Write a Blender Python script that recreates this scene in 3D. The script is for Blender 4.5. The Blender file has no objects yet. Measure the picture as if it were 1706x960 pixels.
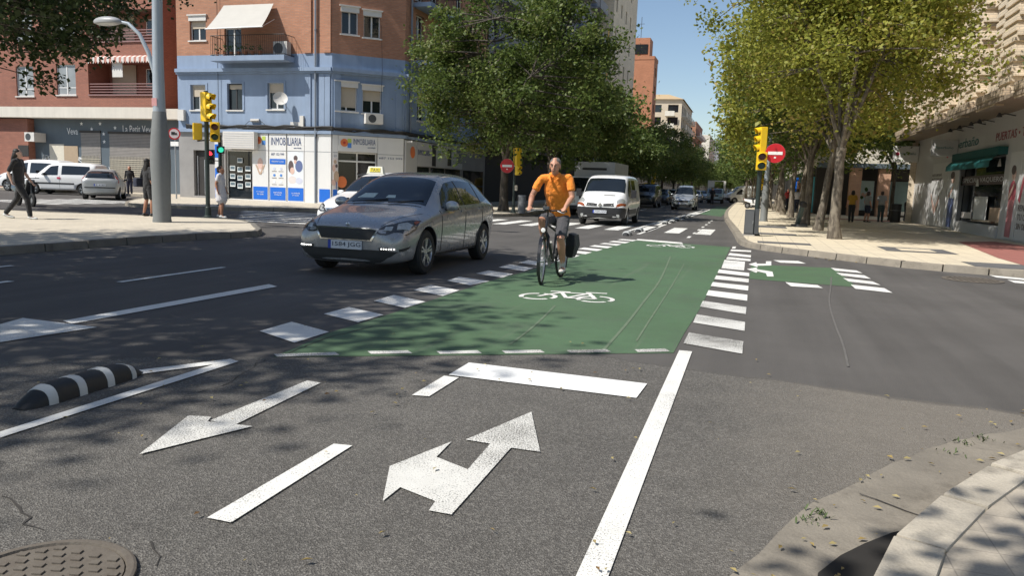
import bpy, bmesh, math, random
import numpy as np
from mathutils import Vector as V, Matrix as M
from mathutils.bvhtree import BVHTree
R = math.radians
rnd = random.Random(7)
SC = bpy.context.scene
COL = SC.collection
# ------------------------------------------------------------------ camera
FPX, HC = 1282.0, 1.45
YAW, PITCH, ROLL = R(16.906), R(7.7), R(2.0)
def basis():
    cy, sy, cp, sp = math.cos(YAW), math.sin(YAW), math.cos(PITCH), math.sin(PITCH)
    f = V((-sy*cp, cy*cp, -sp)); r0 = V((cy, sy, 0)); u0 = r0.cross(f)
    c, s = math.cos(ROLL), math.sin(ROLL)
    return f, c*r0 + s*u0, c*u0 - s*r0
CF, CR, CU = basis()
def ray(px, py): return CF + CR*((px-853)/FPX) + CU*((480-py)/FPX)
def gp(px, py, z=0.0):                     # survey: a point of the photo that lies on the ground at height z
    d = ray(px, py); t = (z-HC)/d.z
    return (d.x*t, d.y*t)
cam = bpy.data.cameras.new('camera'); camo = bpy.data.objects.new('camera', cam); COL.objects.link(camo)
mm = M((( CR.x, CU.x, -CF.x, 0), (CR.y, CU.y, -CF.y, 0), (CR.z, CU.z, -CF.z, HC), (0, 0, 0, 1)))
camo.matrix_world = mm
cam.sensor_width = 36; cam.lens = 36*FPX/1706; cam.clip_start = .05; cam.clip_end = 6000
SC.camera = camo
# ------------------------------------------------------------------ light
SUN_EL, SUN_AZ = R(51), R(225)             # direction the light comes FROM, measured from +X towards +Y
sd = V((math.cos(SUN_EL)*math.cos(SUN_AZ), math.cos(SUN_EL)*math.sin(SUN_AZ), math.sin(SUN_EL)))
sl = bpy.data.lights.new('sun', 'SUN'); so = bpy.data.objects.new('sun', sl); COL.objects.link(so)
sl.energy = 5.0; sl.angle = R(.53); sl.color = (1, .955, .88)
so.rotation_euler = sd.to_track_quat('Z', 'Y').to_euler()
W = bpy.data.worlds.new('World'); SC.world = W; W.use_nodes = True
nt = W.node_tree; bg = nt.nodes['Background']
sky = nt.nodes.new('ShaderNodeTexSky'); sky.sky_type = 'NISHITA'; sky.sun_disc = False
sky.sun_elevation = SUN_EL; sky.sun_rotation = R(90) - SUN_AZ
sky.air_density = 1.0; sky.dust_density = .6; sky.ozone_density = 1.0; sky.altitude = 200
nt.links.new(sky.outputs[0], bg.inputs[0]); bg.inputs[1].default_value = .112
SC.view_settings.view_transform = 'Standard'; SC.view_settings.look = 'None'
SC.view_settings.exposure = .15; SC.view_settings.gamma = 1
SC.render.engine = 'CYCLES'
SC.cycles.max_bounces = 6; SC.cycles.diffuse_bounces = 3; SC.cycles.glossy_bounces = 3; SC.cycles.transmission_bounces = 4
SC.cycles.use_denoising = True; SC.cycles.use_adaptive_sampling = True
# ------------------------------------------------------------------ materials
MATS = {}
class NT:
    def __init__(s, name):
        s.m = bpy.data.materials.new(name); s.m.use_nodes = True; s.t = s.m.node_tree
        s.b = s.t.nodes['Principled BSDF']; s.out = s.t.nodes['Material Output']
        s._o = None
    def n(s, typ, **kw):
        nd = s.t.nodes.new('ShaderNode'+typ)
        for k, v in kw.items(): setattr(nd, k, v)
        return nd
    def lk(s, a, b): s.t.links.new(a, b)
    def obj(s):
        if s._o is None: s._o = s.n('TexCoord').outputs['Object']
        return s._o
    def put(s, sock, v):
        if hasattr(v, 'is_linked') or hasattr(v, 'links'): s.lk(v, sock)
        else: sock.default_value = v
    def math(s, op, a, b=0.0, c=0.0, clamp=False):
        nd = s.n('Math', operation=op); nd.use_clamp = clamp
        for i, v in enumerate((a, b, c)): s.put(nd.inputs[i], v)
        return nd.outputs[0]
    def noise(s, scale, detail=3, rough=.55, vec=None, dist=0):
        nd = s.n('TexNoise'); nd.inputs['Scale'].default_value = scale; nd.inputs['Detail'].default_value = detail
        nd.inputs['Roughness'].default_value = rough; nd.inputs['Distortion'].default_value = dist
        s.lk(vec if vec is not None else s.obj(), nd.inputs['Vector']); return nd.outputs[0]
    def map(s, scale=(1,1,1), rot=(0,0,0), loc=(0,0,0)):
        nd = s.n('Mapping'); nd.inputs['Scale'].default_value = scale; nd.inputs['Rotation'].default_value = rot
        nd.inputs['Location'].default_value = loc; s.lk(s.obj(), nd.inputs['Vector']); return nd.outputs[0]
    def step(s, v, a, b):                    # smooth 0..1 between a and b
        nd = s.n('MapRange'); nd.interpolation_type = 'SMOOTHSTEP'
        s.put(nd.inputs[0], v); nd.inputs[1].default_value = a; nd.inputs[2].default_value = b
        return nd.outputs[0]
    def mix(s, f, a, b, blend='MIX'):
        nd = s.n('Mix', data_type='RGBA', blend_type=blend)
        s.put(nd.inputs[0], f)
        for i, v in ((6, a), (7, b)):
            if isinstance(v, (tuple, list)): nd.inputs[i].default_value = (*v[:3], 1)
            else: s.lk(v, nd.inputs[i])
        return nd.outputs[2]
    def mul(s, col, f):                      # scale a colour by a value socket
        nd = s.n('VectorMath', operation='SCALE')
        if isinstance(col, (tuple, list)): nd.inputs[0].default_value = col[:3]
        else: s.lk(col, nd.inputs[0])
        s.put(nd.inputs['Scale'], f); return nd.outputs[0]
    def bump(s, h, strength=.3, dist=.01):
        nd = s.n('Bump'); nd.inputs['Strength'].default_value = strength; nd.inputs['Distance'].default_value = dist
        s.lk(h, nd.inputs['Height']); s.lk(nd.outputs[0], s.b.inputs['Normal'])
    def base(s, c):
        if isinstance(c, (tuple, list)): s.b.inputs['Base Color'].default_value = (*c[:3], 1)
        else: s.lk(c, s.b.inputs['Base Color'])
    def xyz(s):
        nd = s.n('SeparateXYZ'); s.lk(s.obj(), nd.inputs[0]); return nd.outputs
def pm(name, col, rough=.6, metal=0, var=.12, scale=6, bump=0, coat=0, spec=.5):
    """plain paint, metal, plastic or cloth with a little uneven tone"""
    if name in MATS: return MATS[name]
    t = NT(name)
    if var:
        f = t.math('MULTIPLY_ADD', t.noise(scale, 4), 2*var, 1-var)
        t.base(t.mul(col, f))
        t.lk(t.math('MULTIPLY_ADD', t.noise(scale*2.3, 2), .2, max(.02, rough-.1)), t.b.inputs['Roughness'])
    else:
        t.base(col); t.b.inputs['Roughness'].default_value = rough
    t.b.inputs['Metallic'].default_value = metal; t.b.inputs['Specular IOR Level'].default_value = spec
    if coat: t.b.inputs['Coat Weight'].default_value = coat; t.b.inputs['Coat Roughness'].default_value = .04
    if bump: t.bump(t.noise(scale*6, 4), bump, .01)
    MATS[name] = t.m; return t.m
def glow(name, col, st):
    t = NT(name); t.base(col); t.b.inputs['Emission Color'].default_value = (*col, 1); t.b.inputs['Emission Strength'].default_value = st
    MATS[name] = t.m; return t.m
def brick(name, c1, c2, mortar, w=.26, h=.075, ms=.012, dirt=.25):
    t = NT(name); x, y, z = t.xyz()
    u = t.math('ADD', x, y); cb = t.n('CombineXYZ'); t.lk(u, cb.inputs[0]); t.lk(z, cb.inputs[1])
    b = t.n('TexBrick'); t.lk(cb.outputs[0], b.inputs['Vector'])
    b.inputs['Scale'].default_value = 1; b.inputs['Brick Width'].default_value = w; b.inputs['Row Height'].default_value = h
    b.inputs['Mortar Size'].default_value = ms; b.inputs['Mortar Smooth'].default_value = .1; b.inputs['Bias'].default_value = -.1
    b.inputs['Color1'].default_value = (*c1, 1); b.inputs['Color2'].default_value = (*c2, 1); b.inputs['Mortar'].default_value = (*mortar, 1)
    f = t.math('MULTIPLY_ADD', t.noise(.7, 5, .6), 2*dirt, 1-dirt)
    st = t.math('MULTIPLY_ADD', t.noise(1, 3, .6, t.map((2.5, 2.5, 9))), .36, .82)
    t.base(t.mul(t.mul(b.outputs[0], f), st)); t.b.inputs['Roughness'].default_value = .85
    t.bump(b.outputs[1], -.4, .01); MATS[name] = t.m; return t.m
def wallpaint(name, col, dirt=.16, streak=.12, rough=.8):
    t = NT(name)
    f = t.math('MULTIPLY_ADD', t.noise(.9, 5, .65), 2*dirt, 1-dirt)
    s = t.math('MULTIPLY_ADD', t.noise(1, 4, .6, t.map((3, 3, .25))), 2*streak, 1-streak)
    t.base(t.mul(t.mul(col, f), s)); t.b.inputs['Roughness'].default_value = rough
    t.bump(t.noise(40, 3), .15, .01); MATS[name] = t.m; return t.m
def glassm(name, col=(.015, .02, .025), rough=.04, spec=.6):
    t = NT(name)
    f = t.math('MULTIPLY_ADD', t.noise(.8, 3), .9, .5)
    t.base(t.mul(col, f)); t.b.inputs['Roughness'].default_value = rough; t.b.inputs['Specular IOR Level'].default_value = spec
    MATS[name] = t.m; return t.m
WHITE = pm('white_paint', (.78, .78, .76), .35, var=.05)
BLACKP = pm('black_plastic', (.018, .018, .02), .5)
DARKG = pm('dark_grey_metal', (.06, .065, .07), .5, var=.2)
STEEL = pm('steel', (.45, .46, .47), .35, .8)
GALV = pm('galvanised_grey', (.33, .35, .37), .5, .3, var=.15)
RUBBER = pm('tyre_rubber', (.02, .02, .02), .8, var=.2)
ALLOY = pm('alloy', (.5, .5, .52), .3, .85)
GLASS = glassm('window_glass')
CARGLASS = glassm('car_glass', (.012, .016, .02), .03, .7)
YELLOW = pm('signal_yellow', (.8, .52, .015), .4, var=.1)
GREENPOST = pm('dark_green_post', (.02, .032, .028), .45, var=.2)
RED = pm('sign_red', (.5, .012, .02), .35, var=.06)
BLUE = pm('shop_blue', (.008, .14, .62), .35, var=.05)
NAVY = pm('navy_print', (.02, .05, .16), .5, var=.05)
CONC = pm('concrete', (.34, .32, .29), .85, var=.2, scale=3, bump=.2)
LAMPOST = pm('lamp_post_grey', (.36, .41, .46), .42, .2, var=.08)
LAMPBASE = pm('lamp_post_base_grey', (.17, .18, .18), .6, var=.12, scale=10)
FRAMEW = pm('white_frame', (.72, .72, .7), .5, var=.08)
FRAMED = pm('dark_frame', (.03, .03, .033), .5)
# ------------------------------------------------------------------ mesh helpers
class MB:
    def __init__(s): s.v = []; s.f = []; s.m = []; s.cur = 0
    def add(s, vs, fs):
        o = len(s.v); s.v += [tuple(p) for p in vs]
        for f in fs: s.f.append(tuple(i+o for i in f)); s.m.append(s.cur)
        return s
    def box(s, x0, x1, y0, y1, z0, z1):
        return s.add([(x0,y0,z0),(x1,y0,z0),(x1,y1,z0),(x0,y1,z0),(x0,y0,z1),(x1,y0,z1),(x1,y1,z1),(x0,y1,z1)],
                     [(3,2,1,0),(4,5,6,7),(0,1,5,4),(1,2,6,5),(2,3,7,6),(3,0,4,7)])
    def obox(s, c, ax, ay, az):              # oriented box, half-axis vectors
        c, ax, ay, az = V(c), V(ax), V(ay), V(az)
        vs = [c+i*ax+j*ay+k*az for k in (-1,1) for j in (-1,1) for i in (-1,1)]
        return s.add(vs, [(0,2,3,1),(4,5,7,6),(0,1,5,4),(1,3,7,5),(3,2,6,7),(2,0,4,6)])
    def tube(s, pts, rads, n=8, cap=True):
        pts = [V(p) for p in pts]
        if not hasattr(rads, '__len__'): rads = [rads]*len(pts)
        rings = []; up = None
        for i, p in enumerate(pts):
            d = (pts[min(i+1, len(pts)-1)]-pts[max(i-1, 0)])
            d = d.normalized() if d.length > 1e-9 else V((0,0,1))
            if up is None: up = V((0,0,1)) if abs(d.z) < .9 else V((1,0,0))
            a = d.cross(up).normalized(); b = a.cross(d).normalized(); up = b
            rings.append([p+(a*math.cos(2*math.pi*k/n)+b*math.sin(2*math.pi*k/n))*rads[i] for k in range(n)])
        vs = [q for r in rings for q in r]; fs = []
        for i in range(len(pts)-1):
            for k in range(n):
                k2 = (k+1) % n; fs.append((i*n+k, i*n+k2, (i+1)*n+k2, (i+1)*n+k))
        if cap:
            fs.append(tuple(range(n))[::-1]); fs.append(tuple((len(pts)-1)*n+k for k in range(n)))
        return s.add(vs, [f[::-1] for f in fs])
    def cyl(s, p0, p1, r0, r1=None, n=12): return s.tube([p0, p1], [r0, r0 if r1 is None else r1], n)
    def lathe(s, prof, n=20, c=(0,0,0), axis='z'):   # prof: (radius, height)
        c = V(c); vs = []; fs = []
        for r, h in prof:
            for k in range(n):
                a = 2*math.pi*k/n
                p = (r*math.cos(a), r*math.sin(a), h)
                if axis == 'y': p = (p[0], p[2], p[1])
                if axis == 'x': p = (p[2], p[0], p[1])
                vs.append(c+V(p))
        for i in range(len(prof)-1):
            for k in range(n):
                k2 = (k+1) % n; f = (i*n+k, i*n+k2, (i+1)*n+k2, (i+1)*n+k)
                fs.append(f if axis != 'y' else f[::-1])
        return s.add(vs, fs)
    def prism(s, poly, z0, z1):
        n = len(poly); A = sum(poly[i][0]*poly[(i+1)%n][1]-poly[(i+1)%n][0]*poly[i][1] for i in range(n))
        if A < 0: poly = poly[::-1]
        vs = [(x,y,z0) for x,y in poly]+[(x,y,z1) for x,y in poly]
        return s.add(vs, [tuple(range(n))[::-1], tuple(range(n,2*n))]+[(i,(i+1)%n,(i+1)%n+n,i+n) for i in range(n)])
    def sheet(s, poly, z):
        n = len(poly); A = sum(poly[i][0]*poly[(i+1)%n][1]-poly[(i+1)%n][0]*poly[i][1] for i in range(n))
        if A < 0: poly = poly[::-1]
        return s.add([(x,y,z) for x,y in poly], [tuple(range(n))])
    def ball(s, c, r, n=12, m=8):
        rx, ry, rz = (r,r,r) if not hasattr(r,'__len__') else r
        vs = []; fs = []
        for i in range(m+1):
            th = math.pi*i/m
            for k in range(n):
                a = 2*math.pi*k/n
                vs.append((c[0]+rx*math.sin(th)*math.cos(a), c[1]+ry*math.sin(th)*math.sin(a), c[2]-rz*math.cos(th)))
        for i in range(m):
            for k in range(n):
                k2 = (k+1) % n; fs.append((i*n+k, i*n+k2, (i+1)*n+k2, (i+1)*n+k))
        return s.add(vs, fs)
    def build(s, name, mats, parent=None, smooth=False, bevel=0, tri=False, angle=None):
        me = bpy.data.meshes.new(name); me.from_pydata(s.v, [], s.f); me.validate()
        if not isinstance(mats, (list, tuple)): mats = [mats]
        for m in mats: me.materials.append(m)
        if len(mats) > 1 and len(me.polygons) == len(s.m): me.polygons.foreach_set('material_index', s.m)
        if tri or bevel or smooth:
            bm = bmesh.new(); bm.from_mesh(me)
            bmesh.ops.remove_doubles(bm, verts=bm.verts, dist=1e-5)
            if tri: bmesh.ops.triangulate(bm, faces=[f for f in bm.faces if len(f.verts) > 4])
            if bevel:
                es = [e for e in bm.edges if len(e.link_faces) == 2 and e.calc_face_angle(0) > .5]
                bmesh.ops.bevel(bm, geom=es, offset=bevel, segments=2, profile=.7, affect='EDGES', clamp_overlap=True)
            if smooth:
                for f in bm.faces: f.smooth = True
                for e in bm.edges: e.smooth = not (len(e.link_faces) == 2 and e.calc_face_angle(0) > (angle or .7))
            bm.to_mesh(me); bm.free()
        return link(name, me, parent)
def link(name, me, parent=None):
    o = bpy.data.objects.new(name, me); COL.objects.link(o)
    if parent is not None: o.parent = parent
    return o
def thing(name, label, cat, loc=(0,0,0), rz=0, group=None):
    o = bpy.data.objects.new(name, None); COL.objects.link(o); o.empty_display_size = .1
    o.location = loc; o.rotation_euler = (0, 0, rz); return tag(o, label, cat, group)
def tag(o, label=None, cat=None, group=None, kind=None):
    if label: o['label'] = label
    if cat: o['category'] = cat
    if group: o['group'] = group
    if kind: o['kind'] = kind
    return o
def struct(o): o['kind'] = 'structure'; return o
def dup(root, loc, rz, label, group=None, scale=None):
    r = root.copy(); COL.objects.link(r); r.location = loc; r.rotation_euler = (0, 0, rz)
    if scale: r.scale = scale if hasattr(scale, '__len__') else (scale,)*3
    r['label'] = label
    if group: r['group'] = group
    def rec(src, dst):
        for ch in list(src.children):
            c = ch.copy(); COL.objects.link(c); c.parent = dst; rec(ch, c)
    rec(root, r); return r
def ev_mesh(o):                               # apply modifiers, drop the helper object
    dg = bpy.context.evaluated_depsgraph_get(); dg.update()
    me = bpy.data.meshes.new_from_object(o.evaluated_get(dg))
    bpy.data.objects.remove(o, do_unlink=True); return me
def text(s, width, height, P, U, Vv, mat, parent, name='lettering', th=.004, align='L'):
    """lettering of the built-in font, fitted to width x height, standing at P along U (right) and Vv (up)"""
    cu = bpy.data.curves.new('t', 'FONT'); cu.body = s; cu.size = 1; cu.extrude = 0; cu.resolution_u = 2
    o = bpy.data.objects.new('t', cu); COL.objects.link(o); me = ev_mesh(o)
    co = np.array([v.co[:] for v in me.vertices])
    if len(co) == 0: return None
    mn, mx = co.min(0), co.max(0); U, Vv, P = V(U).normalized(), V(Vv).normalized(), V(P); N = U.cross(Vv)
    bm = bmesh.new(); bm.from_mesh(me)
    ret = bmesh.ops.extrude_face_region(bm, geom=bm.faces[:])
    top = {e for e in ret['geom'] if isinstance(e, bmesh.types.BMVert)}
    for v in bm.verts:
        a = (v.co.x-mn[0])/(mx[0]-mn[0])*width; b = (v.co.y-mn[1])/(mx[1]-mn[1])*height
        v.co = P+U*a+Vv*b+N*(th if v in top else 0)
    bmesh.ops.recalc_face_normals(bm, faces=bm.faces[:])
    bm.to_mesh(me); bm.free(); me.materials.clear(); me.materials.append(mat)
    return link(name, me, parent)
# ================================================================== GROUND
def asphalt():
    t = NT('asphalt'); x, y, z = t.xyz()
    wob = t.math('MULTIPLY_ADD', t.noise(1.3, 3), .3, -.15)
    l1 = t.math('MULTIPLY_ADD', x, .557, 7.27); l2 = t.math('MULTIPLY_ADD', x, -.16, 6.25)
    edge = t.math('ADD', t.math('MINIMUM', l1, l2), wob)
    new = t.step(t.math('SUBTRACT', y, edge), -.05, .07)
    vo = t.n('TexVoronoi'); vo.inputs['Scale'].default_value = 130; t.lk(t.obj(), vo.inputs['Vector'])
    sp = t.n('SeparateColor'); t.lk(vo.outputs['Color'], sp.inputs[0])
    stone = t.math('POWER', sp.outputs[0], 2.2)
    old = t.mix(stone, (.082, .077, .07), (.205, .194, .176))
    spk = t.step(t.noise(210, 2), .6, .72)
    old = t.mix(t.math('MULTIPLY', spk, .35), old, (.42, .39, .34))
    big = t.math('MULTIPLY_ADD', t.noise(.55, 5, .6), .5, .75)
    old = t.mul(t.mul(old, big), t.math('MULTIPLY_ADD', t.noise(3.4, 5, .7), .5, .75))
    fine = t.math('MULTIPLY_ADD', t.noise(160, 2), .7, .65)
    nw = t.mul(t.mul((.094, .088, .082), fine), t.math('MULTIPLY_ADD', t.noise(.4, 5, .62), .8, .6))
    st = t.math('MULTIPLY_ADD', t.noise(1, 4, .6, t.map((2.2, .12, 1), (0, 0, R(8)))), .7, .65)
    nw = t.mul(nw, st)
    # tar edge between the two surfaces
    seam = t.math('SUBTRACT', 1, t.step(t.math('ABSOLUTE', t.math('SUBTRACT', y, edge)), .0, .05))
    dust = t.math('MULTIPLY', t.step(t.math('ADD', x, t.math('MULTIPLY', t.noise(1.7, 4), .8)), -.1, 1.6), .5); old = t.mix(dust, old, (.25, .22, .18))
    c = t.mix(new, old, nw); c = t.mix(t.math('MULTIPLY', seam, .25), c, (.03, .028, .026))
    # oil and wear spots
    spot = t.step(t.noise(2.7, 4, .6), .66, .8); c = t.mix(t.math('MULTIPLY', spot, .28), c, (.03, .03, .03))
    t.base(c); t.b.inputs['Roughness'].default_value = .82; t.b.inputs['Specular IOR Level'].default_value = .35
    h = t.math('MULTIPLY', vo.outputs['Distance'], t.math('MULTIPLY_ADD', new, -.75, 1))
    t.bump(h, .6, .012); MATS['asphalt'] = t.m; return t.m
def roadpaint(name, col, wear=.5, under=(.1, .095, .085), streak=False):
    t = NT(name)
    big = t.noise(1.1, 4, .6); f = t.noise(115, 3, .7)
    thr = t.math('MULTIPLY_ADD', big, .5, f)
    keep = t.step(thr, .52+wear*.22, .6+wear*.22) if wear else 1.0
    c = t.mul(col, t.math('MULTIPLY_ADD', t.noise(6, 4, .6), .3, .83))
    if streak:
        s = t.step(t.noise(1, 4, .65, t.map((5, .16, 1), (0, 0, R(-14)))), .6, .72)
        c = t.mix(t.math('MULTIPLY', s, .45), c, (.15, .175, .125))
        c = t.mix(t.math('MULTIPLY', t.step(t.noise(.45, 4, .6), .42, .7), .6), c, (.06, .105, .05))
    c = t.mix(keep, under, c) if wear else c
    t.base(c); t.b.inputs['Roughness'].default_value = .7
    t.bump(t.noise(120, 3), .35, .006); MATS[name] = t.m; return t.m
def tilemat(name, c1, c2, mortar, w, h, ms=.008, dirt=.2, rot=0):
    t = NT(name); b = t.n('TexBrick'); t.lk(t.map((1,1,1), (0,0,rot)), b.inputs['Vector'])
    b.offset = 0; b.inputs['Scale'].default_value = 1; b.inputs['Brick Width'].default_value = w; b.inputs['Row Height'].default_value = h
    b.inputs['Mortar Size'].default_value = ms
    b.inputs['Color1'].default_value = (*c1, 1); b.inputs['Color2'].default_value = (*c2, 1); b.inputs['Mortar'].default_value = (*mortar, 1)
    f = t.math('MULTIPLY_ADD', t.noise(.8, 5, .65), 2*dirt, 1-dirt)
    g = t.math('MULTIPLY_ADD', t.noise(90, 2), .5, .75)
    t.base(t.mul(t.mul(b.outputs[0], f), g)); t.b.inputs['Roughness'].default_value = .8
    t.bump(b.outputs[1], -.3, .01); MATS[name] = t.m; return t.m
ASPH = asphalt()
PAINT = roadpaint('road_paint_white', (.74, .73, .69), .3)
PAINTOLD = roadpaint('road_paint_worn', (.66, .65, .61), .62)
PAINTNEW = roadpaint('road_paint_fresh', (.82, .82, .8), 0)
GREEN = roadpaint('bike_lane_green', (.078, .145, .073), .42, (.075, .10, .07), True)
CREAM = tilemat('cream_paving', (.66, .58, .43), (.60, .52, .39), (.4, .35, .27), .4, .4)
PEB = tilemat('pebble_paving', (.62, .55, .43), (.55, .49, .39), (.36, .32, .26), .2, .2, .012, .25)
GREYT = tilemat('grey_paving', (.1, .1, .105), (.13, .13, .13), (.08, .08, .08), .4, .4)
REDT = tilemat('red_paving', (.33, .12, .1), (.29, .11, .09), (.2, .1, .09), .2, .2)
def kerbmat(name, a, b):
    t = NT(name); f = t.math('MULTIPLY_ADD', t.noise(1.6, 6, .7), 1.1, .45); g = t.math('MULTIPLY_ADD', t.noise(130, 2), .5, .75)
    c = t.mix(t.noise(1.2, 4), a, b)
    st = t.step(t.noise(3.1, 6, .72), .5, .7); c = t.mix(t.math('MULTIPLY', st, .5), c, (.085, .073, .058))
    t.base(t.mul(t.mul(c, f), g)); t.b.inputs['Roughness'].default_value = .85; t.bump(t.noise(45, 5), .5, .012); MATS[name] = t.m; return t.m
KERB = kerbmat('kerb_stone', (.31,.27,.21), (.23,.205,.17))
GUTT = kerbmat('gutter_concrete', (.25,.22,.175), (.19,.172,.145))
b = MB(); b.add([(-2500,-60,0),(2500,-60,0),(2500,3500,0),(-2500,3500,0)], [(0,1,2,3)])
struct(b.build('road', ASPH))
def inset(poly, d, closed=False):             # offset an open polyline to its left by d
    out = []; n = len(poly)
    for i, p in enumerate(poly):
        a = V(poly[max(i-1, 0)]); c = V(poly[min(i+1, n-1)]); t = (c-a).normalized(); out.append((p[0]-t.y*d, p[1]+t.x*d))
    return out
def resample(poly, step):
    out = [poly[0]]
    for a, c in zip(poly, poly[1:]):
        a, c = V(a), V(c); n = max(1, int((c-a).length/step))
        for i in range(1, n+1): out.append(tuple(a+(c-a)*i/n))
    return out
def smoothline(poly, it=2):
    for _ in range(it):
        q = [poly[0]]
        for a, c in zip(poly, poly[1:]):
            q += [(a[0]*.75+c[0]*.25, a[1]*.75+c[1]*.25), (a[0]*.25+c[0]*.75, a[1]*.25+c[1]*.75)]
        poly = q+[poly[-1]]
    return poly
def kerb(line, side, name, top=.14, w=.15, stone=.9, mat=None, gap=.012):
    """a run of kerb stones, joints open, side = +1 when the pavement lies to the left of the line"""
    b = MB(); L = [0]
    for a, c in zip(line, line[1:]): L.append(L[-1]+(V(c)-V(a)).length)
    def P(s):
        for i in range(len(L)-1):
            if s <= L[i+1] or i == len(L)-2:
                f = (s-L[i])/max(1e-6, L[i+1]-L[i]); a, c = V(line[i]), V(line[i+1]); t = (c-a).normalized()
                return a+(c-a)*f, V((-t.y, t.x))*side
    s = 0
    while s < L[-1]-.05:
        e = min(s+stone, L[-1]); h = top+rnd.uniform(-.006, .006)
        (p, n1), (q, n2) = P(s+gap), P(e-gap)
        b.add([(*p, -.05), (*q, -.05), (*(q+n2*w), -.05), (*(p+n1*w), -.05),
               (*(p+n1*.02), h), (*(q+n2*.02), h), (*(q+n2*w), h), (*(p+n1*w), h)],
              [(3,2,1,0),(4,5,6,7),(0,1,5,4),(1,2,6,5),(2,3,7,6),(3,0,4,7)] if side > 0 else [(0,1,2,3),(7,6,5,4),(4,5,1,0),(5,6,2,1),(6,7,3,2),(7,4,0,3)])
        s = e
    o = b.build(name, mat or KERB, bevel=.012); return struct(o)
def pavement(name, line, side, rest, mat, top=.13, w=.15):
    inner = inset(line, (w+.002)*side); o = MB().prism(inner+rest, -.04, top).build(name, mat, tri=True); return struct(o)
# near left pavement with the lamp post
L1 = smoothline([(-11.7,-40),(-11.7,6),(-11.65,13.4),(-11.15,15.1),(-11.1,16.0),(-12.1,17.1),(-13.4,18.8),(-14.6,19.5),(-17,19.15),(-22,17.7),(-60,15.5)])
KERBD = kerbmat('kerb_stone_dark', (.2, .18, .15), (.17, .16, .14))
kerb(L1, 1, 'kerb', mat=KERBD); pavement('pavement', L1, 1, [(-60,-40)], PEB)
# pavement round the corner building, continuing up the left of the avenue
L2 = smoothline([(-60,36.8),(-33.6,36.8),(-30.6,33.8),(-27.3,28.9),(-24.3,25.2),(-22.6,25.2),(-19.7,26.5),(-17.7,29.0),(-13.5,30.3),(-10.9,31),(-10.05,33),(-10,36),(-10,110)])
kerb(L2, 1, 'kerb', stone=1.0); pavement('pavement', L2, 1, [(-10,900),(-60,900)], PEB)
# far right pavement with the plane trees
L3 = smoothline([(-1.9,110),(-1.75,60),(-1.36,43),(-.75,32),(-.42,26),(-.3,23),(-.1,21.2),(.5,20.2),(2.0,18.7),(3.06,17.6),(4.1,17.15),(5.3,16.9),(8,16.8),(60,16.8)])
kerb(L3, 1, 'kerb', stone=.8, w=.22); pavement('pavement', L3, 1, [(60,900),(-1.9,900)], CREAM, w=.22)
# near right pavement corner with its gutter slab
L4 = smoothline([(60,6.6),(6,6.6),(3.6,6.25),(2.5,5.65),(1.56,4.78),(1.0,3.95),(.54,3.09),(.32,2.2),(.3,-40)])
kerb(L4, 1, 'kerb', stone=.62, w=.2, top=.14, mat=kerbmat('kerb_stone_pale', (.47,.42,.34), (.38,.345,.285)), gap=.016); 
PEB2 = tilemat('speckled_paving', (.42, .37, .3), (.36, .32, .26), (.27, .24, .2), .2, .2, .003, .4)
pavement('pavement', L4, 1, [(60,-40)], PEB2, top=.12, w=.2)
gl = resample([p for p in L4 if p[0] < 30 and p[1] > -4], .12); go = [(x+rnd.gauss(0,.011), y+rnd.gauss(0,.011)) for x, y in inset(gl, -.43)]; b = MB(); ss = 0
for i in range(len(gl)-1):
    b.add([(*gl[i], .012), (*gl[i+1], .012), (*go[i+1], .006), (*go[i], .006)], [(0,3,2,1)])
struct(b.build('gutter', GUTT))
# ---- paint
def poly(*pts, z=0): return [gp(*p, z) for p in pts]
def xf(pts, s, ox, oy): return [gp(x/s+ox, y/s+oy) for x, y in pts]
gr = poly((455,596),(1122,589),(1140,556),(1166,515),(1187,474),(1203,442),(1217,412),(1062,400),(1000,414),(930,436),(880,452),(815,469),(740,494),(640,527),(546,556),(500,577))
struct(MB().sheet(gr, .004).build('bike_lane', GREEN, tri=True))
gr2 = poly((1252,441),(1390,447),(1428,479),(1248,465)); struct(MB().sheet(gr2, .004).build('bike_lane', GREEN))
w0, w1, w2 = MB(), MB(), MB(); Z = .008
def line(b, x, y0, y1, w=.1): b.sheet([(x-w/2,y0),(x+w/2,y0),(x+w/2,y1),(x-w/2,y1)], Z)
line(w0, -.465, .8, 7.0, .115)                                       # kerb-side line
w2.sheet([(-2.08,5.28),(-.66,5.23),(-.64,5.66),(-2.08,5.72)], Z)       # stop bar
w0.sheet([(-2.1,4.66),(-1.98,4.68),(-1.98,5.24),(-2.1,5.24)], Z); w0.sheet(poly((345,866),(385,874),(587,745),(556,742)), Z)
w1.sheet(xf([(685,308),(720,470),(603,453),(365,722),(275,705),(300,668),(160,612),(90,668),(118,527),(365,428),(305,490),(430,540),(520,437),(422,420)], 2.4, 600, 560), Z)
w1.sheet(poly((512,636),(534,640),(388,712),(350,703)), Z); w1.sheet(poly((232,760),(314,695),(352,697),(346,705),(384,708.5),(421,713)), Z+.001)
w0.sheet(poly((0,722),(0,732),(398,604),(384,600),(350,611)), Z); w0.sheet(poly((205,622),(384,600),(392,605),(350,610),(215,628)), Z+.001)
for a, c in (((462,593),(566,590)), ((618,588),(687,587)), ((733,588),(803,587)), ((842,587),(908,586)), ((950,586.5),(1018,585)), ((1063,585),(1116,584))):
    w1.sheet(poly((a[0],a[1]+3.4),(c[0],c[1]+3.2),(c[0]-8,c[1]-1.6),(a[0]-6,a[1]-1.2)), Z)
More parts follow.
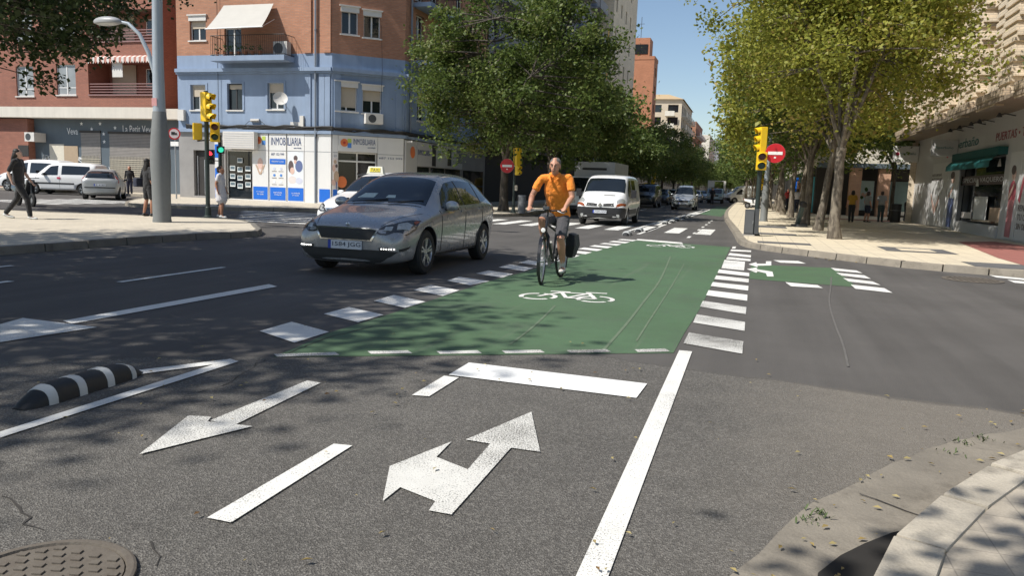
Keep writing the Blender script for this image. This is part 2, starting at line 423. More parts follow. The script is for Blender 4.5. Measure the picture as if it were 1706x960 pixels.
D = [[(45,615),(235,560),(455,620),(250,685)],[(425,513),(575,472),(778,518),(628,563)],[(720,435),(840,400),(1028,440),(905,477)],[(955,370),(1060,340),(1228,372),(1130,406)],
     [(1155,315),(1225,292),(1405,318),(1290,342)],[(1325,272),(1400,254),(1545,275),(1480,297)],[(1460,235),(1525,218),(1665,240),(1610,258)]]
for q in D: w0.sheet(xf(q, 3.554, 420, 380), Z)
c6 = [V(gp(x/3.554+420, y/3.554+380)) for x, y in D[6]]; end = [V(gp(*p)) for p in ((1028,400),(1036,398.5),(1062,400.5),(1054,402.5))]
for i in range(1, 10):
    f = (i/9)
    w0.sheet([tuple(a+(e-a)*f) for a, e in zip(c6, end)], Z)
BR = [[(1115,680),(1467,738),(1460,818),(1080,750)],[(1165,562),(1478,612),(1475,670),(1143,615)],[(1205,474),(1487,515),(1483,561),(1187,512)],[(1242,405),(1493,435),(1492,475),(1226,438)],
      [(1270,352),(1500,377),(1498,408),(1256,378)],[(1292,309),(1503,332),(1501,355),(1280,333)],[(1310,270),(1505,293),(1505,315),(1300,292)],[(1345,208),(1478,220),(1472,278),(1325,262)],
      [(1365,187),(1515,203),(1513,217),(1355,203)],[(1380,163),(1517,178),(1515,193),(1367,178)],[(1390,140),(1517,147),(1517,157),(1382,151)],[(1398,122),(1420,122),(1415,134),(1393,134)]]
for q in BR: (w1 if BR.index(q) < 3 else w0).sheet(xf(q, 3.877, 860, 380), Z)
# side branch marks
for q in ([(1288,434),(1330,435.5),(1343,440),(1300,438.5)], [(1308,471),(1362,476),(1371,481),(1318,478)],
          [(1384,447),(1427,451.5),(1437,456),(1392,452)], [(1393,455),(1440,459.5),(1451,465.5),(1402,460)], [(1404,464),(1454,470),(1467,476),(1414,470)], [(1417,475),(1473,481),(1487,489),(1425,482)],
          [(1626,451),(1700,456),(1720,461),(1636,455)], [(1648,459),(1720,466),(1730,470),(1660,463)], [(1678,467),(1740,473),(1750,478),(1690,472)]):
    w0.sheet(poly(*q), Z)
for q in ([(1247,441),(1260,437.5),(1261,440),(1276,440),(1276,436),(1285,436),(1285,443),(1262,443.5),(1262,446)], [(1244,449),(1260,446.5),(1262,449.5),(1287,453.5),(1289,461.5),(1278,461.5),(1276,456),(1262,453),(1260,455.5)]):
    w0.sheet(poly(*q), Z)
# bicycle symbols
def bikesym(b, c, s, u, v, mirror=1):
    u, v, c = V(u), V(v), V(c); P = lambda x, y: tuple(c+u*(x*s*mirror)+v*(y*s))
    for cx in (-.33, .33):
        for k in range(22):
            if k in (5, 13, 19): continue
            a0, a1 = 2*math.pi*k/22, 2*math.pi*(k+1)/22
            b.sheet([P(cx+.17*math.cos(a0), .17*math.sin(a0)), P(cx+.17*math.cos(a1), .17*math.sin(a1)), P(cx+.225*math.cos(a1), .225*math.sin(a1)), P(cx+.225*math.cos(a0), .225*math.sin(a0))], Z)
    for x0, y0, x1, y1 in ((-.33,0,-.12,.36),(-.12,.36,.2,.33),(-.12,.36,.0,-.02),(0,-.02,.2,.36),(.2,.4,.33,0),(.33,0,.0,-.02),(-.26,.4,-.02,.4),(.16,.44,.42,.44)):
        d = V((x1-x0, y1-y0)).normalized(); n = V((-d.y, d.x))*.026
        b.sheet([P(x0+n.x, y0+n.y), P(x1+n.x, y1+n.y), P(x1-n.x, y1-n.y), P(x0-n.x, y0-n.y)], Z+rnd.uniform(.0005, .003))
cx = V(gp(944,497)); bikesym(w0, cx, 1.18, (.94,.16), (-.1,1.12)); bikesym(w0, V(gp(1117,411)), 1.15, (.95,.1), (0,1.3))
# carriageway lines on the left
w0.sheet(poly((105,536),(120,541),(462,478.5),(448,474.5)), Z); w0.sheet(poly((0,542),(38,531.5),(162,547),(0,572)), Z+.001)
for x, y0, y1, w in ((-7.78,8.0,10.1,.1),(-7.6,13.2,15.4,.1),(-8.9,4.2,7.4,.12),(-10.3,5.5,8.6,.1),(-7.9,2.0,4.4,.1)): line(w0, x, y0, y1, w)
for i in range(9):                                                        # crossing over the avenue
    x = -9.6+i*1.02
    if x < -.6: line(w0, x, 26.2, 30.0, .5)
for q in ([(1010,363),(1045,360),(1130,365),(1110,370)],):
    pass
w0.sheet(poly((1062,398.5),(1136,404.5),(1138,407.5),(1060,400.8)), Z+.001)
for i in range(7): line(w0, -1.75+.0*i, 24.0+i*2.4, 24.9+i*2.4, .1)        # dashed middle of the far cycle lane
for x0, y0, x1, y1 in ((-3.35,24.6,-3.3,34),(-3.3,34,-3.1,46),(-3.1,46,-3.0,62),(-3.9,25.5,-3.85,34),(-3.85,34,-3.6,46),(-3.6,46,-3.3,62)):
    w0.sheet([(x0-.06,y0),(x0+.06,y0),(x1+.06,y1),(x1-.06,y1)], Z)
w0.sheet([(-3.78,31.5),(-3.42,31.5),(-3.35,35.2),(-3.72,35.2)], Z+.001); w0.sheet([(-3.55,46.5),(-3.2,46.5),(-3.1,53),(-3.4,53)], Z+.001)
struct(MB().sheet([(-3.0,49),(-1.55,46),(-1.62,60),(-1.7,75),(-3.0,75)], .004).build('bike_lane', GREEN, tri=True))
for y in (40, 52, 64): line(w0, -7.0, y, y+3, .1)
for i in range(7):                                                        # crossing over the side street
    y = 20.6+i*.95; x = -13.9-i*.66
    w0.sheet([(x-1.6,y),(x+2.2,y+.35),(x+2.2,y+.8),(x-1.6,y+.45)], Z)
for i in range(6): w0.sheet([(-31+i*.0,24.2+i*.95),(-26.5,24.2+i*.95),(-26.5,24.65+i*.95),(-31,24.65+i*.95)], Z)
w0.sheet([(-9.5,19.5),(-9.4,19.5),(-9.4,21.3),(-9.5,21.3)], Z)
struct(w0.build('road_markings', PAINT, tri=True)); struct(w1.build('road_markings', PAINTOLD, tri=True)); struct(w2.build('road_markings', PAINTNEW, tri=True))
# paving patterns of the far right pavement
def strip(name, mat, polys, z):
    b = MB()
    for q in polys: b.sheet(q, z)
    return struct(b.build(name, mat, tri=True))
strip('paving_band', GREYT, [[(3.3,22.6),(4.9,22.6),(4.9,20.9),(3.3,20.9)], [(.25,22.2),(1.6,22.2),(1.6,21.4),(.25,21.4)], [(.2,27.0),(1.5,27.0),(1.5,25.9),(.2,25.9)], [(.0,33.0),(1.4,33.0),(1.4,31.2),(.0,31.2)],
    [(4.4,18.6),(8.3,18.6),(8.3,17.3),(4.4,17.3)]], .134)
strip('paving_band', CREAM, [[(3.7,22.2),(4.5,22.2),(4.5,21.3),(3.7,21.3)]], .138)
strip('paving_band', REDT, [[(6.3,27.2),(7.7,28.6),(8.35,25),(8.35,17.15),(5.5,17.15),(5.6,20.5)], [(3.6,48),(8.0,48),(8.0,46),(3.6,46)]], .136)
# ================================================================== BUILDINGS
BR_ORANGE = brick('brick_orange', (.48,.22,.125), (.39,.17,.095), (.33,.21,.15))
BR_RED = brick('brick_red', (.37,.145,.095), (.31,.12,.08), (.2,.115,.09))
BR_PALE = brick('brick_pale', (.80,.68,.52), (.74,.62,.46), (.58,.49,.38))
BR_FAR = brick('brick_far_orange', (.46,.18,.09), (.40,.155,.08), (.36,.2,.13))
BR_PINK = brick('brick_salmon', (.55,.33,.22), (.5,.29,.19), (.45,.3,.22))
SKYB = wallpaint('pale_blue_render', (.25,.325,.445), .18, .18)
BANDW = wallpaint('cream_band', (.66,.62,.54), .12, .15)
GREYW = wallpaint('grey_render', (.28,.28,.3))
BEIGE = wallpaint('beige_render', (.55,.47,.36))
GRAN = wallpaint('grey_granite', (.3,.29,.28), .35, .05, .5)
SHOPW = wallpaint('shop_white', (.72,.72,.71), .06, .05, .4)
SHOPG = wallpaint('shop_grey', (.55,.55,.55), .06, .05, .4)
SLATE = wallpaint('slate_shopfront', (.10,.13,.155), .2, .1, .6)
DARKW = wallpaint('dark_shopfront', (.035,.032,.03), .25, .1, .6)
ROOFM = wallpaint('roof_gravel', (.25,.22,.2))
SHUT = pm('roller_shutter_tan', (.50,.43,.33), .6, var=.1)
SHUTW = pm('shutter_box_white', (.66,.64,.6), .6, var=.1)
CANVAS = pm('awning_canvas', (.47,.455,.415), .8, var=.1, scale=2)
IRON = pm('balcony_iron', (.02,.018,.016), .55)
CABLE = pm('black_cable', (.02,.02,.02), .7)
PIPE = pm('blue_downpipe', (.2,.23,.27), .5)
def vstripe(name, c1, c2, per, axis=0, frac=.5):
    t = NT(name); ax = t.xyz()[axis]
    f = t.math('FRACT', t.math('MULTIPLY', ax, 1/per)); k = t.math('GREATER_THAN', f, frac)
    t.base(t.mul(t.mix(k, c1, c2), t.math('MULTIPLY_ADD', t.noise(3, 4), .4, .8))); t.b.inputs['Roughness'].default_value = .6
    MATS[name] = t.m; return t.m
ROLLER = vstripe('roller_slats', (.16,.15,.14), (.3,.28,.26), .09, 2)
class Fac:
    """a facade plane: P0 its lower left corner seen from outside, U to the right, N out"""
    def __init__(s, P0, U):
        s.P = V((P0[0], P0[1], 0)); s.U = V((U[0], U[1], 0)).normalized(); s.N = V((s.U.y, -s.U.x, 0))
    def pt(s, u, z, d=0): return s.P+s.U*u+V((0,0,z))+s.N*d
    def px(s, x, y, d=0):                    # survey: where the photo's ray meets the plane standing d proud of the facade
        r = ray(x, y); o = s.P+s.N*d-V((0,0,HC)); t = o.dot(s.N)/r.dot(s.N); q = r*t
        return (q-(s.P-V((0,0,HC)))).dot(s.U), HC+q.z
    def rect(s, x0, y0, x1, y1, d=0):
        (a, b), (c, e) = s.px(x0, (y0+y1)/2, d), s.px(x1, (y0+y1)/2, d)
        m = (x0+x1)/2; return a, c, s.px(m, y1, d)[1], s.px(m, y0, d)[1]
    def box(s, mb, u0, u1, z0, z1, d0, d1):
        return mb.obox(s.pt((u0+u1)/2, (z0+z1)/2, (d0+d1)/2), s.U*((u1-u0)/2), s.N*((d1-d0)/2), V((0,0,(z1-z0)/2)))
    def flat(s, parent, name, pts, mat, d=.012, th=.006):
        n = len(pts); mb = MB(); mb.add([s.pt(u,z,d) for u,z in pts]+[s.pt(u,z,d-th) for u,z in pts], [tuple(range(n)), tuple(range(n,2*n))[::-1]]+[(i,i+n,(i+1)%n+n,(i+1)%n) for i in range(n)])
        bmo = mb.build(name, mat, parent, tri=True); return bmo
    def txt(s, st, u0, u1, z0, z1, mat, parent, d=.012, name='lettering'):
        return text(st, u1-u0, z1-z0, s.pt(u0, z0, d), s.U, (0,0,1), mat, parent, name)
def ell(cu, cz, ru, rz, n=14): return [(cu+ru*math.cos(2*math.pi*k/n), cz+rz*math.sin(2*math.pi*k/n)) for k in range(n)]
def rc(u0, u1, z0, z1): return [(u0,z0),(u1,z0),(u1,z1),(u0,z1)]
def wallgrid(mb, F, width, bands, holes, reveal=.2):
    us = sorted({0, width}|{h[0] for h in holes}|{h[1] for h in holes}); us = [u for u in us if 0 <= u <= width]
    zs = sorted({b[0] for b in bands}|{b[1] for b in bands}|{h[2] for h in holes}|{h[3] for h in holes})
    for i in range(len(us)-1):
        for j in range(len(zs)-1):
            cu, cz = (us[i]+us[i+1])/2, (zs[j]+zs[j+1])/2
            if any(h[0] < cu < h[1] and h[2] < cz < h[3] for h in holes): continue
            for z0, z1, mi in bands:
                if z0 < cz < z1: mb.cur = mi
            mb.add([F.pt(us[i],zs[j]), F.pt(us[i+1],zs[j]), F.pt(us[i+1],zs[j+1]), F.pt(us[i],zs[j+1])], [(0,1,2,3)])
    for u0, u1, z0, z1 in [h[:4] for h in holes]:
        for a, b, m in bands:
            if a < (z0+z1)/2 < b: mb.cur = m
        A = [F.pt(u0,z0), F.pt(u1,z0), F.pt(u1,z1), F.pt(u0,z1)]; B = [p-F.N*reveal for p in A]
        mb.add(A+B, [(0,4,5,1)[::-1],(1,5,6,2)[::-1],(2,6,7,3)[::-1],(3,7,4,0)[::-1]])
def window(bld, F, h, style='alum', reveal=.2, frame=None, glass=None, blind=0, sill=True, name='window'):
    u0, u1, z0, z1 = h[:4]; d = -reveal+.06; fr = frame or FRAMEW; w = .055
    mb = MB()
    if style == 'plain':
        F.box(mb, u0, u1, z0, z1, -reveal-.02, -reveal+.01); return mb.build(name, glass or GLASS, bld)
    for a, b, c, e in ((u0,u0+w,z0,z1),(u1-w,u1,z0,z1),(u0+w,u1-w,z0,z0+w),(u0+w,u1-w,z1-w,z1)): F.box(mb, a, b, c, e, d-.06, d)
    if style == 'alum':
        m = (u0+u1)/2; F.box(mb, m-w*.7, m+w*.7, z0+w, z1-w, d-.055, d+.004)
        if z1-z0 > 1.5: F.box(mb, u0+w, u1-w, z0+.42, z0+.42+w, d-.055, d-.004)
    o = mb.build(name, fr, bld)
    mb = MB(); F.box(mb, u0+w*.5, u1-w*.5, z0+w*.5, z1-w*.5, d-.045, d-.02); mb.build('pane', glass or GLASS, o)
    if blind:
        mb = MB(); F.box(mb, u0+w, u1-w, z1-w-(z1-z0)*blind, z1-w, d+.006, d+.022); mb.build('roller_blind', SHUT, o)
    if sill:
        mb = MB(); F.box(mb, u0-.08, u1+.08, z0-.07, z0-.003, -reveal, .07); mb.build('sill', SHUTW if sill is True else sill, o)
    return o
def shutterbox(bld, F, u0, u1, z, h=.26, d=.05, mat=None):
    mb = MB(); F.box(mb, u0-.04, u1+.04, z-h, z, -.02, d); F.box(mb, u0-.1, u1+.1, z, z+.06, -.02, d+.06); return mb.build('shutter_box', mat or SHUTW, bld)
def railing(bld, F, u0, u1, z0, z1, d, step=.12, mat=None, name='railing', sides=True):
    mb = MB(); P = F.pt
    for z in (z0+.06, z1): mb.cyl(P(u0,z,d), P(u1,z,d), .018, n=5)
    n = int((u1-u0)/step)
    for i in range(n+1):
        u = u0+(u1-u0)*i/n; mb.cyl(P(u,z0,d), P(u,z1,d), .009, n=4)
    if sides:
        for u in (u0, u1):
            for z in (z0+.06, z1): mb.cyl(P(u,z,0), P(u,z,d), .018, n=5)
            for k in range(1, max(2, int(d/step))):
                mb.cyl(P(u,z0,d*k/int(d/step)), P(u,z1,d*k/int(d/step)), .009, n=4)
    return mb.build(name, mat or IRON, bld)
def close(mb, foot, z0, z1, skip=()):        # the sides of a footprint that have no built facade, and its roof
    n = len(foot)
    for i in range(n):
        if i in skip: continue
        a, b = foot[i], foot[(i+1)%n]; mb.add([(*a,z0),(*b,z0),(*b,z1),(*a,z1)], [(0,1,2,3)])
    mb.add([(*p,z1) for p in foot], [tuple(range(n))])
def aircon(bld, F, u0, u1, z0, z1, d=.35, fan=.5):
    mb = MB(); F.box(mb, u0, u1, z0, z1, .03, d); o = mb.build('air_conditioner', SHUTW, bld, bevel=.015)
    r = (z1-z0)*.4; c = F.pt(u0+(u1-u0)*fan*.75, (z0+z1)/2, d+.002); mb = MB()
    for k in range(16):
        a0, a1 = 2*math.pi*k/16, 2*math.pi*(k+1)/16
        mb.add([c, c+F.U*(r*math.cos(a0))+V((0,0,r*math.sin(a0))), c+F.U*(r*math.cos(a1))+V((0,0,r*math.sin(a1)))], [(0,1,2)])
    mb.build('fan_grille', DARKG, o); return o
# ---------------------------------------------------------------- the blue and brick corner building
cb = thing('apartment_building', 'corner apartment building of orange brick above a pale blue storey and white estate agent shopfront', 'building')
FL, FC, FS = Fac((-29.7,35), (1,0)), Fac((-20.4,35), (2.8,2.5)), Fac((-17.6,37.5), (0,1))
WL, WC, WS = 9.3, math.hypot(2.8,2.5), 13.0
ZB = [(-.1,3.8,0),(3.8,7.6,1),(7.6,13.6,2)]
hl = [FL.rect(*r) for r in ((318,141,343,183),(379,139,404,183),(446,138,473,182),(316,33,343,67),(374,46,402,93))]
hl += [(h[0],h[1],h[2]+3.0,h[3]+3.0) for h in hl[3:]]
sh_door, sh_win = FL.rect(323,250,346,326), FL.rect(376,250,420,333)
hc = [FC.rect(*r) for r in ((560,138,595,185),(604,144,636,189),(569,18,597,57),(606,25,634,63))]
hc += [(h[0],h[1],h[2]+3.0,h[3]+3.0) for h in hc[2:]]
ch_door = FC.rect(563,254,628,338); ch_door = (ch_door[0], ch_door[1], .15, ch_door[3])
hs = [(1.3,2.3,8.0,10.2),(3.4,4.3,8.0,10.2),(1.2,2.2,10.9,13.2),(3.2,4.2,10.9,13.2),(1.6,2.6,4.7,6.1),(4.2,5.2,4.7,6.1),(7.2,8.2,4.7,6.1),(7.0,8.0,8.0,10.0),(9.6,10.6,8.0,10.0),(7.0,8.0,10.9,13.2)]
mb = MB(); wallgrid(mb, FL, WL, ZB, hl+[sh_door, sh_win]); wallgrid(mb, FC, WC, ZB, hc+[ch_door], .25); wallgrid(mb, FS, WS, ZB, hs)
mb.cur = 2; close(mb, [(-29.7,35),(-20.4,35),(-17.6,37.5),(-17.6,50.5),(-29.7,50.5)], 0, 13.6, (0,1,2))
mb.build('wall', [GRAN, SKYB, BR_ORANGE], cb)
mb = MB()                                                            # cornice round the top of the blue storey
for F, w, e0, e1 in ((FL, WL, 0, .04), (FC, WC, .02, .02), (FS, WS, .04, 0)):
    F.box(mb, -e0, w+e1, 6.72, 6.9, .004, .22); F.box(mb, -e0, w+e1, 6.62, 6.72, .004, .12)
    F.box(mb, -e0, w+e1, 3.62, 3.78, .004, .14)
mb.build('cornice', SKYB, cb)
for F, us in ((FL, (7.95,8.75,9.05)), (FC, (.28,3.45)), (FS, (.25,))):
    for u in us: mb = MB(); F.box(mb, u-.16, u+.16, 3.79, 6.61, .003, .06); mb.build('pilaster', SKYB, cb)
for u in (7.95, 9.05): mb = MB(); FL.box(mb, u-.2, u+.2, 7.62, 13.55, .003, .08); mb.build('pilaster', BR_ORANGE, cb)
mb = MB()
for F, w in ((FL, WL), (FC, WC), (FS, WS)): F.box(mb, 0, w, 13.45, 13.75, -.3, .2+.004*w/10)
mb.build('parapet', SKYB, cb)
for i, h in enumerate(hl):
    bl = (.42,.16,.32,.35,0,.3,0)[i] if i < 7 else 0
    window(cb, FL, h, 'alum' if i != 1 else 'alum', frame=FRAMED if i in (1,) else FRAMEW, blind=bl)
    if i < 3:
        mb = MB(); u0,u1,z0,z1 = h[:4]
        for a in ((u0-.12,u0-.002,z0,z1+.1),(u1+.002,u1+.12,z0,z1+.1),(u0-.002,u1+.002,z1+.002,z1+.1)): FL.box(mb, *a, -.05, .03)
        mb.build('window_surround', SKYB, cb)
    if i == 3: shutterbox(cb, FL, h[0], h[1], h[3]+.22)
for i, h in enumerate(hc):
    window(cb, FC, h, blind=(.82,.5,0,0,.3,.2)[i]); shutterbox(cb, FC, h[0], h[1], h[3]+(.2 if i > 1 else .05), mat=SHUTW)
for i, h in enumerate(hs): window(cb, FS, h, blind=(0,.2,.4,0,.3,.5,.6,.2,0,.3)[i])
# balcony with awning
bu0, bu1 = FL.px(350,75,.9)[0], FL.px(474,75,.9)[0]
mb = MB(); FL.box(mb, bu0, bu1, 7.15, 7.4, .002, .95); bal = mb.build('balcony', SKYB, cb)
railing(bal, FL, bu0+.03, bu1-.03, 7.4, 8.4, .9)
for k in range(7):                                                   # pots along the balcony floor
    u = bu0+.3+k*.42; mb = MB(); mb.lathe([(.07,7.405),(.11,7.62),(.1,7.62),(0,7.6)], 8, FL.pt(u,0,.72)); mb.build('flower_pot', pm('terracotta', (.4,.16,.08), .8), bal)
LEAFD = pm('pot_plant_green', (.05,.11,.03), .7, var=.3)
mb = MB()
for k in range(7):
    for j in range(16):
        p = FL.pt(bu0+.3+k*.42+rnd.gauss(0,.09), 7.72+abs(rnd.gauss(0,.12)), .72+rnd.gauss(0,.08)); a = V((rnd.gauss(0,1),rnd.gauss(0,1),rnd.gauss(0,1))).normalized(); b = a.orthogonal()
        mb.add([p, p+a*.05+b*.03, p+a*.11, p+a*.05-b*.03], [(0,1,2,3)])
mb.build('pot_plants', LEAFD, bal)
aircon(cb, FL, bu1-1.0, bu1-.2, 7.45, 8.15, .4)
a0 = FL.px(372,5,.15); a1 = FL.px(343,49,1.55); a2 = FL.px(436,44,1.55); a3 = FL.px(455,3,.15)
mb = MB(); n = 8
vs = []
for j in range(n+1):
    f = j/n; l = V(FL.pt(a0[0],10.05,.12)).lerp(FL.pt(a1[0],8.62,1.55), f); r = V(FL.pt(a3[0],10.05,.12)).lerp(FL.pt(a2[0],8.66,1.55), f)
    sag = V((0,0,-.06*math.sin(math.pi*f))); vs += [l+sag, r+sag]
vs2 = [v-V((0,0,.012)) for v in vs]
mb.add(vs, [(2*j,2*j+1,2*j+3,2*j+2) for j in range(n)]); mb.add(vs2, [(2*j+2,2*j+3,2*j+1,2*j) for j in range(n)])
aw = mb.build('awning', CANVAS, cb)
mb = MB(); mb.cyl(FL.pt(a1[0]-.05,8.6,1.55), FL.pt(a2[0]+.05,8.64,1.55), .035, n=6); mb.cyl(FL.pt(a2[0]-.1,8.62,1.5), FL.pt(a3[0],9.3,.05), .02, n=5); mb.cyl(FL.pt(a1[0]+.1,8.6,1.5), FL.pt(a0[0],9.3,.05), .02, n=5); mb.build('awning_arm', FRAMEW, aw)
# balconies on the street side
for z in (7.75, 10.7):
    mb = MB(); FS.box(mb, .9, 5.0, z-.22, z, .002, 1.0); b2 = mb.build('balcony', SKYB, cb); railing(b2, FS, .93, 4.97, z, z+1.0, .95, .14)
# services on the wall: pipes, cable bundle, boxes
for F, u, z0, z1 in ((FL, 8.42, .1, 13.4), (FS, .55, 3.8, 13.4)):
    mb = MB(); mb.cyl(F.pt(u,z0,.1), F.pt(u,z1,.1), .055, n=8)
    for z in np.arange(3.9, 13, 2.4): mb.cyl(F.pt(u,z,.1), F.pt(u,z+.06,.1), .075, n=8)
    mb.build('downpipe', PIPE, cb)
mb = MB()
for k in range(5):
    pts = [FL.pt(.6+i*.55, 3.86+.06*k*.5+rnd.uniform(-.05,.05), .1+.012*k) for i in range(17)]+[FC.pt(.1+i*.5, 3.84+.05*k*.5+rnd.uniform(-.05,.05), .15+.012*k) for i in range(8)]+[FS.pt(.3+i*1.0, 3.8+.05*k*.5+rnd.uniform(-.05,.05), .12+.012*k) for i in range(12)]
    mb.tube(pts, .042, 5)
mb.tube([FL.pt(4.2,3.95,.12),FL.pt(4.5,4.2,.12),FL.pt(5.2,4.25,.12),FL.pt(5.6,3.95,.12)], .014, 5)
mb.tube([FL.pt(8.45,3.4,.12),FL.pt(8.55,3.8,.12),FL.pt(8.9,3.95,.12),FC.pt(.8,3.9,.14)], .03, 5)
u = FC.px(636,0,.05)[0]; mb.tube([FC.pt(u,9.2,.05), FC.pt(u+.02,6.95,.25), FC.pt(u,5,.06)], .01, 4)
mb.tube([FL.pt(2.65,13.4,.1), FL.pt(2.65,3.9,.12)], .018, 4)
mb.build('cable', CABLE, cb)
for F, r, d in ((FL,(300,183,310,201),.2),(FL,(502,193,508,212),.16),(FC,(606,190,635,207),.4),(FL,(419,198,433,203),.1)):
    h = F.rect(*r)
    if d == .4: aircon(cb, F, *h, .42)
    else:
        mb = MB(); F.box(mb, *h, .004, d); mb.build('junction_box', SHUTW, cb, bevel=.01)
h = FL.rect(484,203,501,210); mb = MB(); FL.box(mb, *h, .004, .02); mb.build('notice_plate', SHUTW, cb)
dish = MB(); c = FL.pt(FL.px(467,165,.5)[0], 5.32, .5); dv = V((.55,-.75,.35)).normalized(); da = dv.orthogonal().normalized(); db = dv.cross(da)
vs = [c-dv*.06]; 
for r_, q in ((.15,-.045),(.28,0),(.36,.05)):
    for k in range(16): vs.append(c+da*(r_*math.cos(k*math.pi/8))+db*(r_*math.sin(k*math.pi/8))+dv*q)
dish.add(vs, [(0,1+k,1+(k+1)%16) for k in range(16)]+[(1+16*j+k,1+16*(j+1)+k,1+16*(j+1)+(k+1)%16,1+16*j+(k+1)%16) for j in (0,1) for k in range(16)])
dish.cyl(c, c+dv*.4+V((0,0,-.12)), .012, n=5); dish.cyl(c-dv*.05, FL.pt(FL.px(467,165,.5)[0],5.0,0), .02, n=6)
dish.build('satellite_dish', SHUTW, cb, smooth=True)
# ground floor, cross-street side
mb = MB(); F = FL; u0,u1,z0,z1 = sh_door
F.box(mb, u0, u1, z0-.1, z1, -.24, -.2); mb.build('door', DARKW, cb); 
mb = MB(); F.box(mb, u0+.55, u0+.72, z0+.05, z1-.5, -.2, -.16); F.box(mb, u0+.1, u0+.16, z0, z1-.3, -.2, -.15); mb.build('door_frame', ALLOY, cb)
u0,u1,z0,z1 = sh_win
wn = window(cb, F, (u0,u1,z0,z1), 'fixed', sill=False); 
PAPER = pm('paper', (.72,.76,.76), .7, var=.04); PHOTO = pm('listing_photo', (.12,.17,.2), .6, var=.4, scale=20)
for ci, (cu, rows) in enumerate(((.22,(0,1,2)),(.5,(-1,0.15,1.2,2.2)),(.8,(0,1,2)))):
    for r_ in rows:
        zc = z1-.95-r_*.42; uc = u0+(u1-u0)*cu; F.flat(wn, 'listing_card', rc(uc-.16,uc+.16,zc-.13,zc+.13), PAPER, -.1); F.flat(wn, 'listing_card', rc(uc-.13,uc+.13,zc-.06,zc+.1), PHOTO, -.096)
h = F.rect(372,219,424,248,.45); mb = MB(); F.box(mb, h[0], h[1], h[2], h[3], .15, .5); vb = mb.build('sign_box', SHUTW, cb, bevel=.02)
mb = MB()
for k in range(7):
    z = h[2]+.1+k*(h[3]-h[2]-.2)/6; F.box(mb, h[0]+.08, h[1]-.08, z-.02, z+.02, .5, .512)
mb.build('vent_slat', SHOPG, vb)
h = F.rect(360,232,371,328); mb = MB(); F.box(mb, h[0], h[1], .12, h[3], .004, .1); p_ = mb.build('advert_panel', SHOPW, cb); F.flat(p_, 'blue_base', rc(h[0]+.02,h[1]-.02,.2,1.75), BLUE, .112); F.flat(p_, 'blue_base', rc(h[0]+.02,h[1]-.02,2.3,3.0), BLUE, .112)
def ept(F, h, fu, fz): return h[0]+(h[1]-h[0])*fu, h[2]+(h[3]-h[2])*fz
SKIN_P = pm('print_skin', (.68,.47,.4), .5); HAIR_P = pm('print_hair', (.11,.08,.08), .5); BLUE_P = pm('print_navy', (.12,.16,.32), .5); PALE_P = pm('print_pale', (.72,.66,.64), .5); LIL_P = pm('print_lilac', (.6,.62,.74), .5); TAN_P = pm('print_tan', (.5,.36,.26), .5); LT_P = pm('print_light', (.74,.78,.82), .5)
ORNG = pm('logo_orange', (.75,.2,.06), .5); LIME = pm('logo_lime', (.5,.62,.12), .5); LBLU = pm('logo_blue', (.08,.25,.65), .5)
cols = [FL.rect(422,220,448,331), FL.rect(450,220,478,333), FL.rect(480,220,508,335)]
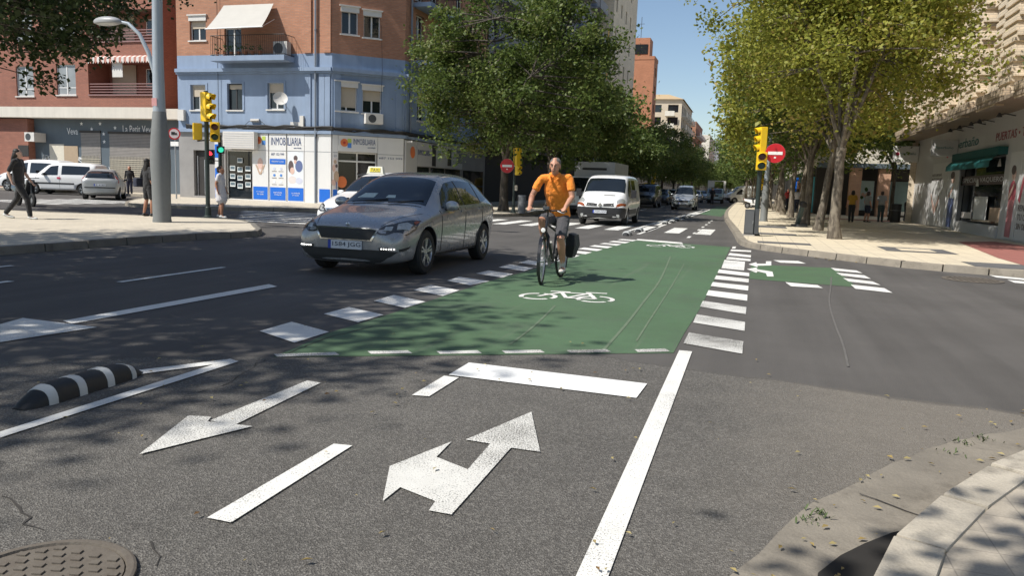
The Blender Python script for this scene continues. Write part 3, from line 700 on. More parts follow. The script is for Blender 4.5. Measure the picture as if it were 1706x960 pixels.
for i, h in enumerate(cols):
    h = (h[0], h[1], .14, 3.6); mb = MB(); F.box(mb, h[0], h[1], h[2], h[3], .004, .07); p_ = mb.build('advert_panel', SHOPW, cb, bevel=.008)
    F.flat(p_, 'blue_base', rc(h[0]+.04,h[1]-.04,.2,.86), BLUE, .082)
    F.flat(p_, 'joint', rc(h[0],h[1],2.72,2.75), GALV, .078)
    W_ = h[1]-h[0]
    F.txt(('tu hogar','servicio','tu vivienda')[i], h[0]+W_*.25, h[1]-W_*.25, .56, .64, SHOPW, p_, .083); F.txt(('tu casa','integral','y la nuestra')[i], h[0]+W_*.3, h[1]-W_*.3, .44, .52, SHOPW, p_, .083)
    E = lambda fu, fz, ru, rz: ell(h[0]+W_*fu, .9+1.85*fz, ru, rz)
    if i == 0:
        F.flat(p_, 'picture', E(.5,.62,.16,.3), SKIN_P, .082); F.flat(p_, 'picture', E(.52,.42,.18,.1), PALE_P, .085); F.flat(p_, 'picture', [(h[0]+.18,2.0),(h[0]+.26,2.0),(h[0]+W_/2+.04,1.5),(h[0]+W_/2-.06,1.5)], TAN_P, .086); F.flat(p_, 'picture', [(h[1]-.26,2.0),(h[1]-.18,2.0),(h[0]+W_/2+.06,1.5),(h[0]+W_/2-.04,1.5)], TAN_P, .0865)
        uc = h[0]+W_*.55; F.flat(p_, 'logo', ell(uc-.12,3.25,.17,.19), ORNG, .082); F.flat(p_, 'logo', ell(uc-.12,3.25,.06,.06), pm('logo_red', (.55,.05,.03), .5), .086)
        F.flat(p_, 'logo', rc(uc+.08,uc+.28,3.02,3.24), LBLU, .082); F.flat(p_, 'logo', rc(uc+.08,uc+.28,3.26,3.46), LIME, .082)
    if i == 1:
        F.flat(p_, 'blue_base', rc(h[0]+.04,h[1]-.04,2.05,2.32), BLUE, .082); F.txt('VENDEMOS TU CASA', h[0]+.14, h[1]-.14, 2.15, 2.23, SHOPW, p_, .083)
        F.txt('687 152 999', h[0]+.12, h[1]-.12, 2.5, 2.62, NAVY, p_, .075)
        for a in range(2):
            for b in range(3):
                cc = (h[0]+W_*(.3+.4*a), 1.82-.34*b); F.flat(p_, 'picture', ell(*cc,.07,.07), (LIL_P, LBLU, LT_P)[b], .082); F.flat(p_, 'picture', rc(cc[0]-.14,cc[0]+.14,cc[1]-.15,cc[1]-.13), HAIR_P, .082)
    if i == 2:
        F.flat(p_, 'picture', rc(h[0]+.04,h[1]-.04,.88,2.7), LT_P, .078)
        F.flat(p_, 'picture', E(.22,.56,.16,.32), HAIR_P, .082); F.flat(p_, 'picture', E(.3,.45,.13,.18), SKIN_P, .085); F.flat(p_, 'picture', E(.5,.8,.12,.14), HAIR_P, .083); F.flat(p_, 'picture', E(.7,.58,.22,.3), BLUE_P, .082); F.flat(p_, 'picture', E(.48,.7,.08,.1), SKIN_P, .088); F.flat(p_, 'picture', E(.3,.2,.24,.2), PALE_P, .084); F.flat(p_, 'picture', E(.7,.18,.2,.16), LIL_P, .086)
q0 = cols[1][0]+.12; q1 = cols[1][1]-.02; r0_ = cols[2][0]+.04; r1_ = cols[2][1]-.16
FL.txt('INMOB', q0, q1, 3.02, 3.42, NAVY, cb, .075); FL.txt('ILIARIA', q1+.09, r1_, 3.02, 3.42, NAVY, cb, .075); FL.txt('nueva vivienda', r0_+.35, r1_, 2.86, 2.94, NAVY, cb, .075)
mb = MB(); FL.box(mb, cols[2][1]+.02, 9.28, .14, 3.6, .004, .06); p_ = mb.build('advert_panel', SHOPW, cb); FL.flat(p_, 'blue_base', rc(8.62,9.24,.2,.86), BLUE, .072); FL.flat(p_, 'joint', rc(cols[2][1]+.02,9.28,2.72,2.75), GALV, .064)
mb = MB(); FL.box(mb, 3.2, 9.28, .1, .15, -.1, .1); mb.build('plinth', SHUTW, cb)
# chamfer shopfront
F = FC; pw = ch_door[0]
for a, b in ((.03, pw-.02), (ch_door[1]+.02, WC-.03)):
    mb = MB(); F.box(mb, a, b, .14, 3.6, .004, .06); p_ = mb.build('advert_panel', SHOPW, cb); F.flat(p_, 'joint', rc(a,b,2.72,2.75), GALV, .064)
    F.txt('687 152 999', a+.06, b-.06, 2.5, 2.6, NAVY, p_, .065)
    if a < 1:
        F.flat(p_, 'blue_base', rc(a+.02,b-.02,.2,.86), BLUE, .072); E = lambda fu, fz, ru, rz: ell(a+(b-a)*fu, .9+1.6*fz, ru, rz)
        F.flat(p_, 'picture', rc(a+.02,b-.02,.88,2.45), PALE_P, .068); F.flat(p_, 'picture', E(.72,.38,.13,.3), TAN_P, .072); F.flat(p_, 'picture', E(.72,.72,.06,.09), HAIR_P, .072); F.flat(p_, 'picture', rc(a+(b-a)*.62,a+(b-a)*.84,.88,1.25), BLUE_P, .074); F.flat(p_, 'picture', E(.25,.2,.12,.16), SKIN_P, .072); F.flat(p_, 'picture', E(.25,.65,.08,.2), SKIN_P, .072); F.flat(p_, 'picture', E(.48,.85,.08,.1), TAN_P, .072)
mb = MB(); F.box(mb, pw, ch_door[1], ch_door[3]+.02, 3.6, .004, .08); sg = mb.build('shop_sign', SHOPW, cb, bevel=.008)
z_ = (ch_door[3]+3.6)/2; F.flat(sg, 'logo', ell(pw+.3,z_+.05,.2,.2), ORNG, .092); F.flat(sg, 'logo', ell(pw+.3,z_+.05,.07,.07), MATS['logo_red'], .096); F.flat(sg, 'logo', rc(pw+.46,pw+.66,z_-.2,z_+.04), LBLU, .092); F.flat(sg, 'logo', rc(pw+.46,pw+.66,z_+.06,z_+.26), LIME, .092)
F.txt('INMOBILIARIA', pw+.76, ch_door[1]-.12, z_-.02, z_+.28, NAVY, sg, .084); F.txt('nueva vivienda', pw+1.5, ch_door[1]-.12, z_-.18, z_-.1, NAVY, sg, .084)
window(cb, F, ch_door, 'alum', .25, sill=False, name='door', glass=glassm('shop_glass', (.02,.018,.016), .05))
mb = MB(); F.box(mb, ch_door[0]+.05, ch_door[1]-.05, ch_door[3]-.5, ch_door[3]-.42, -.2, -.12); mb.build('door_frame', FRAMEW, cb)
F.flat(cb, 'logo', ell(ch_door[0]+.22,1.25,.26,.3), ORNG, -.1)
# street side shopfronts
F = FS
for a, b, m in ((.06,1.5,SHOPG),(1.55,3.4,SHOPG),(3.5,8.4,SHOPG)):
    mb = MB(); F.box(mb, a, b, 2.25 if a > .1 else .14, 3.55, .004, .1); p_ = mb.build('shop_sign', m, cb, bevel=.008)
    if a == .06: F.flat(p_, 'logo', ell(.9,2.95,.3,.32), ORNG, .112)
    if a == 1.55: F.txt('INMOBILIARIA', 1.62, 3.3, 2.85, 3.15, NAVY, p_, .105)
    if a == 3.5: F.flat(p_, 'logo', rc(3.55,4.1,2.3,3.5), DARKW, .112); F.flat(p_, 'logo', rc(5.9,6.5,2.4,3.4), DARKW, .112); F.flat(p_, 'logo', ell(4.6,2.95,.28,.36), pm('sign_sage', (.4,.5,.42), .5), .112); F.flat(p_, 'logo', rc(7.4,8.3,2.6,3.4), pm('sign_grey', (.2,.2,.2), .5), .112)
for a, b in ((1.6,3.3),(3.6,5.6),(5.8,8.2),(8.8,12.6)):
    mb = MB(); F.box(mb, a, b, .15, 2.2, .004, .03); mb.build('shop_window', GLASS, cb)
cam_ = MB(); F.box(cam_, .15, .25, 3.42, 3.52, .1, .4); cam_.build('flood_lamp', SHUTW, cb)
# ---------------------------------------------------------------- red brick block on the left
rb = thing('apartment_building', 'long red brick apartment block with white windows over dark shuttered shopfronts', 'building')
F2 = Fac((-47.5,38), (1,0)); W2 = F2.px(262,100)[0]
F2g = Fac((-47.5,39.0), (1,0))
h2 = [F2.rect(*r) for r in ((27,110,56,160),(94,107,126,158),(25,24,54,71),(92,30,124,67))]
h2 += [(a,b,c+3.05,d+3.05) for a,b,c,d in h2[2:]]; lg = [F2.rect(147,101,259,157), F2.rect(143,16,259,68)]
lg.append((lg[1][0],lg[1][1],lg[1][2]+3.05,lg[1][3]+3.05))
mb = MB(); wallgrid(mb, F2, W2, [(4.55,5.2,1),(5.2,20,0)], h2, .15) if False else None
wallgrid(mb, F2, W2, [(4.55,5.2,1),(5.2,14.2,0)], h2+lg, .15)
mb.cur = 0
for u0,u1,z0,z1 in lg:                                                  # recessed terraces
    A = [F2.pt(u0,z0,-.15),F2.pt(u1,z0,-.15),F2.pt(u1,z1,-.15),F2.pt(u0,z1,-.15)]; B = [p-F2.N*1.5 for p in A]
    mb.add(A+B, [(4,5,6,7),(1,0,4,5),(2,1,5,6),(3,2,6,7),(0,3,7,4)])
F2r = Fac((-47.5+W2,40.2), (1,0)); wallgrid(mb, F2r, -29.72+47.5-W2, [(4.55,5.2,1),(5.2,14.2,0)], [])
mb.add([(-47.5+W2,38,4.55),(-47.5+W2,40.2,4.55),(-47.5+W2,40.2,14.2),(-47.5+W2,38,14.2)], [(0,1,2,3)])
mb.cur = 1; mb.add([(-47.5,38,4.55),(-47.5+W2,38,4.55),(-47.5+W2,40.2,4.55),(-47.5,40.2,4.55)], [(3,2,1,0)])
mb.add([(-47.5+W2,40.2,4.55),(-29.72,40.2,4.55),(-29.72,39,4.55),(-47.5+W2,39,4.55)], [(0,1,2,3)]); mb.box(-47.5+W2+.01,-29.72,38.3,40.19,4.551,5.15)
mb.cur = 0; wallgrid(mb, F2g, 17.78, [(-.1,4.55,2)], []); close(mb, [(-47.5,38),(-47.5+W2,38),(-47.5+W2,40.2),(-29.72,40.2),(-29.72,52),(-47.5,52)], 0, 14.2, (0,1,2)); 
mb.build('wall', [BR_RED, BANDW, SLATE], rb)
PALEGL = glassm('curtained_glass', (.3,.32,.33), .1)
for h in h2: window(rb, F2, h, reveal=.15, glass=PALEGL)
for i, (u0,u1,z0,z1) in enumerate(lg):
    mb = MB()
    for k in range(4): F2.box(mb, u0+.02, u1, z0+.12+k*.16, z0+.17+k*.16, -.1, -.05)
    F2.box(mb, u0, u1, z0-.08, z0-.003, -.1, .08); mb.build('terrace_rail', pm('rail_mauve', (.28,.16,.15), .5), rb)
    mb = MB(); F2.box(mb, u0+.3, u0+2.1, z0, z0+2.1, -1.62, -1.56); mb.build('terrace_door', SHUT, rb)
    window(rb, F2, (u1-2.0, u1-.5, z0+.6, z1-.25), reveal=1.55, sill=False)
STRIPE = vstripe('striped_valance', (.66,.64,.6), (.46,.2,.15), .36, 0)
u0,u1 = F2.px(145,99,.25)[0], F2.px(254,95,.25)[0]; zt = F2.px(200,95,.2)[1]; mb = MB(); n = 26
for k in range(n):
    a, b = u0+(u1-u0)*k/n, u0+(u1-u0)*(k+1)/n; m_ = (a+b)/2
    mb.add([F2.pt(a,zt,.24),F2.pt(b,zt,.24),F2.pt(b,zt-.22,.26),F2.pt(m_,zt-.36,.26),F2.pt(a,zt-.22,.26)], [(4,3,2,1,0)])
mb.add([F2.pt(u0,zt,.24),F2.pt(u1,zt,.24),F2.pt(u1,zt+.12,.0),F2.pt(u0,zt+.12,.0)], [(0,1,2,3)])
mb.build('awning', STRIPE, rb)
aircon(rb, F2, F2.px(209,120,-1)[0], F2.px(226,120,-1)[0], lg[0][2]+1.0, lg[0][2]+1.9, .0)
G = F2g
h = G.rect(-30,196,58,262); mb = MB(); G.box(mb, h[0], h[1], 0, 4.5, .004, .5); mb.build('brick_pier', BR_RED, rb)
for r in ((31,242,48,260),): 
    q = G.rect(*r,.5); mb = MB(); G.box(mb, q[0], q[1], q[2], q[3], .5, .53); mb.build('door', DARKW, rb)
q = G.rect(50,221,66,236,.5); aircon(rb, G, q[0], q[1], q[2], q[3], .9)
for r in ((137,218,169,322),(184,220,259,322)):
    q = G.rect(*r); mb = MB(); G.box(mb, q[0], q[1], .15, q[3], .004, .03); s_ = mb.build('roller_shutter', ROLLER, rb)
    mb = MB(); n = int((q[1]-q[0])/.11); zt_ = .75; z2_ = 2.3
    for k in range(n):
        u = q[0]+k*.11
        G.box(mb, u, u+.022, zt_, z2_, .04, .05)
    for k in range(int((z2_-zt_)/.12)): G.box(mb, q[0], q[1], zt_+k*.12, zt_+k*.12+.04, .05, .056)
    mb.build('shutter_grille', pm('grille_cream', (.52,.48,.38), .5), s_)
    mb = MB(); G.box(mb, q[0]-.06, q[1]+.06, q[3]-.12, q[3]+.02, .004, .08); mb.build('shutter_box', DARKW, s_)
for r, m in (((84,240,108,290),pm('board_cream',(.66,.62,.52),.7)),((108,243,131,290),pm('board_tan',(.42,.32,.22),.7))):
    q = G.rect(*r); mb = MB(); G.box(mb, q[0], q[1], 1.0, q[3], .004, .04); mb.build('hoarding', m, rb)
LETW = pm('white_lettering', (.8,.82,.83), .5)
q = G.rect(112,213,130,224); G.txt('Veva', *q, LETW, rb, .02); q = G.rect(205,209,256,221); G.txt('La Petit Veva', *q, LETW, rb, .02)
def star(F, u, z, r): return [(u+(r if k%2==0 else r*.42)*math.sin(k*math.pi/5), z+(r if k%2==0 else r*.42)*math.cos(k*math.pi/5)) for k in range(10)]
for x, y in ((136,206),(167,206),(153,215),(192,213),(173,223),(174,236)):
    u, z = G.px(x, y); G.flat(rb, 'star', star(G, u, z, .13), LETW, .02)
mb = MB()
for x, y in ((75,270),(130,265),(182,290)):                              # chalky tags on the shopfront
    u, z = G.px(x, y)
    for k in range(5): mb.tube([G.pt(u+rnd.uniform(-.5,.5), z+rnd.uniform(-.6,.5), .02) for _ in range(4)], .02, 4)
mb.build('graffiti', LETW, rb)
mb = MB(); F2r.box(mb, 0.2, 2.2, 6.0, 7.9, -.1, -.06); mb.build('terrace_door', DARKW, rb)
# ---------------------------------------------------------------- generic blocks up the avenue
def block(label, x0, x1, y0, y1, h, wall, floors=6, z0=4.0, front=True, side='R', win=(1.2,1.4), pitch=3.0, balc=None, name='apartment_building', gl=None, base=None, cap=None):
    b = thing(name, label, 'building'); mb = MB(); mats = [wall, base or DARKW, ROOFM]; wins = []
    fh = (h-z0-.5)/floors
    FF = Fac((x0,y0), (1,0)); FR = Fac((x1,y0), (0,1)) if side == 'R' else Fac((x0,y1), (0,-1))
    def holes(F, w):
        n = max(1, int(w/pitch)); out = []
        for i in range(n):
            u = (i+.5)*w/n
            for f in range(floors): out.append((u-win[0]/2, u+win[0]/2, z0+f*fh+.9, z0+f*fh+.9+win[1]))
        return out
    bands = [(-.1,z0,1),(z0,h,0)]; mx = 48
    hf = holes(FF, x1-x0) if front else []; hr = holes(FR, y1-y0)
    wallgrid(mb, FF, x1-x0, bands, hf[:mx]); wallgrid(mb, FR, y1-y0, bands, hr[:mx])
    mb.cur = 0; close(mb, [(x0,y0),(x1,y0),(x1,y1),(x0,y1)], 0, h, (0,1) if side == 'R' else (0,3)); mb.build('wall', mats, b)
    for F, hs_ in ((FF, hf[:mx]), (FR, hr[:mx])):
        for q in hs_: window(b, F, q, 'plain', glass=gl)
    if balc:
        for F, w in ((FF, x1-x0 if front else 0), (FR, y1-y0)):
            n = int(w/balc[0])
            for i in range(n):
                for f in range(floors):
                    u = (i+.5)*w/n; mb = MB(); zz = z0+f*fh; F.box(mb, u-balc[1]/2, u+balc[1]/2, zz+.05, zz+.2, .004, 1.1); F.box(mb, u-balc[1]/2, u+balc[1]/2, zz+.2, zz+1.1, 1.0, 1.1)
                    mb.build('balcony', balc[2], b)
    mb = MB(); 
    for F, w in ((FF, x1-x0), (FR, y1-y0)): F.box(mb, -.02, w+.02, h-.02, h+.5, -.3, .06+rnd.uniform(0,.004))
    mb.build('parapet', cap or wall, b); return b
AMB = pm('amber_blind', (.6,.33,.03), .6)
g3 = block('grey rendered apartment block with deep balconies behind the big dark green tree', -30, -17.6, 50.6, 88, 27, GREYW, 7, balc=(6, 4.2, GREYW), front=False)
tw = block('tall pale brick tower rising behind the grey apartment block', -26, -16.2, 89, 106, 44, BR_PALE, 12, win=(.9,1.5), pitch=3.4, front=False)
FT = Fac((-17.6,50.6),(0,1)); mb = MB()
for z in (13.4, 16.9): FT.box(mb, 36.6, 37.3, z, z+1.9, 1.15, 1.2)
mb.build('amber_awning', AMB, g3)
ob = block('plain orange brick block with a small rooftop penthouse', -30, -16.0, 125, 129.5, 21.6, BR_FAR, 6, front=False, gl=GLASS)
mb = MB(); mb.box(-22,-16.9,125.6,129,22.1,25.0); ph = mb.build('penthouse', BR_FAR, ob); mb = MB(); mb.box(-19.6,-17.2,125.53,125.6,22.5,24.0); mb.build('window', GLASS, ph)
mb = MB()
for x in (-20.3,-19.8): mb.box(x-.12,x+.12,127,127.3,25,26.6)
mb.cyl((-18.6,127,25),(-18.6,127,28.5),.04,n=4); mb.cyl((-19.1,127,27.4),(-18.1,127,27.4),.03,n=4); mb.build('chimney', DARKG, ob)
bb = block('beige block stepped with rounded corner balconies down the avenue', -30, -15.6, 172, 200, 20.2, BEIGE, 6, win=(2.2,1.6), pitch=3.6, balc=(4.6, 2.0, BANDW))
mb = MB(); mb.add([(-30,171.5,20.7),(-15.2,171.5,20.7),(-15.2,200,20.7),(-30,200,20.7),(-24,186,23.4),(-20,186,23.4)], [(0,1,5,4),(1,2,5),(2,3,4,5),(3,0,4)]); mb.build('roof', pm('roof_tile_ochre', (.5,.36,.2), .8), bb)
block('brown brick block just beyond the beige balconied one', -30, -14.8, 206, 232, 18.5, BR_ORANGE, 5, balc=(5, 3, BANDW))
block('white ended block with brown brick sides far down the avenue', -32, -14.2, 262, 300, 19, BANDW, 6, win=(1.4,1.4), pitch=5)
block('grey block with stacked bay balconies far down the avenue', -32, -13.4, 320, 380, 21, GREYW, 6, pitch=6, balc=(8, 4, BEIGE))
block('most distant brown block closing the left side of the avenue', -34, -12.5, 410, 520, 22, BEIGE, 6, pitch=9)
block('brick apartment block beyond the red brick one, at the far left edge', -75, -48.2, 39, 60, 18, BR_RED, 5, win=(1.6,1.5))
# ---------------------------------------------------------------- right: brick building over the door shop
rs = thing('apartment_building', 'pale brick apartment building with toothed piers over a grey door showroom', 'building')
FR = Fac((8.4,46.6),(0,-1)); WR = 30
sd = FR.rect(1592,270,1668,394); sd = (sd[0], sd[1], .55, 3.05)
mb = MB(); wallgrid(mb, FR, WR, [(-.1,4.62,0)], [sd], .3)
FU = Fac((8.1,46.6),(0,-1)); uh = []
for k in range(7):
    for f in range(5): uh.append((3.1+k*4.05, 4.5+k*4.05, 5.7+f*3.1, 7.9+f*3.1))
wallgrid(mb, FU, WR, [(4.62,20,1)], uh, .3); mb.cur = 1
FE = Fac((8.1,46.6),(1,0)); close(mb, [(8.1,16.6),(25,16.6),(25,46.6),(8.1,46.6)], 0, 20, (3,)); mb.build('wall', [SHOPG, BR_PALE], rs)
for q in uh: window(rs, FU, q, 'plain', .3)
mb = MB(); FU.box(mb, 0, WR, 4.5, 4.62, -.3, 1.0); mb.build('soffit', wallpaint('soffit_brown', (.3,.24,.18)), rs)
DARKB = brick('brick_pale_band', (.5,.39,.27), (.42,.33,.22), (.3,.25,.2))
for k in range(7):
    for j, (ua, ub) in enumerate(((.05,1.45),(1.6,3.0))):
        mb = MB(); z = 4.625; c = 0
        while z < 19.8:
            o_ = (.0,.09,.16,.09)[c % 4]; dd = (.62,.8)[j]
            FU.box(mb, ua+k*4.05+o_*.9, ub+k*4.05+(.12-o_), z, z+.145, .003, dd+(.05 if c % 2 else 0)); z += .15; c += 1
        mb.build('brick_pier', BR_PALE, rs)
    mb = MB(); FU.box(mb, .02+k*4.05, 3.1+k*4.05, 4.63, 4.9, .81, 1.02); FU.box(mb, .02+k*4.05, 2.2+k*4.05, 4.42, 4.63, .7, .98); mb.build('brick_band', DARKB, rs, bevel=.05)
    for f in range(3):
        mb = MB(); FU.box(mb, 3.05+k*4.05, 4.1+k*4.05, 5.0+f*3.1, 5.5+f*3.1, .1, .5); pl_ = mb.build('planter', BR_PALE, rs)
        mb = MB()
        for _ in range(60):
            p = FU.pt(3.1+k*4.05+rnd.uniform(0,1.0), 5.5+f*3.1+abs(rnd.gauss(0,.3)), .3+rnd.gauss(0,.12)); a = V((rnd.gauss(0,1),rnd.gauss(0,1),rnd.gauss(0,.8)+.6)).normalized(); b_ = a.orthogonal()
            mb.add([p, p+a*.1+b_*.03, p+a*.28, p+a*.1-b_*.03], [(0,1,2,3)])
        mb.build('planter_leaves', LEAFD, pl_)
window(rs, FR, sd, 'fixed', .3, frame=FRAMED, sill=False, name='shop_window')
mb = MB(); F = FR
for x, y in ((1536,0),): pass
PANG = wallpaint('panel_grey', (.66,.66,.66), .05, .05, .4)
ux = [FR.px(x, 390)[0] for x in (1545,1562,1572,1590,1672,1692,1722)]
for a, b in zip(ux, ux[1:]):
    if abs(a-ux[3]) < .01: continue
    mb = MB(); FR.box(mb, a+.03, b-.03, .2, 3.1, .004, .06); p_ = mb.build('shop_panel', PANG, rs, bevel=.006); i = ux.index(a); w_ = b-a
    if i == 0: FR.txt('REFORMAS', a+.1, b-.1, 2.5, 2.62, HAIR_P, p_, .065); FR.txt('INTEGRALES', a+.1, b-.1, 2.3, 2.42, HAIR_P, p_, .065); FR.flat(p_, 'picture', [(a+.3,1.4),(a+w_*.55,.7),(b-.2,1.3),(b-.25,1.6),(a+w_*.55,1.05),(a+.2,1.7)], SKIN_P, .072)
    if i in (2,4):
        m_ = (a+b)/2; c1_, c2_ = ((LT_P, BLUE_P), (pm('print_red', (.45,.1,.13), .5), pm('print_rose', (.5,.2,.22), .5)))[i == 4]
        FR.flat(p_, 'picture', ell(m_,1.7,w_*.3,.45), c1_, .072); FR.flat(p_, 'picture', ell(m_,2.35,w_*.16,.2), SKIN_P, .072); FR.flat(p_, 'picture', ell(m_-w_*.06,2.5,w_*.18,.16), HAIR_P, .075); FR.flat(p_, 'picture', [(m_-w_*.25,.25),(m_+w_*.2,.25),(m_+w_*.25,1.5),(m_-w_*.22,1.5)], c2_, .078)
        FR.flat(p_, 'picture', [(m_-w_*.3,1.6),(m_-w_*.2,1.5),(m_+w_*.15,1.95),(m_+w_*.1,2.05)], SKIN_P, .082)
    if i == 5:
        for k, s_ in enumerate(('RENUEVA','TU CASA','SIN OBRAS')): FR.txt(s_, a+.15, b-.12, 1.15-.3*k, 1.35-.3*k, HAIR_P, p_, .065)
        FR.flat(p_, 'picture', [(a+.05,1.5),(a+.5,2.6),(a+.62,2.5),(a+.25,1.4)], MATS['print_red'], .072)
TEAL = pm('teal_awning', (.005,.085,.085), .7, var=.1)
mb = MB(); FR.box(mb, sd[0]-.05, sd[1]+.15, sd[3]+.02, sd[3]+.3, .004, .3); mb.add([FR.pt(sd[0],sd[3]+.02,.28),FR.pt(sd[1],sd[3]+.02,.28),FR.pt(sd[1],sd[3]-.22,.5),FR.pt(sd[0],sd[3]-.22,.5),FR.pt(sd[0],sd[3]-.42,.51),FR.pt(sd[1],sd[3]-.42,.51)], [(0,1,2,3),(3,2,5,4)]); mb.build('awning', TEAL, rs)
FR.txt('ESPECIAL VAQUEROS', sd[0]+.1, sd[1]-.2, 2.12, 2.34, SHOPW, rs, -.13); mb = MB(); FR.box(mb, sd[0]+.06, sd[1]-.06, 2.05, 2.42, -.15, -.136); mb.build('window_banner', HAIR_P, rs)
mb = MB(); FR.box(mb, sd[0], sd[1], .06, .52, .01, .05); mb.build('plinth', SHOPG, rs)
for i, (u, w_, z, h_, m) in enumerate(((.6,1.6,.7,.25,PALE_P),(2.4,1.8,.7,.9,SHOPW),(4.6,1.4,.7,.5,TAN_P),(6.0,1.6,.7,.3,PALE_P))):
    if sd[0]+u+w_ < sd[1]: FR.flat(rs, 'display_item', rc(sd[0]+u,sd[0]+u+w_,z,z+h_), m, -.13)
LAMPW = pm('pendant_white', (.75,.75,.73), .4)
for u, z in ((2.6,2.0),(5.2,2.7)):
    if sd[0]+u < sd[1]: FR.flat(rs, 'pendant_lamp', [(sd[0]+u-.22,z),(sd[0]+u+.22,z),(sd[0]+u+.06,z+.28),(sd[0]+u-.06,z+.28)], LAMPW, -.12)
lu = FR.rect(1573,234,1587,272); z0_ = 3.55
FR.flat(rs, 'logo', ell((lu[0]+lu[1])/2,3.72,.32,.42), pm('logo_crimson', (.6,.04,.1), .5), .012); FR.flat(rs, 'logo', ell((lu[0]+lu[1])/2,3.72,.18,.26), PALE_P, .018); FR.flat(rs, 'logo', ell((lu[0]+lu[1])/2,3.66,.09,.16), MATS['logo_crimson'], .024)
a, b = FR.px(1586,250)[0], FR.px(1630,245)[0]; FR.txt('hiperbaño', a, b, 3.5, 4.0, pm('sign_teal', (.01,.16,.17), .5), rs, .012)
a = FR.px(1659,240)[0]; FR.txt('PUERTAS • TARIMAS', a, a+5.2, 3.6, 3.9, pm('sign_maroon', (.32,.06,.08), .5), rs, .012)
for x, y in ((1603,237),(1620,231),(1640,228),(1655,222),(1690,216)):
    u = FR.px(x, y)[0]; mb = MB(); mb.tube([FR.pt(u,4.35,.0),FR.pt(u,4.42,.35),FR.pt(u,4.36,.5)], .02, 5); mb.lathe([(.03,.08),(.1,-.06),(.0,-.02)], 8, FR.pt(u,4.36,.5)); mb.build('sign_lamp', DARKG, rs)
# projecting sign boxes
mb = MB(); mb.box(7.15,8.38,46.2,46.5,3.35,4.2); s_ = mb.build('projecting_sign', pm('sign_box_white', (.78,.78,.77), .4), rs, bevel=.02)
FP = Fac((7.15,46.2),(1,0)); FP.flat(s_, 'logo', ell(.2,.0+3.78,.09,.1), MATS['logo_crimson'], .012); FP.txt('hiperbaño', .34, 1.1, 3.7, 3.86, MATS['sign_teal'], s_, .012)
mb = MB(); mb.box(7.35,8.38,37.9,38.2,3.3,4.0); s_ = mb.build('projecting_sign', pm('sign_box_grey', (.5,.5,.5), .4), rs, bevel=.02)
FP = Fac((7.35,37.9),(1,0)); FP.txt('hiperbaño', .15, .85, 3.58, 3.72, MATS['sign_teal'], s_, .012)
# ---------------------------------------------------------------- bank arcade block behind
bk = thing('apartment_building', 'bank building with salmon brick pillars and black fascia behind the plane trees', 'building')
FB = Fac((4.2,57.5),(1,0)); mb = MB(); wallgrid(mb, FB, 16, [(-.1,3.4,0),(3.4,19,1)], [(1.2+3.2*k,2.8+3.2*k,4.6+3*f,6.2+3*f) for k in range(4) for f in range(4)])
FBL = Fac((4.2,112),(0,-1)); wallgrid(mb, FBL, 54.5, [(-.1,3.4,0),(3.4,19,1)], [(1.5+5.4*k,3.0+5.4*k,4.6+3*f,6.2+3*f) for k in range(10) for f in range(4)])
mb.cur = 1; close(mb, [(4.2,57.5),(20.2,57.5),(20.2,112),(4.2,112)], 0, 19, (0,3)); mb.build('wall', [DARKW, wallpaint('cream_render', (.6,.55,.45))], bk)
for k in range(4):
    for f in range(4): window(bk, FB, (1.2+3.2*k,2.8+3.2*k,4.6+3*f,6.2+3*f), 'plain')
for k in range(10):
    for f in range(4): window(bk, FBL, (1.5+5.4*k,3.0+5.4*k,4.6+3*f,6.2+3*f), 'plain')
for u in (2.35, 4.1, 10.3):
    mb = MB(); FB.box(mb, u-.36, u+.36, .13, 3.35, .9, 1.5); mb.build('pillar', BR_PINK, bk)
mb = MB(); FB.box(mb, 4.5, 10.0, 2.62, 3.36, .3, .6); s_ = mb.build('shop_sign', DARKW, bk); q = FB.rect(1514,286,1537,293,.6); FB.txt('CaixaBank', 5.9, 7.1, 2.85, 3.08, LETW, s_, .605)
mb = MB(); FB.box(mb, 0, 16, 3.3, 3.6, .1, 1.7); mb.build('canopy', SLATE, bk)
ICE = pm('poster_ice_blue', (.55,.72,.74), .5); 
for a, b, z0, z1, m in ((2.85,3.7,.5,2.5,ICE),(4.6,6.2,.5,2.5,pm('blind_teal',(.16,.25,.27),.5)),(6.7,8.0,.4,2.4,LT_P),(8.2,9.8,.3,2.5,ICE),(4.6,6.2,.25,.5,SHOPW)):
    o_ = FB.flat(bk, 'poster', rc(a,b,z0,z1), m, .05)
    if m is LT_P: FB.flat(bk, 'poster', ell(7.1,1.9,.22,.28), SKIN_P, .06); FB.flat(bk, 'poster', ell(7.6,1.85,.22,.28), TAN_P, .06); FB.flat(bk, 'poster', rc(6.9,7.8,.6,1.35), HAIR_P, .06)
    if a == 2.85:
        for _ in range(9): FB.flat(bk, 'poster', ell(2.95+rnd.random()*.65,1.0+rnd.random()*1.0,.1,.12), rnd.choice((LEAFD, HAIR_P, SKIN_P, LIL_P)), .06+rnd.random()*.01)
CYAN = pm('cyan_shopfront', (.12,.48,.58), .5)
for a, b, z0, z1, m in ((43,46,.2,2.6,CYAN),(47.2,48.6,.2,2.6,SLATE),(40,42.6,2.4,3.3,TEAL),(36,39,.2,2.6,BR_PINK),(30,33,.3,3.0,BLUE),(26,29,.3,2.5,BANDW),(50,53.6,.2,2.7,CYAN)):
    o_ = MB(); FBL.box(o_, a, b, z0, z1, .01, .25); o_.build('shopfront', m, bk)
block('cream apartment block down the right side of the avenue behind the trees', 4.4, 20, 114, 200, 18, BEIGE, 5, side='L', pitch=6)
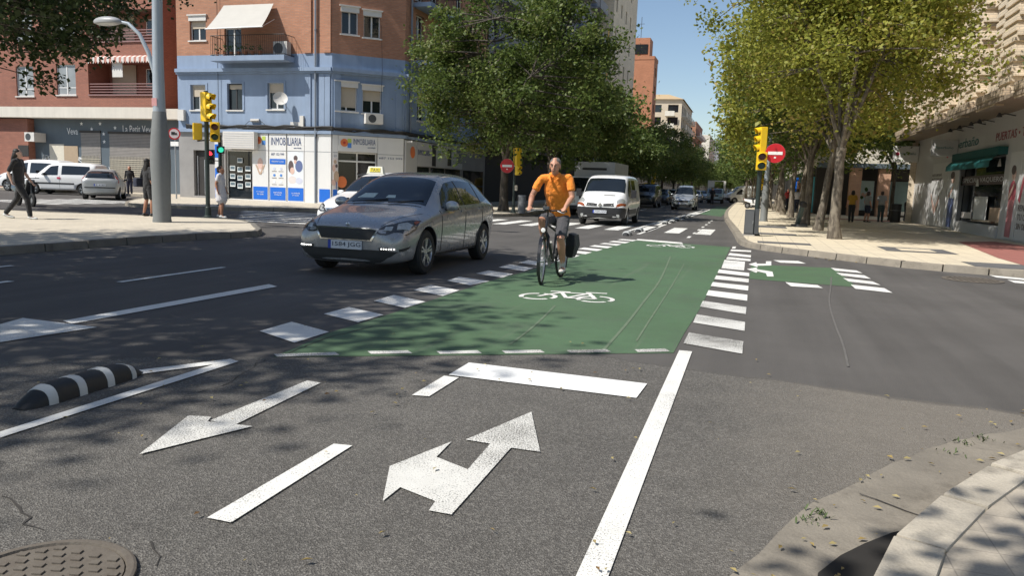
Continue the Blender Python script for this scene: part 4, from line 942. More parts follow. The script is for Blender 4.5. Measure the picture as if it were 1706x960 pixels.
block('far brick block on the right side of the avenue hidden by trees', 4.8, 22, 210, 420, 19, BR_ORANGE, 5, side='L', pitch=12)
# ================================================================== TREES
def leafmat(name, a, b, c, trans=.32):
    t = NT(name); at = t.n('Attribute'); at.attribute_name = 'tint'; f = at.outputs['Fac']
    col = t.mix(t.step(f, .15, .6), a, b); col = t.mix(t.step(f, .72, .98), col, c)
    t.base(col); t.b.inputs['Roughness'].default_value = .5; t.b.inputs['Specular IOR Level'].default_value = .3
    tr = t.n('BsdfTranslucent'); t.lk(t.mul(col, 1.25), tr.inputs[0])
    mx = t.n('MixShader'); mx.inputs[0].default_value = trans
    t.lk(t.b.outputs[0], mx.inputs[1]); t.lk(tr.outputs[0], mx.inputs[2]); t.lk(mx.outputs[0], t.out.inputs[0])
    MATS[name] = t.m; return t.m
def barkmat(name, a, b):
    t = NT(name); n1 = t.noise(1, 5, .65, t.map((7, 7, 2.2))); n2 = t.noise(3.2, 3)
    c = t.mix(t.step(n1, .42, .6), a, b); c = t.mul(c, t.math('MULTIPLY_ADD', n2, .6, .7))
    t.base(c); t.b.inputs['Roughness'].default_value = .85; t.bump(t.noise(1, 5, .7, t.map((14, 14, 5))), .7, .03); MATS[name] = t.m; return t.m
LEAF_Y = leafmat('leaf_yellow_green', (.19,.215,.036), (.31,.315,.055), (.38,.29,.09), .42)
LEAF_G = leafmat('leaf_mid_green', (.08,.125,.03), (.125,.175,.04), (.2,.2,.06), .38)
LEAF_D = leafmat('leaf_dark_green', (.075,.115,.026), (.125,.165,.038), (.19,.2,.07), .34)
BARK = barkmat('plane_bark', (.095,.078,.06), (.21,.18,.138)); BARKD = barkmat('dark_bark', (.05,.042,.034), (.11,.092,.072))
def leafmesh(name, cents, per, sig, size, rs, mat, flat=.75):
    n = len(cents)*per
    C = np.repeat(np.array(cents), per, 0); S = np.repeat(rs.uniform(.65, 1.35, len(cents))*sig, per)[:, None]
    P = C+np.clip(rs.normal(size=(n,3)), -2.3, 2.3)*S*np.array([1,1,flat])
    nor = rs.normal(size=(n,3)); nor[:,2] = np.abs(nor[:,2])+.35; nor /= np.linalg.norm(nor, axis=1)[:, None]
    a = rs.normal(size=(n,3)); a[:,2] -= .5; a -= nor*(a*nor).sum(1)[:, None]; a /= np.linalg.norm(a, axis=1)[:, None]; b = np.cross(nor, a)
    L = (size*rs.uniform(.65, 1.35, n))[:, None]
    v = np.stack([P-a*L*.5, P+b*L*.36+nor*L*.1, P+a*L*.55, P-b*L*.36+nor*L*.1], 1).reshape(-1, 3)
    me = bpy.data.meshes.new(name); me.vertices.add(4*n); me.vertices.foreach_set('co', v.astype(np.float32).ravel())
    me.loops.add(4*n); me.loops.foreach_set('vertex_index', np.arange(4*n, dtype=np.int32))
    me.polygons.add(n); me.polygons.foreach_set('loop_start', np.arange(0, 4*n, 4, dtype=np.int32)); 
    me.update(calc_edges=True)
    at = me.attributes.new('tint', 'FLOAT', 'POINT'); tn = np.clip(rs.uniform(0, .85, n)+np.repeat(rs.normal(0, .13, len(cents)), per), 0, 1)
    at.data.foreach_set('value', np.repeat(tn, 4).astype(np.float32)); me.materials.append(mat); me.validate(); return me
def tree(name, label, loc, seed, fork=2.9, r=.17, cc=(0,0,6.8), rad=(4.4,4.4,3.9), nclump=110, per=230, sig=.5, size=.11, leaf=None, bark=None, limbs=6, group=None, lean=(0,0), shell=.55, bare=.0, low=-.75, minz=-.4):
    rs = np.random.RandomState(seed); t = thing(name, label, 'tree', loc, 0, group)
    mb = MB(); top = V((lean[0], lean[1], fork)); pts = []
    for k in range(7):
        f = k/6; pts.append(V((lean[0]*f+rs.normal(0,.02), lean[1]*f+rs.normal(0,.02), fork*f)))
    mb.tube(pts, [r*1.5, r*1.12, r*1.0, r*.94, r*.9, r*.88, r*.95], 10)
    cents = []
    while len(cents) < nclump:
        d = rs.normal(size=3); d /= np.linalg.norm(d); q = (shell+(1-shell)*rs.rand())**.8 if rs.rand() < .75 else rs.rand()
        if d[2] < low: continue
        wob = 1+.16*math.sin(3*math.atan2(d[1], d[0])+seed)+.12*math.sin(5*d[2]*2+seed*1.7)
        c = np.array(cc)+d*q*np.array(rad)*wob
        if c[2] < fork+minz: continue
        cents.append(c)
    lim = []
    for k in range(limbs):
        an = 2*math.pi*(k+rs.rand()*.6)/limbs; rr = rs.uniform(.35, .75); zz = rs.uniform(-.1, .75)
        e = V((cc[0]+rad[0]*rr*math.cos(an), cc[1]+rad[1]*rr*math.sin(an), cc[2]+rad[2]*zz)); s = top+V((0,0,-.15*rs.rand()))
        mid = s.lerp(e, .45)+V((rs.normal(0,.2), rs.normal(0,.2), .25)); P = []
        for j in range(8):
            f = j/7; P.append(s.lerp(mid, f).lerp(mid.lerp(e, f), f)+V((rs.normal(0,.04), rs.normal(0,.04), 0))*(1 if 0 < j < 7 else 0))
        mb.tube(P, [r*(.4*(1-j/7)+.08) for j in range(8)], 7); lim += P[2:]
    lv = np.array([p[:] for p in lim])
    for c in cents:
        dd = ((lv-c)**2).sum(1); dd[lv[:,2] > c[2]+.8] += 20; i = dd.argmin(); s, e = V(lim[i]), V(c)
        mid = s.lerp(e, .5)+V((rs.normal(0,.15), rs.normal(0,.15), rs.uniform(-.1,.25)))
        mb.tube([s, s.lerp(mid, .6), mid.lerp(e, .4), e], [r*.2, r*.15, r*.1, r*.05], 4)
    mb.build('trunk', bark or BARK, t, smooth=True)
    link('crown', leafmesh('crown', cents, per, sig, size, rs, leaf), t)
    return t
NOMS = ['first','second','third','fourth','fifth','sixth','seventh','eighth','ninth','tenth','eleventh','twelfth','thirteenth','fourteenth','fifteenth','sixteenth','seventeenth','eighteenth','nineteenth','twentieth']
GR, GL_ = 'plane trees along the right pavement', 'trees along the left of the avenue'
ta = tree('plane_tree', 'yellowing plane tree nearest the crossing on the right pavement, mottled trunk forking low', (2.48,25.34,.13), 11, fork=2.75, r=.155, cc=(-.3,-.2,6.8), rad=(4.0,4.0,4.1), nclump=205, per=235, sig=.36, size=.118, leaf=LEAF_Y, group=GR, shell=.3, low=-.97, minz=.45)
tb = tree('plane_tree', 'second plane tree from the crossing in the right row, its trunk leaning', (2.45,30.8,.13), 12, fork=2.9, r=.14, cc=(-.2,.2,6.2), rad=(3.3,3.5,3.5), nclump=110, per=170, sig=.42, size=.17, leaf=LEAF_Y, lean=(.35,.1), group=GR)
tc = tree('plane_tree', 'third plane tree from the crossing in the right row, greener than the first two', (2.33,35.6,.13), 13, fork=3.0, r=.15, cc=(-.3,0,5.9), rad=(3.4,3.5,3.4), nclump=105, per=150, sig=.44, size=.2, leaf=LEAF_G, group=GR)
for i, (x, y, s) in enumerate(((2.35,40.9,1),(2.2,46.2,.95),(2.0,51.5,1.02),(1.9,57,.95),(1.8,63,1.0))):
    dup((tb, tc)[i%2], (x,y,.13), 1.3*i+.7, f'{NOMS[i+3]} plane tree from the crossing in the right row', GR, s)
tf = tree('plane_tree', 'broad plane tree behind the right row, well past the eighth trunk', (1.6,71,.13), 14, fork=2.8, r=.16, cc=(0,0,6.2), rad=(4.4,4.4,3.9), nclump=70, per=120, sig=.65, size=.26, leaf=LEAF_G, group=GR)
for i in range(13):
    y = 79+i*9.5+i*i*.55; dup(tf, (1.3-.012*y+(-.8 if i%3==1 else 0), y, .13), i*2.1, f'{NOMS[i]} of the far plane trees receding along the right kerb', 'far plane trees along the right kerb', (.74+.18*((i*37)%10)/10))
tree('plane_tree', 'dark green tree beside the bank entrance, slim trunk by the black fascia', (7.7,48.6,.13), 15, fork=2.7, r=.11, cc=(-1.3,-.5,5.0), rad=(2.2,2.4,2.3), nclump=60, per=190, sig=.46, size=.14, leaf=LEAF_D, bark=BARKD)
# left of the avenue
tl = tree('leafy_tree', 'largest tree, dense dark green crown over the no-entry sign across the junction', (-11.4,35.6,.13), 21, fork=2.4, r=.2, cc=(.5,-.6,6.2), rad=(4.35,4.2,4.5), nclump=200, per=220, sig=.38, size=.155, leaf=LEAF_D, bark=BARKD, shell=.6, group=GL_, low=-.85)
tm = tree('leafy_tree', 'dense tree directly behind the largest dark green one on the left', (-11.2,43.5,.13), 22, fork=2.7, r=.17, cc=(.4,0,5.2), rad=(4.3,4.2,3.5), nclump=105, per=140, sig=.48, size=.22, leaf=LEAF_D, bark=BARKD, group=GL_)
tn = tree('leafy_tree', 'third tree in the left row, paler leaves than its neighbours', (-11.0,51.5,.13), 23, fork=2.6, r=.16, cc=(0,0,4.9), rad=(4.1,4.1,3.2), nclump=75, per=130, sig=.62, size=.24, leaf=LEAF_G, bark=BARKD, group=GL_)
for i in range(16):
    y = 59+i*8.5+i*i*.5; dup((tm, tn)[(i*7)%3 % 2], (-10.8+.012*y, y, .13), i*1.7, f'{NOMS[i]} of the receding trees behind the third in the left row', 'receding trees along the left of the avenue', .74+.2*((i*53)%10)/10)
# trees whose shade falls on the near road
t1 = tree('leafy_tree', 'left pavement tree nearest the lamp post, shading the car lanes', (-14.2,5.2,.13), 31, fork=4.2, r=.2, cc=(.1,.4,9.6), rad=(5.2,5.1,3.8), nclump=210, per=150, sig=.5, size=.19, leaf=LEAF_D, bark=BARKD, group='trees on the near left pavement', low=-.95)
for i, (x, y) in enumerate(((-13.9,-.6),(-15.2,-6),(-15,-11.4))): dup(t1, (x,y,.13), 1.1+2.2*i, ('tree straight left of the camera', 'tree behind left whose shade reaches the lane divider', 'hindmost tree of the near left pavement')[i], 'trees on the near left pavement')
tree('plane_tree', 'tree behind the camera whose twigs shade the near right kerb', (.75,-2.9,.12), 33, fork=3.4, r=.16, cc=(-.5,.1,7.2), rad=(5.0,5.0,3.0), nclump=95, per=60, sig=.3, size=.17, leaf=LEAF_Y, low=-.95)
tree('leafy_tree', 'tree whose shade-coloured leaves hang into the top left corner behind the lamp', (-28,16.4,.13), 35, fork=3.6, r=.2, cc=(4.3,3.6,8.2), rad=(5.6,4.4,3.7), nclump=220, per=130, sig=.42, size=.18, leaf=leafmat('leaf_shade_dark', (.028,.045,.012), (.042,.065,.018), (.06,.075,.025), .2), bark=BARKD, low=-.97)  # shade on this crown is put into its leaf colours
# ================================================================== VEHICLES (local: front towards -Y, s runs from the front bumper backwards)
def carpaint(name, col, metal=.0, rough=.28, coat=.8, dust=.12):
    t = NT(name); f = t.math('MULTIPLY_ADD', t.noise(2.2, 5, .6), 2*dust, 1-dust)
    t.base(t.mul(col, f)); t.b.inputs['Metallic'].default_value = metal
    t.lk(t.math('MULTIPLY_ADD', t.noise(3, 4), .2, rough-.1), t.b.inputs['Roughness'])
    t.b.inputs['Coat Weight'].default_value = coat; t.b.inputs['Coat Roughness'].default_value = .05; MATS[name] = t.m; return t.m
P_GREY = carpaint('silver_grey_paint', (.31,.31,.315), .35, .28); P_WHITE = carpaint('white_car_paint', (.74,.74,.73), 0, .35, .6, .05)
P_SILV = carpaint('silver_paint', (.42,.44,.45), .55, .35); P_DARK = carpaint('dark_car_paint', (.03,.033,.04), .3, .3); P_BLUE = carpaint('pale_blue_paint', (.30,.45,.58), 0, .4)
P_DIRT = carpaint('grubby_silver_paint', (.36,.37,.37), .3, .45, .3)
LAMPG = pm('headlamp_clear', (.42,.43,.42), .12, .25, var=.5, scale=18, spec=.8); LAMPD = pm('headlamp_dark', (.05,.05,.05), .12, .2, spec=.8); AMBER = pm('indicator_amber', (.26,.06,.015), .25); TAILR = pm('tail_lamp_red', (.32,.012,.012), .2)
DRL = glow('daylight_lamp', (1,.98,.92), 2.0); PLATEW = pm('plate_white', (.66,.68,.72), .4, var=.03); PLATEB = pm('plate_blue', (.02,.06,.4), .4); PLATET = pm('plate_text', (.02,.03,.06), .5); CHROME = pm('chrome', (.6,.6,.6), .15, .9)
DIRT = pm('black_trim', (.025,.025,.025), .65, var=.2)
def ringpts(z):
    zl, zb, zt, wl, wb, wt = z; k = min(1, max(.25, (zt-zb)/.3)); dz = zt-zb
    return [(0,zl),(wl*.86,zl),(wl,zl+.07),(wb*.992,zl+(zb-zl)*.5),(wb,zb-.05),(wb-.025,zb+.012),(wt+.035*k,zt-.10*k),(wt-.09,zt-.022*k),(wt*.45,zt-.004*k),(0,zt)]
def loft(st, L, mat, wheels, arch=.05):
    half = len(ringpts(st[0][1:])); n = 2*half-2; vs = []; fs = []
    for s in st:
        h = ringpts(s[1:]); y = s[0]-L/2
        vs += [(x,y,z) for x,z in h]+[(-x,y,z) for x,z in h[-2:0:-1]]
    for i in range(len(st)-1):
        for k in range(n):
            k2 = (k+1) % n; fs.append((i*n+k, i*n+k2, (i+1)*n+k2, (i+1)*n+k))
    o = (len(st)-1)*n
    for base, fl in ((0, False), (o, True)):               # end caps as strips of quads
        for k in range(half-1):
            a, b = base+k, base+k+1; c, d = base+(n-k-1) % n if k+1 < half-1 else base+k+1, base+(n-k) % n
            f = (a, d, c, b) if k > 0 else (a, c, b)
            f = tuple(dict.fromkeys(f))
            if len(f) > 2: fs.append(f if not fl else f[::-1])
    me = bpy.data.meshes.new('body'); me.from_pydata(vs, [], fs); me.materials.append(mat); me.validate()
    bm = bmesh.new(); bm.from_mesh(me); bmesh.ops.recalc_face_normals(bm, faces=bm.faces[:])
    cl = bm.edges.layers.float.get('crease_edge') or bm.edges.layers.float.new('crease_edge')
    for e in bm.edges:
        a, b = e.verts[0].index, e.verts[1].index
        if a % n == b % n and (a % n in (2, n-2)): e[cl] = .5
        if a % n == b % n and (a % n in (5, n-5)): e[cl] = .35
    for f in bm.faces: f.smooth = True
    bm.to_mesh(me); bm.free()
    ob = bpy.data.objects.new('tmp', me); COL.objects.link(ob); ob.modifiers.new('s', 'SUBSURF').levels = 2
    me2 = ev_mesh(ob)
    if wheels:
        mb = MB(); sf, sr, r, wx = wheels
        for s in (sf, sr):
            for sg in (-1, 1): mb.cyl((sg*(wx-.27), s-L/2, r+.0), (sg*(wx+.3), s-L/2, r), r+arch, n=28)
        cut = mb.build('tmpc', BLACKP); ob = bpy.data.objects.new('tmp', me2); COL.objects.link(ob)
        md = ob.modifiers.new('b', 'BOOLEAN'); md.object = cut; md.operation = 'DIFFERENCE'; md.solver = 'EXACT'
        try: md.material_mode = 'TRANSFER'
        except Exception: pass
        me2 = ev_mesh(ob); bpy.data.objects.remove(cut, do_unlink=True)
    return me2
def snap(bvh, pts, off, name, mat, parent, step=.07, back=.02, smooth=True):
    """a panel laid on the body: its outline is cut fine, dropped on the surface and given thickness"""
    bm = bmesh.new(); vs = [bm.verts.new(p) for p in pts]; bm.faces.new(vs)
    P = np.array([p[:] for p in pts])
    for ax in range(3):
        lo, hi = P[:,ax].min(), P[:,ax].max(); n = int((hi-lo)/step)
        for i in range(1, n+1):
            c = [0,0,0]; c[ax] = lo+(hi-lo)*i/(n+1); nn = [0,0,0]; nn[ax] = 1
            bmesh.ops.bisect_plane(bm, geom=bm.verts[:]+bm.edges[:]+bm.faces[:], plane_co=c, plane_no=nn)
    bmesh.ops.triangulate(bm, faces=[f for f in bm.faces if len(f.verts) > 4])
    nm = {}
    for v in bm.verts:
        h = bvh.find_nearest(v.co); v.co = h[0]+h[1]*off; nm[v] = h[1].copy()
    cen = sum((v for v in nm.values()), V())/len(nm)
    bm.normal_update()
    if sum(f.normal.dot(cen) for f in bm.faces) < 0: bmesh.ops.reverse_faces(bm, faces=bm.faces[:])
    be = [e for e in bm.edges if len(e.link_faces) == 1]
    ret = bmesh.ops.extrude_edge_only(bm, edges=be)
    for v in ret['geom']:
        if isinstance(v, bmesh.types.BMVert): h = bvh.find_nearest(v.co); v.co = v.co-h[1]*back
    bmesh.ops.recalc_face_normals(bm, faces=bm.faces[:])
    for f in bm.faces: f.smooth = smooth
    me = bpy.data.meshes.new(name); bm.to_mesh(me); bm.free(); me.materials.append(mat)
    try: me.set_sharp_from_angle(angle=.9)
    except Exception: pass
    return link(name, me, parent)
def wheel(parent, x, y, r, w, sg, spokes=5, hub=None):
    mb = MB(); mb.lathe([(r*.62,-w/2),(r*.9,-w/2),(r*.985,-w*.38),(r,-w*.2),(r,w*.2),(r*.985,w*.38),(r*.9,w/2),(r*.66,w/2),(r*.64,w*.3),(r*.62,-w/2)], 28, (x,y,r), 'x')
    t = mb.build('wheel', RUBBER, parent, smooth=True); mb = MB(); xo = x+sg*w*.36
    mb.lathe([(r*.67,sg*w*.46),(r*.62,sg*w*.48),(r*.59,sg*w*.3),(r*.59,-sg*w*.3)], 24, (x,y,r), 'x'); mb.lathe([(.0,sg*w*.42),(r*.16,sg*w*.4),(r*.18,sg*w*.25)], 12, (x,y,r), 'x')
    for k in range(spokes):
        for q in (-.13, .13):
            a = 2*math.pi*k/spokes+.3; p0 = V((xo, y+r*.12*math.cos(a+q), r+r*.12*math.sin(a+q))); p1 = V((xo+sg*.01, y+r*.62*math.cos(a+q*1.3), r+r*.62*math.sin(a+q*1.3)))
            d = (p1-p0); n_ = V((0, -d.z, d.y)).normalized()*r*.045; m_ = (p0+p1)/2
            mb.obox(m_, d/2, n_, V((.012,0,0)))
    o = mb.build('rim', hub or ALLOY, t, smooth=True); mb = MB(); mb.lathe([(0,0),(r*.6,0)], 20, (x+sg*w*.08,y,r), 'x'); mb.build('brake_disc', DARKG, t)
    return t
def mirror(parent, x, y, z, sg, mat, s=1):
    mb = MB(); mb.ball((x+sg*.12*s, y, z), (.115*s,.075*s,.075*s), 12, 8); o = mb.build('wing_mirror', mat, parent, smooth=True)
    mb = MB(); mb.obox((x+sg*.02, y+.01, z-.06), (.06,0,.01), (0,.04,0), (0,0,.018)); mb.obox((x+sg*.12*s, y+.075*s, z), (.085*s,0,0), (0,.006,0), (0,0,.055*s)); mb.build('mirror_foot', BLACKP, o); return o
def plate(parent, y, z, st, w=.52, h=.11, back=False, tilt=0):
    mb = MB(); sg = 1 if back else -1
    mb.box(-w/2, w/2, y-.008, y+.008, z-h/2, z+h/2); o = mb.build('number_plate', PLATEW, parent)
    U = (-1,0,0) if back else (1,0,0); x0 = w/2-.05 if back else -w/2+.05
    text(st, w*.84, h*.66, (x0+(-.02 if back else .02), y+sg*.0085, z-h*.33), U, (0,0,1), PLATET, o, th=.003)
    mb = MB(); a, b = (-w/2, -w/2+.045) if not back else (w/2-.045, w/2); mb.box(a, b, y-.0095, y+.0095, z-h/2, z+h/2); mb.build('plate_band', PLATEB, o); return o
def car(name, label, cat, st, L, paint, loc, rz, wheels, panels=(), group=None, spokes=5, mir=None, wiper=None, hub=None):
    t = thing(name, label, cat, loc, rz, group); me = loft(st, L, paint, wheels); body = link('body', me, t)
    bm = bmesh.new(); bm.from_mesh(me); bvh = BVHTree.FromBMesh(bm); bm.free()
    if wheels:
        sf, sr, r, wx = wheels
        for s in (sf, sr):
            for sg in (1, -1): wheel(t, sg*(wx-.115), s-L/2, r, .21, sg, spokes, hub)
    made = {}
    for nm, mat, off, pts, mode in panels:
        for sg in ((1, -1) if mode == 'both' else (1,)):
            P = [V((p[0]*sg, p[1]-L/2, p[2])) for p in pts]
            o = snap(bvh, P, off, nm, mat, t); made.setdefault(nm, []).append(o)
    if mir:
        for sg in (1, -1): mirror(t, sg*mir[0], mir[1]-L/2, mir[2], sg, mir[3], mir[4])
    t['_bvh'] = 0; del t['_bvh']
    return t, bvh, made
HATCH = [(0,.24,.47,.61,.50,.60,.50),(.05,.19,.55,.71,.70,.76,.60),(.22,.17,.63,.79,.80,.845,.68),(.55,.19,.72,.87,.83,.888,.74),(.95,.19,.80,.945,.845,.90,.74),(1.22,.19,.85,1.01,.85,.90,.70),
         (1.55,.19,.89,1.23,.85,.90,.63),(1.95,.19,.92,1.43,.85,.90,.60),(2.5,.19,.94,1.50,.85,.90,.59),(3.2,.19,.96,1.495,.85,.895,.58),(3.72,.20,.98,1.44,.835,.885,.565),(4.0,.24,.98,1.25,.81,.865,.59),(4.16,.30,.9,1.05,.75,.83,.63),(4.25,.38,.76,.92,.64,.74,.58)]
HW = (.86, 3.48, .325, .885)
def hatch_panels(seam=True):
    P = [('windscreen', CARGLASS, .006, [(-.70,1.20,1.0),(.70,1.20,1.0),(.65,1.55,1.18),(.57,1.92,1.365),(0,1.95,1.425),(-.57,1.92,1.365),(-.65,1.55,1.18)], 1),
      ('side_window', CARGLASS, .006, [(.85,1.50,.965),(.86,2.42,.985),(.66,2.42,1.395),(.67,2.05,1.36),(.74,1.74,1.21)], 'both'),
      ('side_window', CARGLASS, .006, [(.86,2.47,.985),(.86,3.26,1.005),(.66,3.26,1.38),(.655,2.9,1.395),(.66,2.47,1.398)], 'both'),
      ('side_window', CARGLASS, .006, [(.86,3.31,1.01),(.83,3.70,1.08),(.66,3.55,1.31),(.66,3.31,1.372)], 'both'),
      ('window_pillar', DIRT, .004, [(.86,2.40,.985),(.86,2.49,.985),(.66,2.49,1.397),(.66,2.40,1.394)], 'both'), ('window_pillar', DIRT, .004, [(.86,3.24,1.005),(.86,3.33,1.01),(.66,3.33,1.37),(.66,3.24,1.382)], 'both'),
      ('rear_window', CARGLASS, .006, [(-.6,4.05,1.12),(.6,4.05,1.12),(.52,3.8,1.37),(-.52,3.8,1.37)], 1),
      ('headlight', LAMPD, .007, [(.44,.09,.60),(.60,.14,.565),(.74,.25,.575),(.82,.48,.66),(.845,.70,.785),(.76,.55,.775),(.62,.24,.70)], 'both'),
      ('headlight_lens', LAMPG, .012, [(.66,.2,.60),(.77,.33,.62),(.80,.46,.70),(.73,.42,.725),(.65,.28,.68)], 'both'),
      ('headlight_lens', LAMPG, .012, [(.53,.13,.595),(.61,.17,.59),(.62,.2,.65),(.55,.15,.645)], 'both'),
      ('indicator', AMBER, .014, [(.808,.52,.70),(.835,.64,.755),(.80,.6,.76),(.785,.52,.735)], 'both'),
      ('grille_frame', CHROME, .010, [(-.49,.06,.665),(.49,.06,.665),(.40,.0,.505),(-.40,.0,.505)], 1),
      ('grille', DIRT, .018, [(-.45,.05,.645),(.45,.05,.645),(.375,.0,.525),(-.375,.0,.525)], 1),
      ('air_intake', DIRT, .008, [(-.72,.13,.39),(.72,.13,.39),(.52,.03,.215),(-.52,.03,.215)], 1),
      ('fog_trim', DIRT, .010, [(.50,.06,.425),(.80,.32,.445),(.78,.28,.415),(.52,.06,.385)], 'both'),
      ('tail_light', TAILR, .008, [(.60,4.2,.78),(.78,4.08,.82),(.82,3.95,.92),(.66,4.12,.93)], 'both'),
      ('door_handle', P_GREY, .02, [(.89,2.22,.875),(.89,2.42,.88),(.89,2.42,.905),(.89,2.22,.90)], 'both'),
      ('door_handle', P_GREY, .02, [(.89,3.12,.90),(.89,3.3,.905),(.89,3.3,.93),(.89,3.12,.925)], 'both')]
    if seam:
        for s0, s1 in ((1.40,1.38),(2.44,2.44),(3.36,3.30)):
            P.append(('door_seam', DIRT, .0045, [(.89,s0,.30),(.89,s0+.014,.30),(.88,s1+.014,.955),(.88,s1,.955)], 'both'))
        P.append(('sill_trim', DIRT, .004, [(.85,1.25,.25),(.85,3.1,.25),(.85,3.1,.285),(.85,1.25,.285)], 'both'))
        P.append(('bonnet_seam', DIRT, .002, [(-.66,1.10,.97),(.66,1.10,.97),(.66,1.125,.975),(-.66,1.125,.975)], 1))
        P.append(('bonnet_seam', DIRT, .002, [(.50,.1,.70),(.79,.9,.90),(.782,.9,.905),(.49,.1,.705)], 'both'))
    return P
hc_, hb, hm = car('hatchback', 'silver grey hatchback with front plate 1584 JGG in the nearest car lane', 'car', HATCH, 4.25, P_GREY, (-5.70,12.38,0), R(.6), HW, hatch_panels(), spokes=5, mir=(.83,1.62,.985,P_SILV,1.05)); hc_.scale = (1.055,1.055,1.075)
mb = MB(); 
for k in range(3): mb.obox((0,.018-2.125,.555+.03*k), (.41+.012*k,0,0), (0,.008,0), (0,0,.007))
mb.build('grille_bar', BLACKP, hc_)
plate(hc_, -2.145, .445, '1584 JGG', .52, .115)
mb = MB(); mb.ball((0,-2.06,.725), (.035,.02,.03), 10, 6); mb.build('badge', CHROME, hc_)
for sg in (1, -1):                                               # lamps of the bumper, six little lights each
    mb = MB()
    for k in range(6):
        c = hb.ray_cast(V((sg*(.55+.035*k), -5, .412)), V((0,1,0)))[0]+V((0,-.016,0)); mb.ball(c, .011, 8, 5)
    mb.build('daylight_lamp', DRL, hc_)
PAPD = pm('dashboard_paper', (.42,.5,.48), .5)
for pts in ([(-.50,1.30,1.05),(-.22,1.30,1.055),(-.20,1.42,1.12),(-.42,1.42,1.115)], [(-.02,1.31,1.06),(.14,1.31,1.06),(.12,1.38,1.1),(0,1.38,1.1)]):
    snap(hb, [V((p[0], p[1]-2.125, p[2])) for p in pts], .0085, 'dashboard_paper', PAPD, hc_)
mb = MB()
for a, b in (((-.5,1.14,.985),(.05,1.26,1.03)), ((.1,1.14,.985),(.62,1.3,1.06))):
    p, q = hb.find_nearest(V((a[0],a[1]-2.125,a[2]))), hb.find_nearest(V((b[0],b[1]-2.125,b[2]))); mb.tube([p[0]+p[1]*.02, q[0]+q[1]*.018], .009, 5)
mb.build('wiper', BLACKP, hc_)
mb = MB(); mb.cyl((0,1.45-.6,1.44),(0,1.6-.6,1.56),.006,.004,n=5); mb.build('aerial', BLACKP, hc_)
# taxi
TX = [(s*1.06, zl, zb*1.04, zt*1.1, wl, wb, wt*1.04) for s, zl, zb, zt, wl, wb, wt in HATCH]
tp = [(n_, m if n_ != 'door_handle' else P_WHITE, o_, [(x*1.0, s*1.06, z*(1.07 if z > .95 else 1.04)) for x, s, z in p], md) for n_, m, o_, p, md in hatch_panels(False)]
tx, txb, _ = car('taxi', 'white taxi with a small TAXI roof sign half hidden behind the silver grey hatchback', 'taxi', TX, 4.5, P_WHITE, (-9.7,19.3,0), R(2), (.92,3.68,.33,.885), tp, mir=(.83,1.72,1.06,P_WHITE,1.0))
mb = MB(); mb.prism([(-.26,-.45),(.26,-.45),(.26,-.32),(-.26,-.32)], 1.585, 1.60); mb.add([(-.24,-.45,1.6),(.24,-.45,1.6),(.24,-.3,1.6),(-.24,-.3,1.6),(-.2,-.42,1.79),(.2,-.42,1.79),(.2,-.33,1.79),(-.2,-.33,1.79)], [(4,5,6,7),(0,1,5,4),(1,2,6,5),(2,3,7,6),(3,0,4,7)])
ts = mb.build('roof_sign', pm('taxi_sign_cream', (.78,.77,.66), .4), tx, bevel=.01); mb = MB(); mb.obox((0,-.442,1.7), (.15,0,0), (0,.004,0), (0,0.01,.055)); mb.build('sign_face', pm('taxi_yellow', (.75,.62,.05), .4), ts); text('TAXI', .24, .085, (-.12,-.452,1.658), (1,0,0), (0,.16,1), PLATET, ts)
mb = MB(); mb.cyl((-.45,-.6,1.55),(-.45,-.5,1.72),.008,n=4); mb.build('aerial', BLACKP, tx)
for sg in (1,-1):
    mb = MB(); mb.tube([(sg*.56,-.3,1.545),(sg*.57,.2,1.60),(sg*.56,.9,1.58),(sg*.55,1.5,1.5)], .018, 6); mb.build('roof_rail', DARKG, tx)
# silver people carrier, far lane
MPV = [(s*.93, zl, zb*1.08, zt*(1.2 if zt > 1.1 else 1.1), wl*.97, wb*.97, wt*.97) for s, zl, zb, zt, wl, wb, wt in HATCH]
mpp = [(n_, m, o_, [(x*.97, s*.93, z*(1.15 if z > .95 else 1.08)) for x, s, z in p], md) for n_, m, o_, p, md in hatch_panels(False) if n_ not in ('bonnet_seam',)]
mp, _, _ = car('people_carrier', 'small silver people carrier driving towards the junction alone in its lane', 'car', MPV, 3.96, P_SILV, (-4.7,59,0), 0, (.8,3.24,.31,.86), mpp, mir=(.8,1.5,1.1,P_SILV,1.0)); plate(mp, -1.99, .5, '2637 DWC')
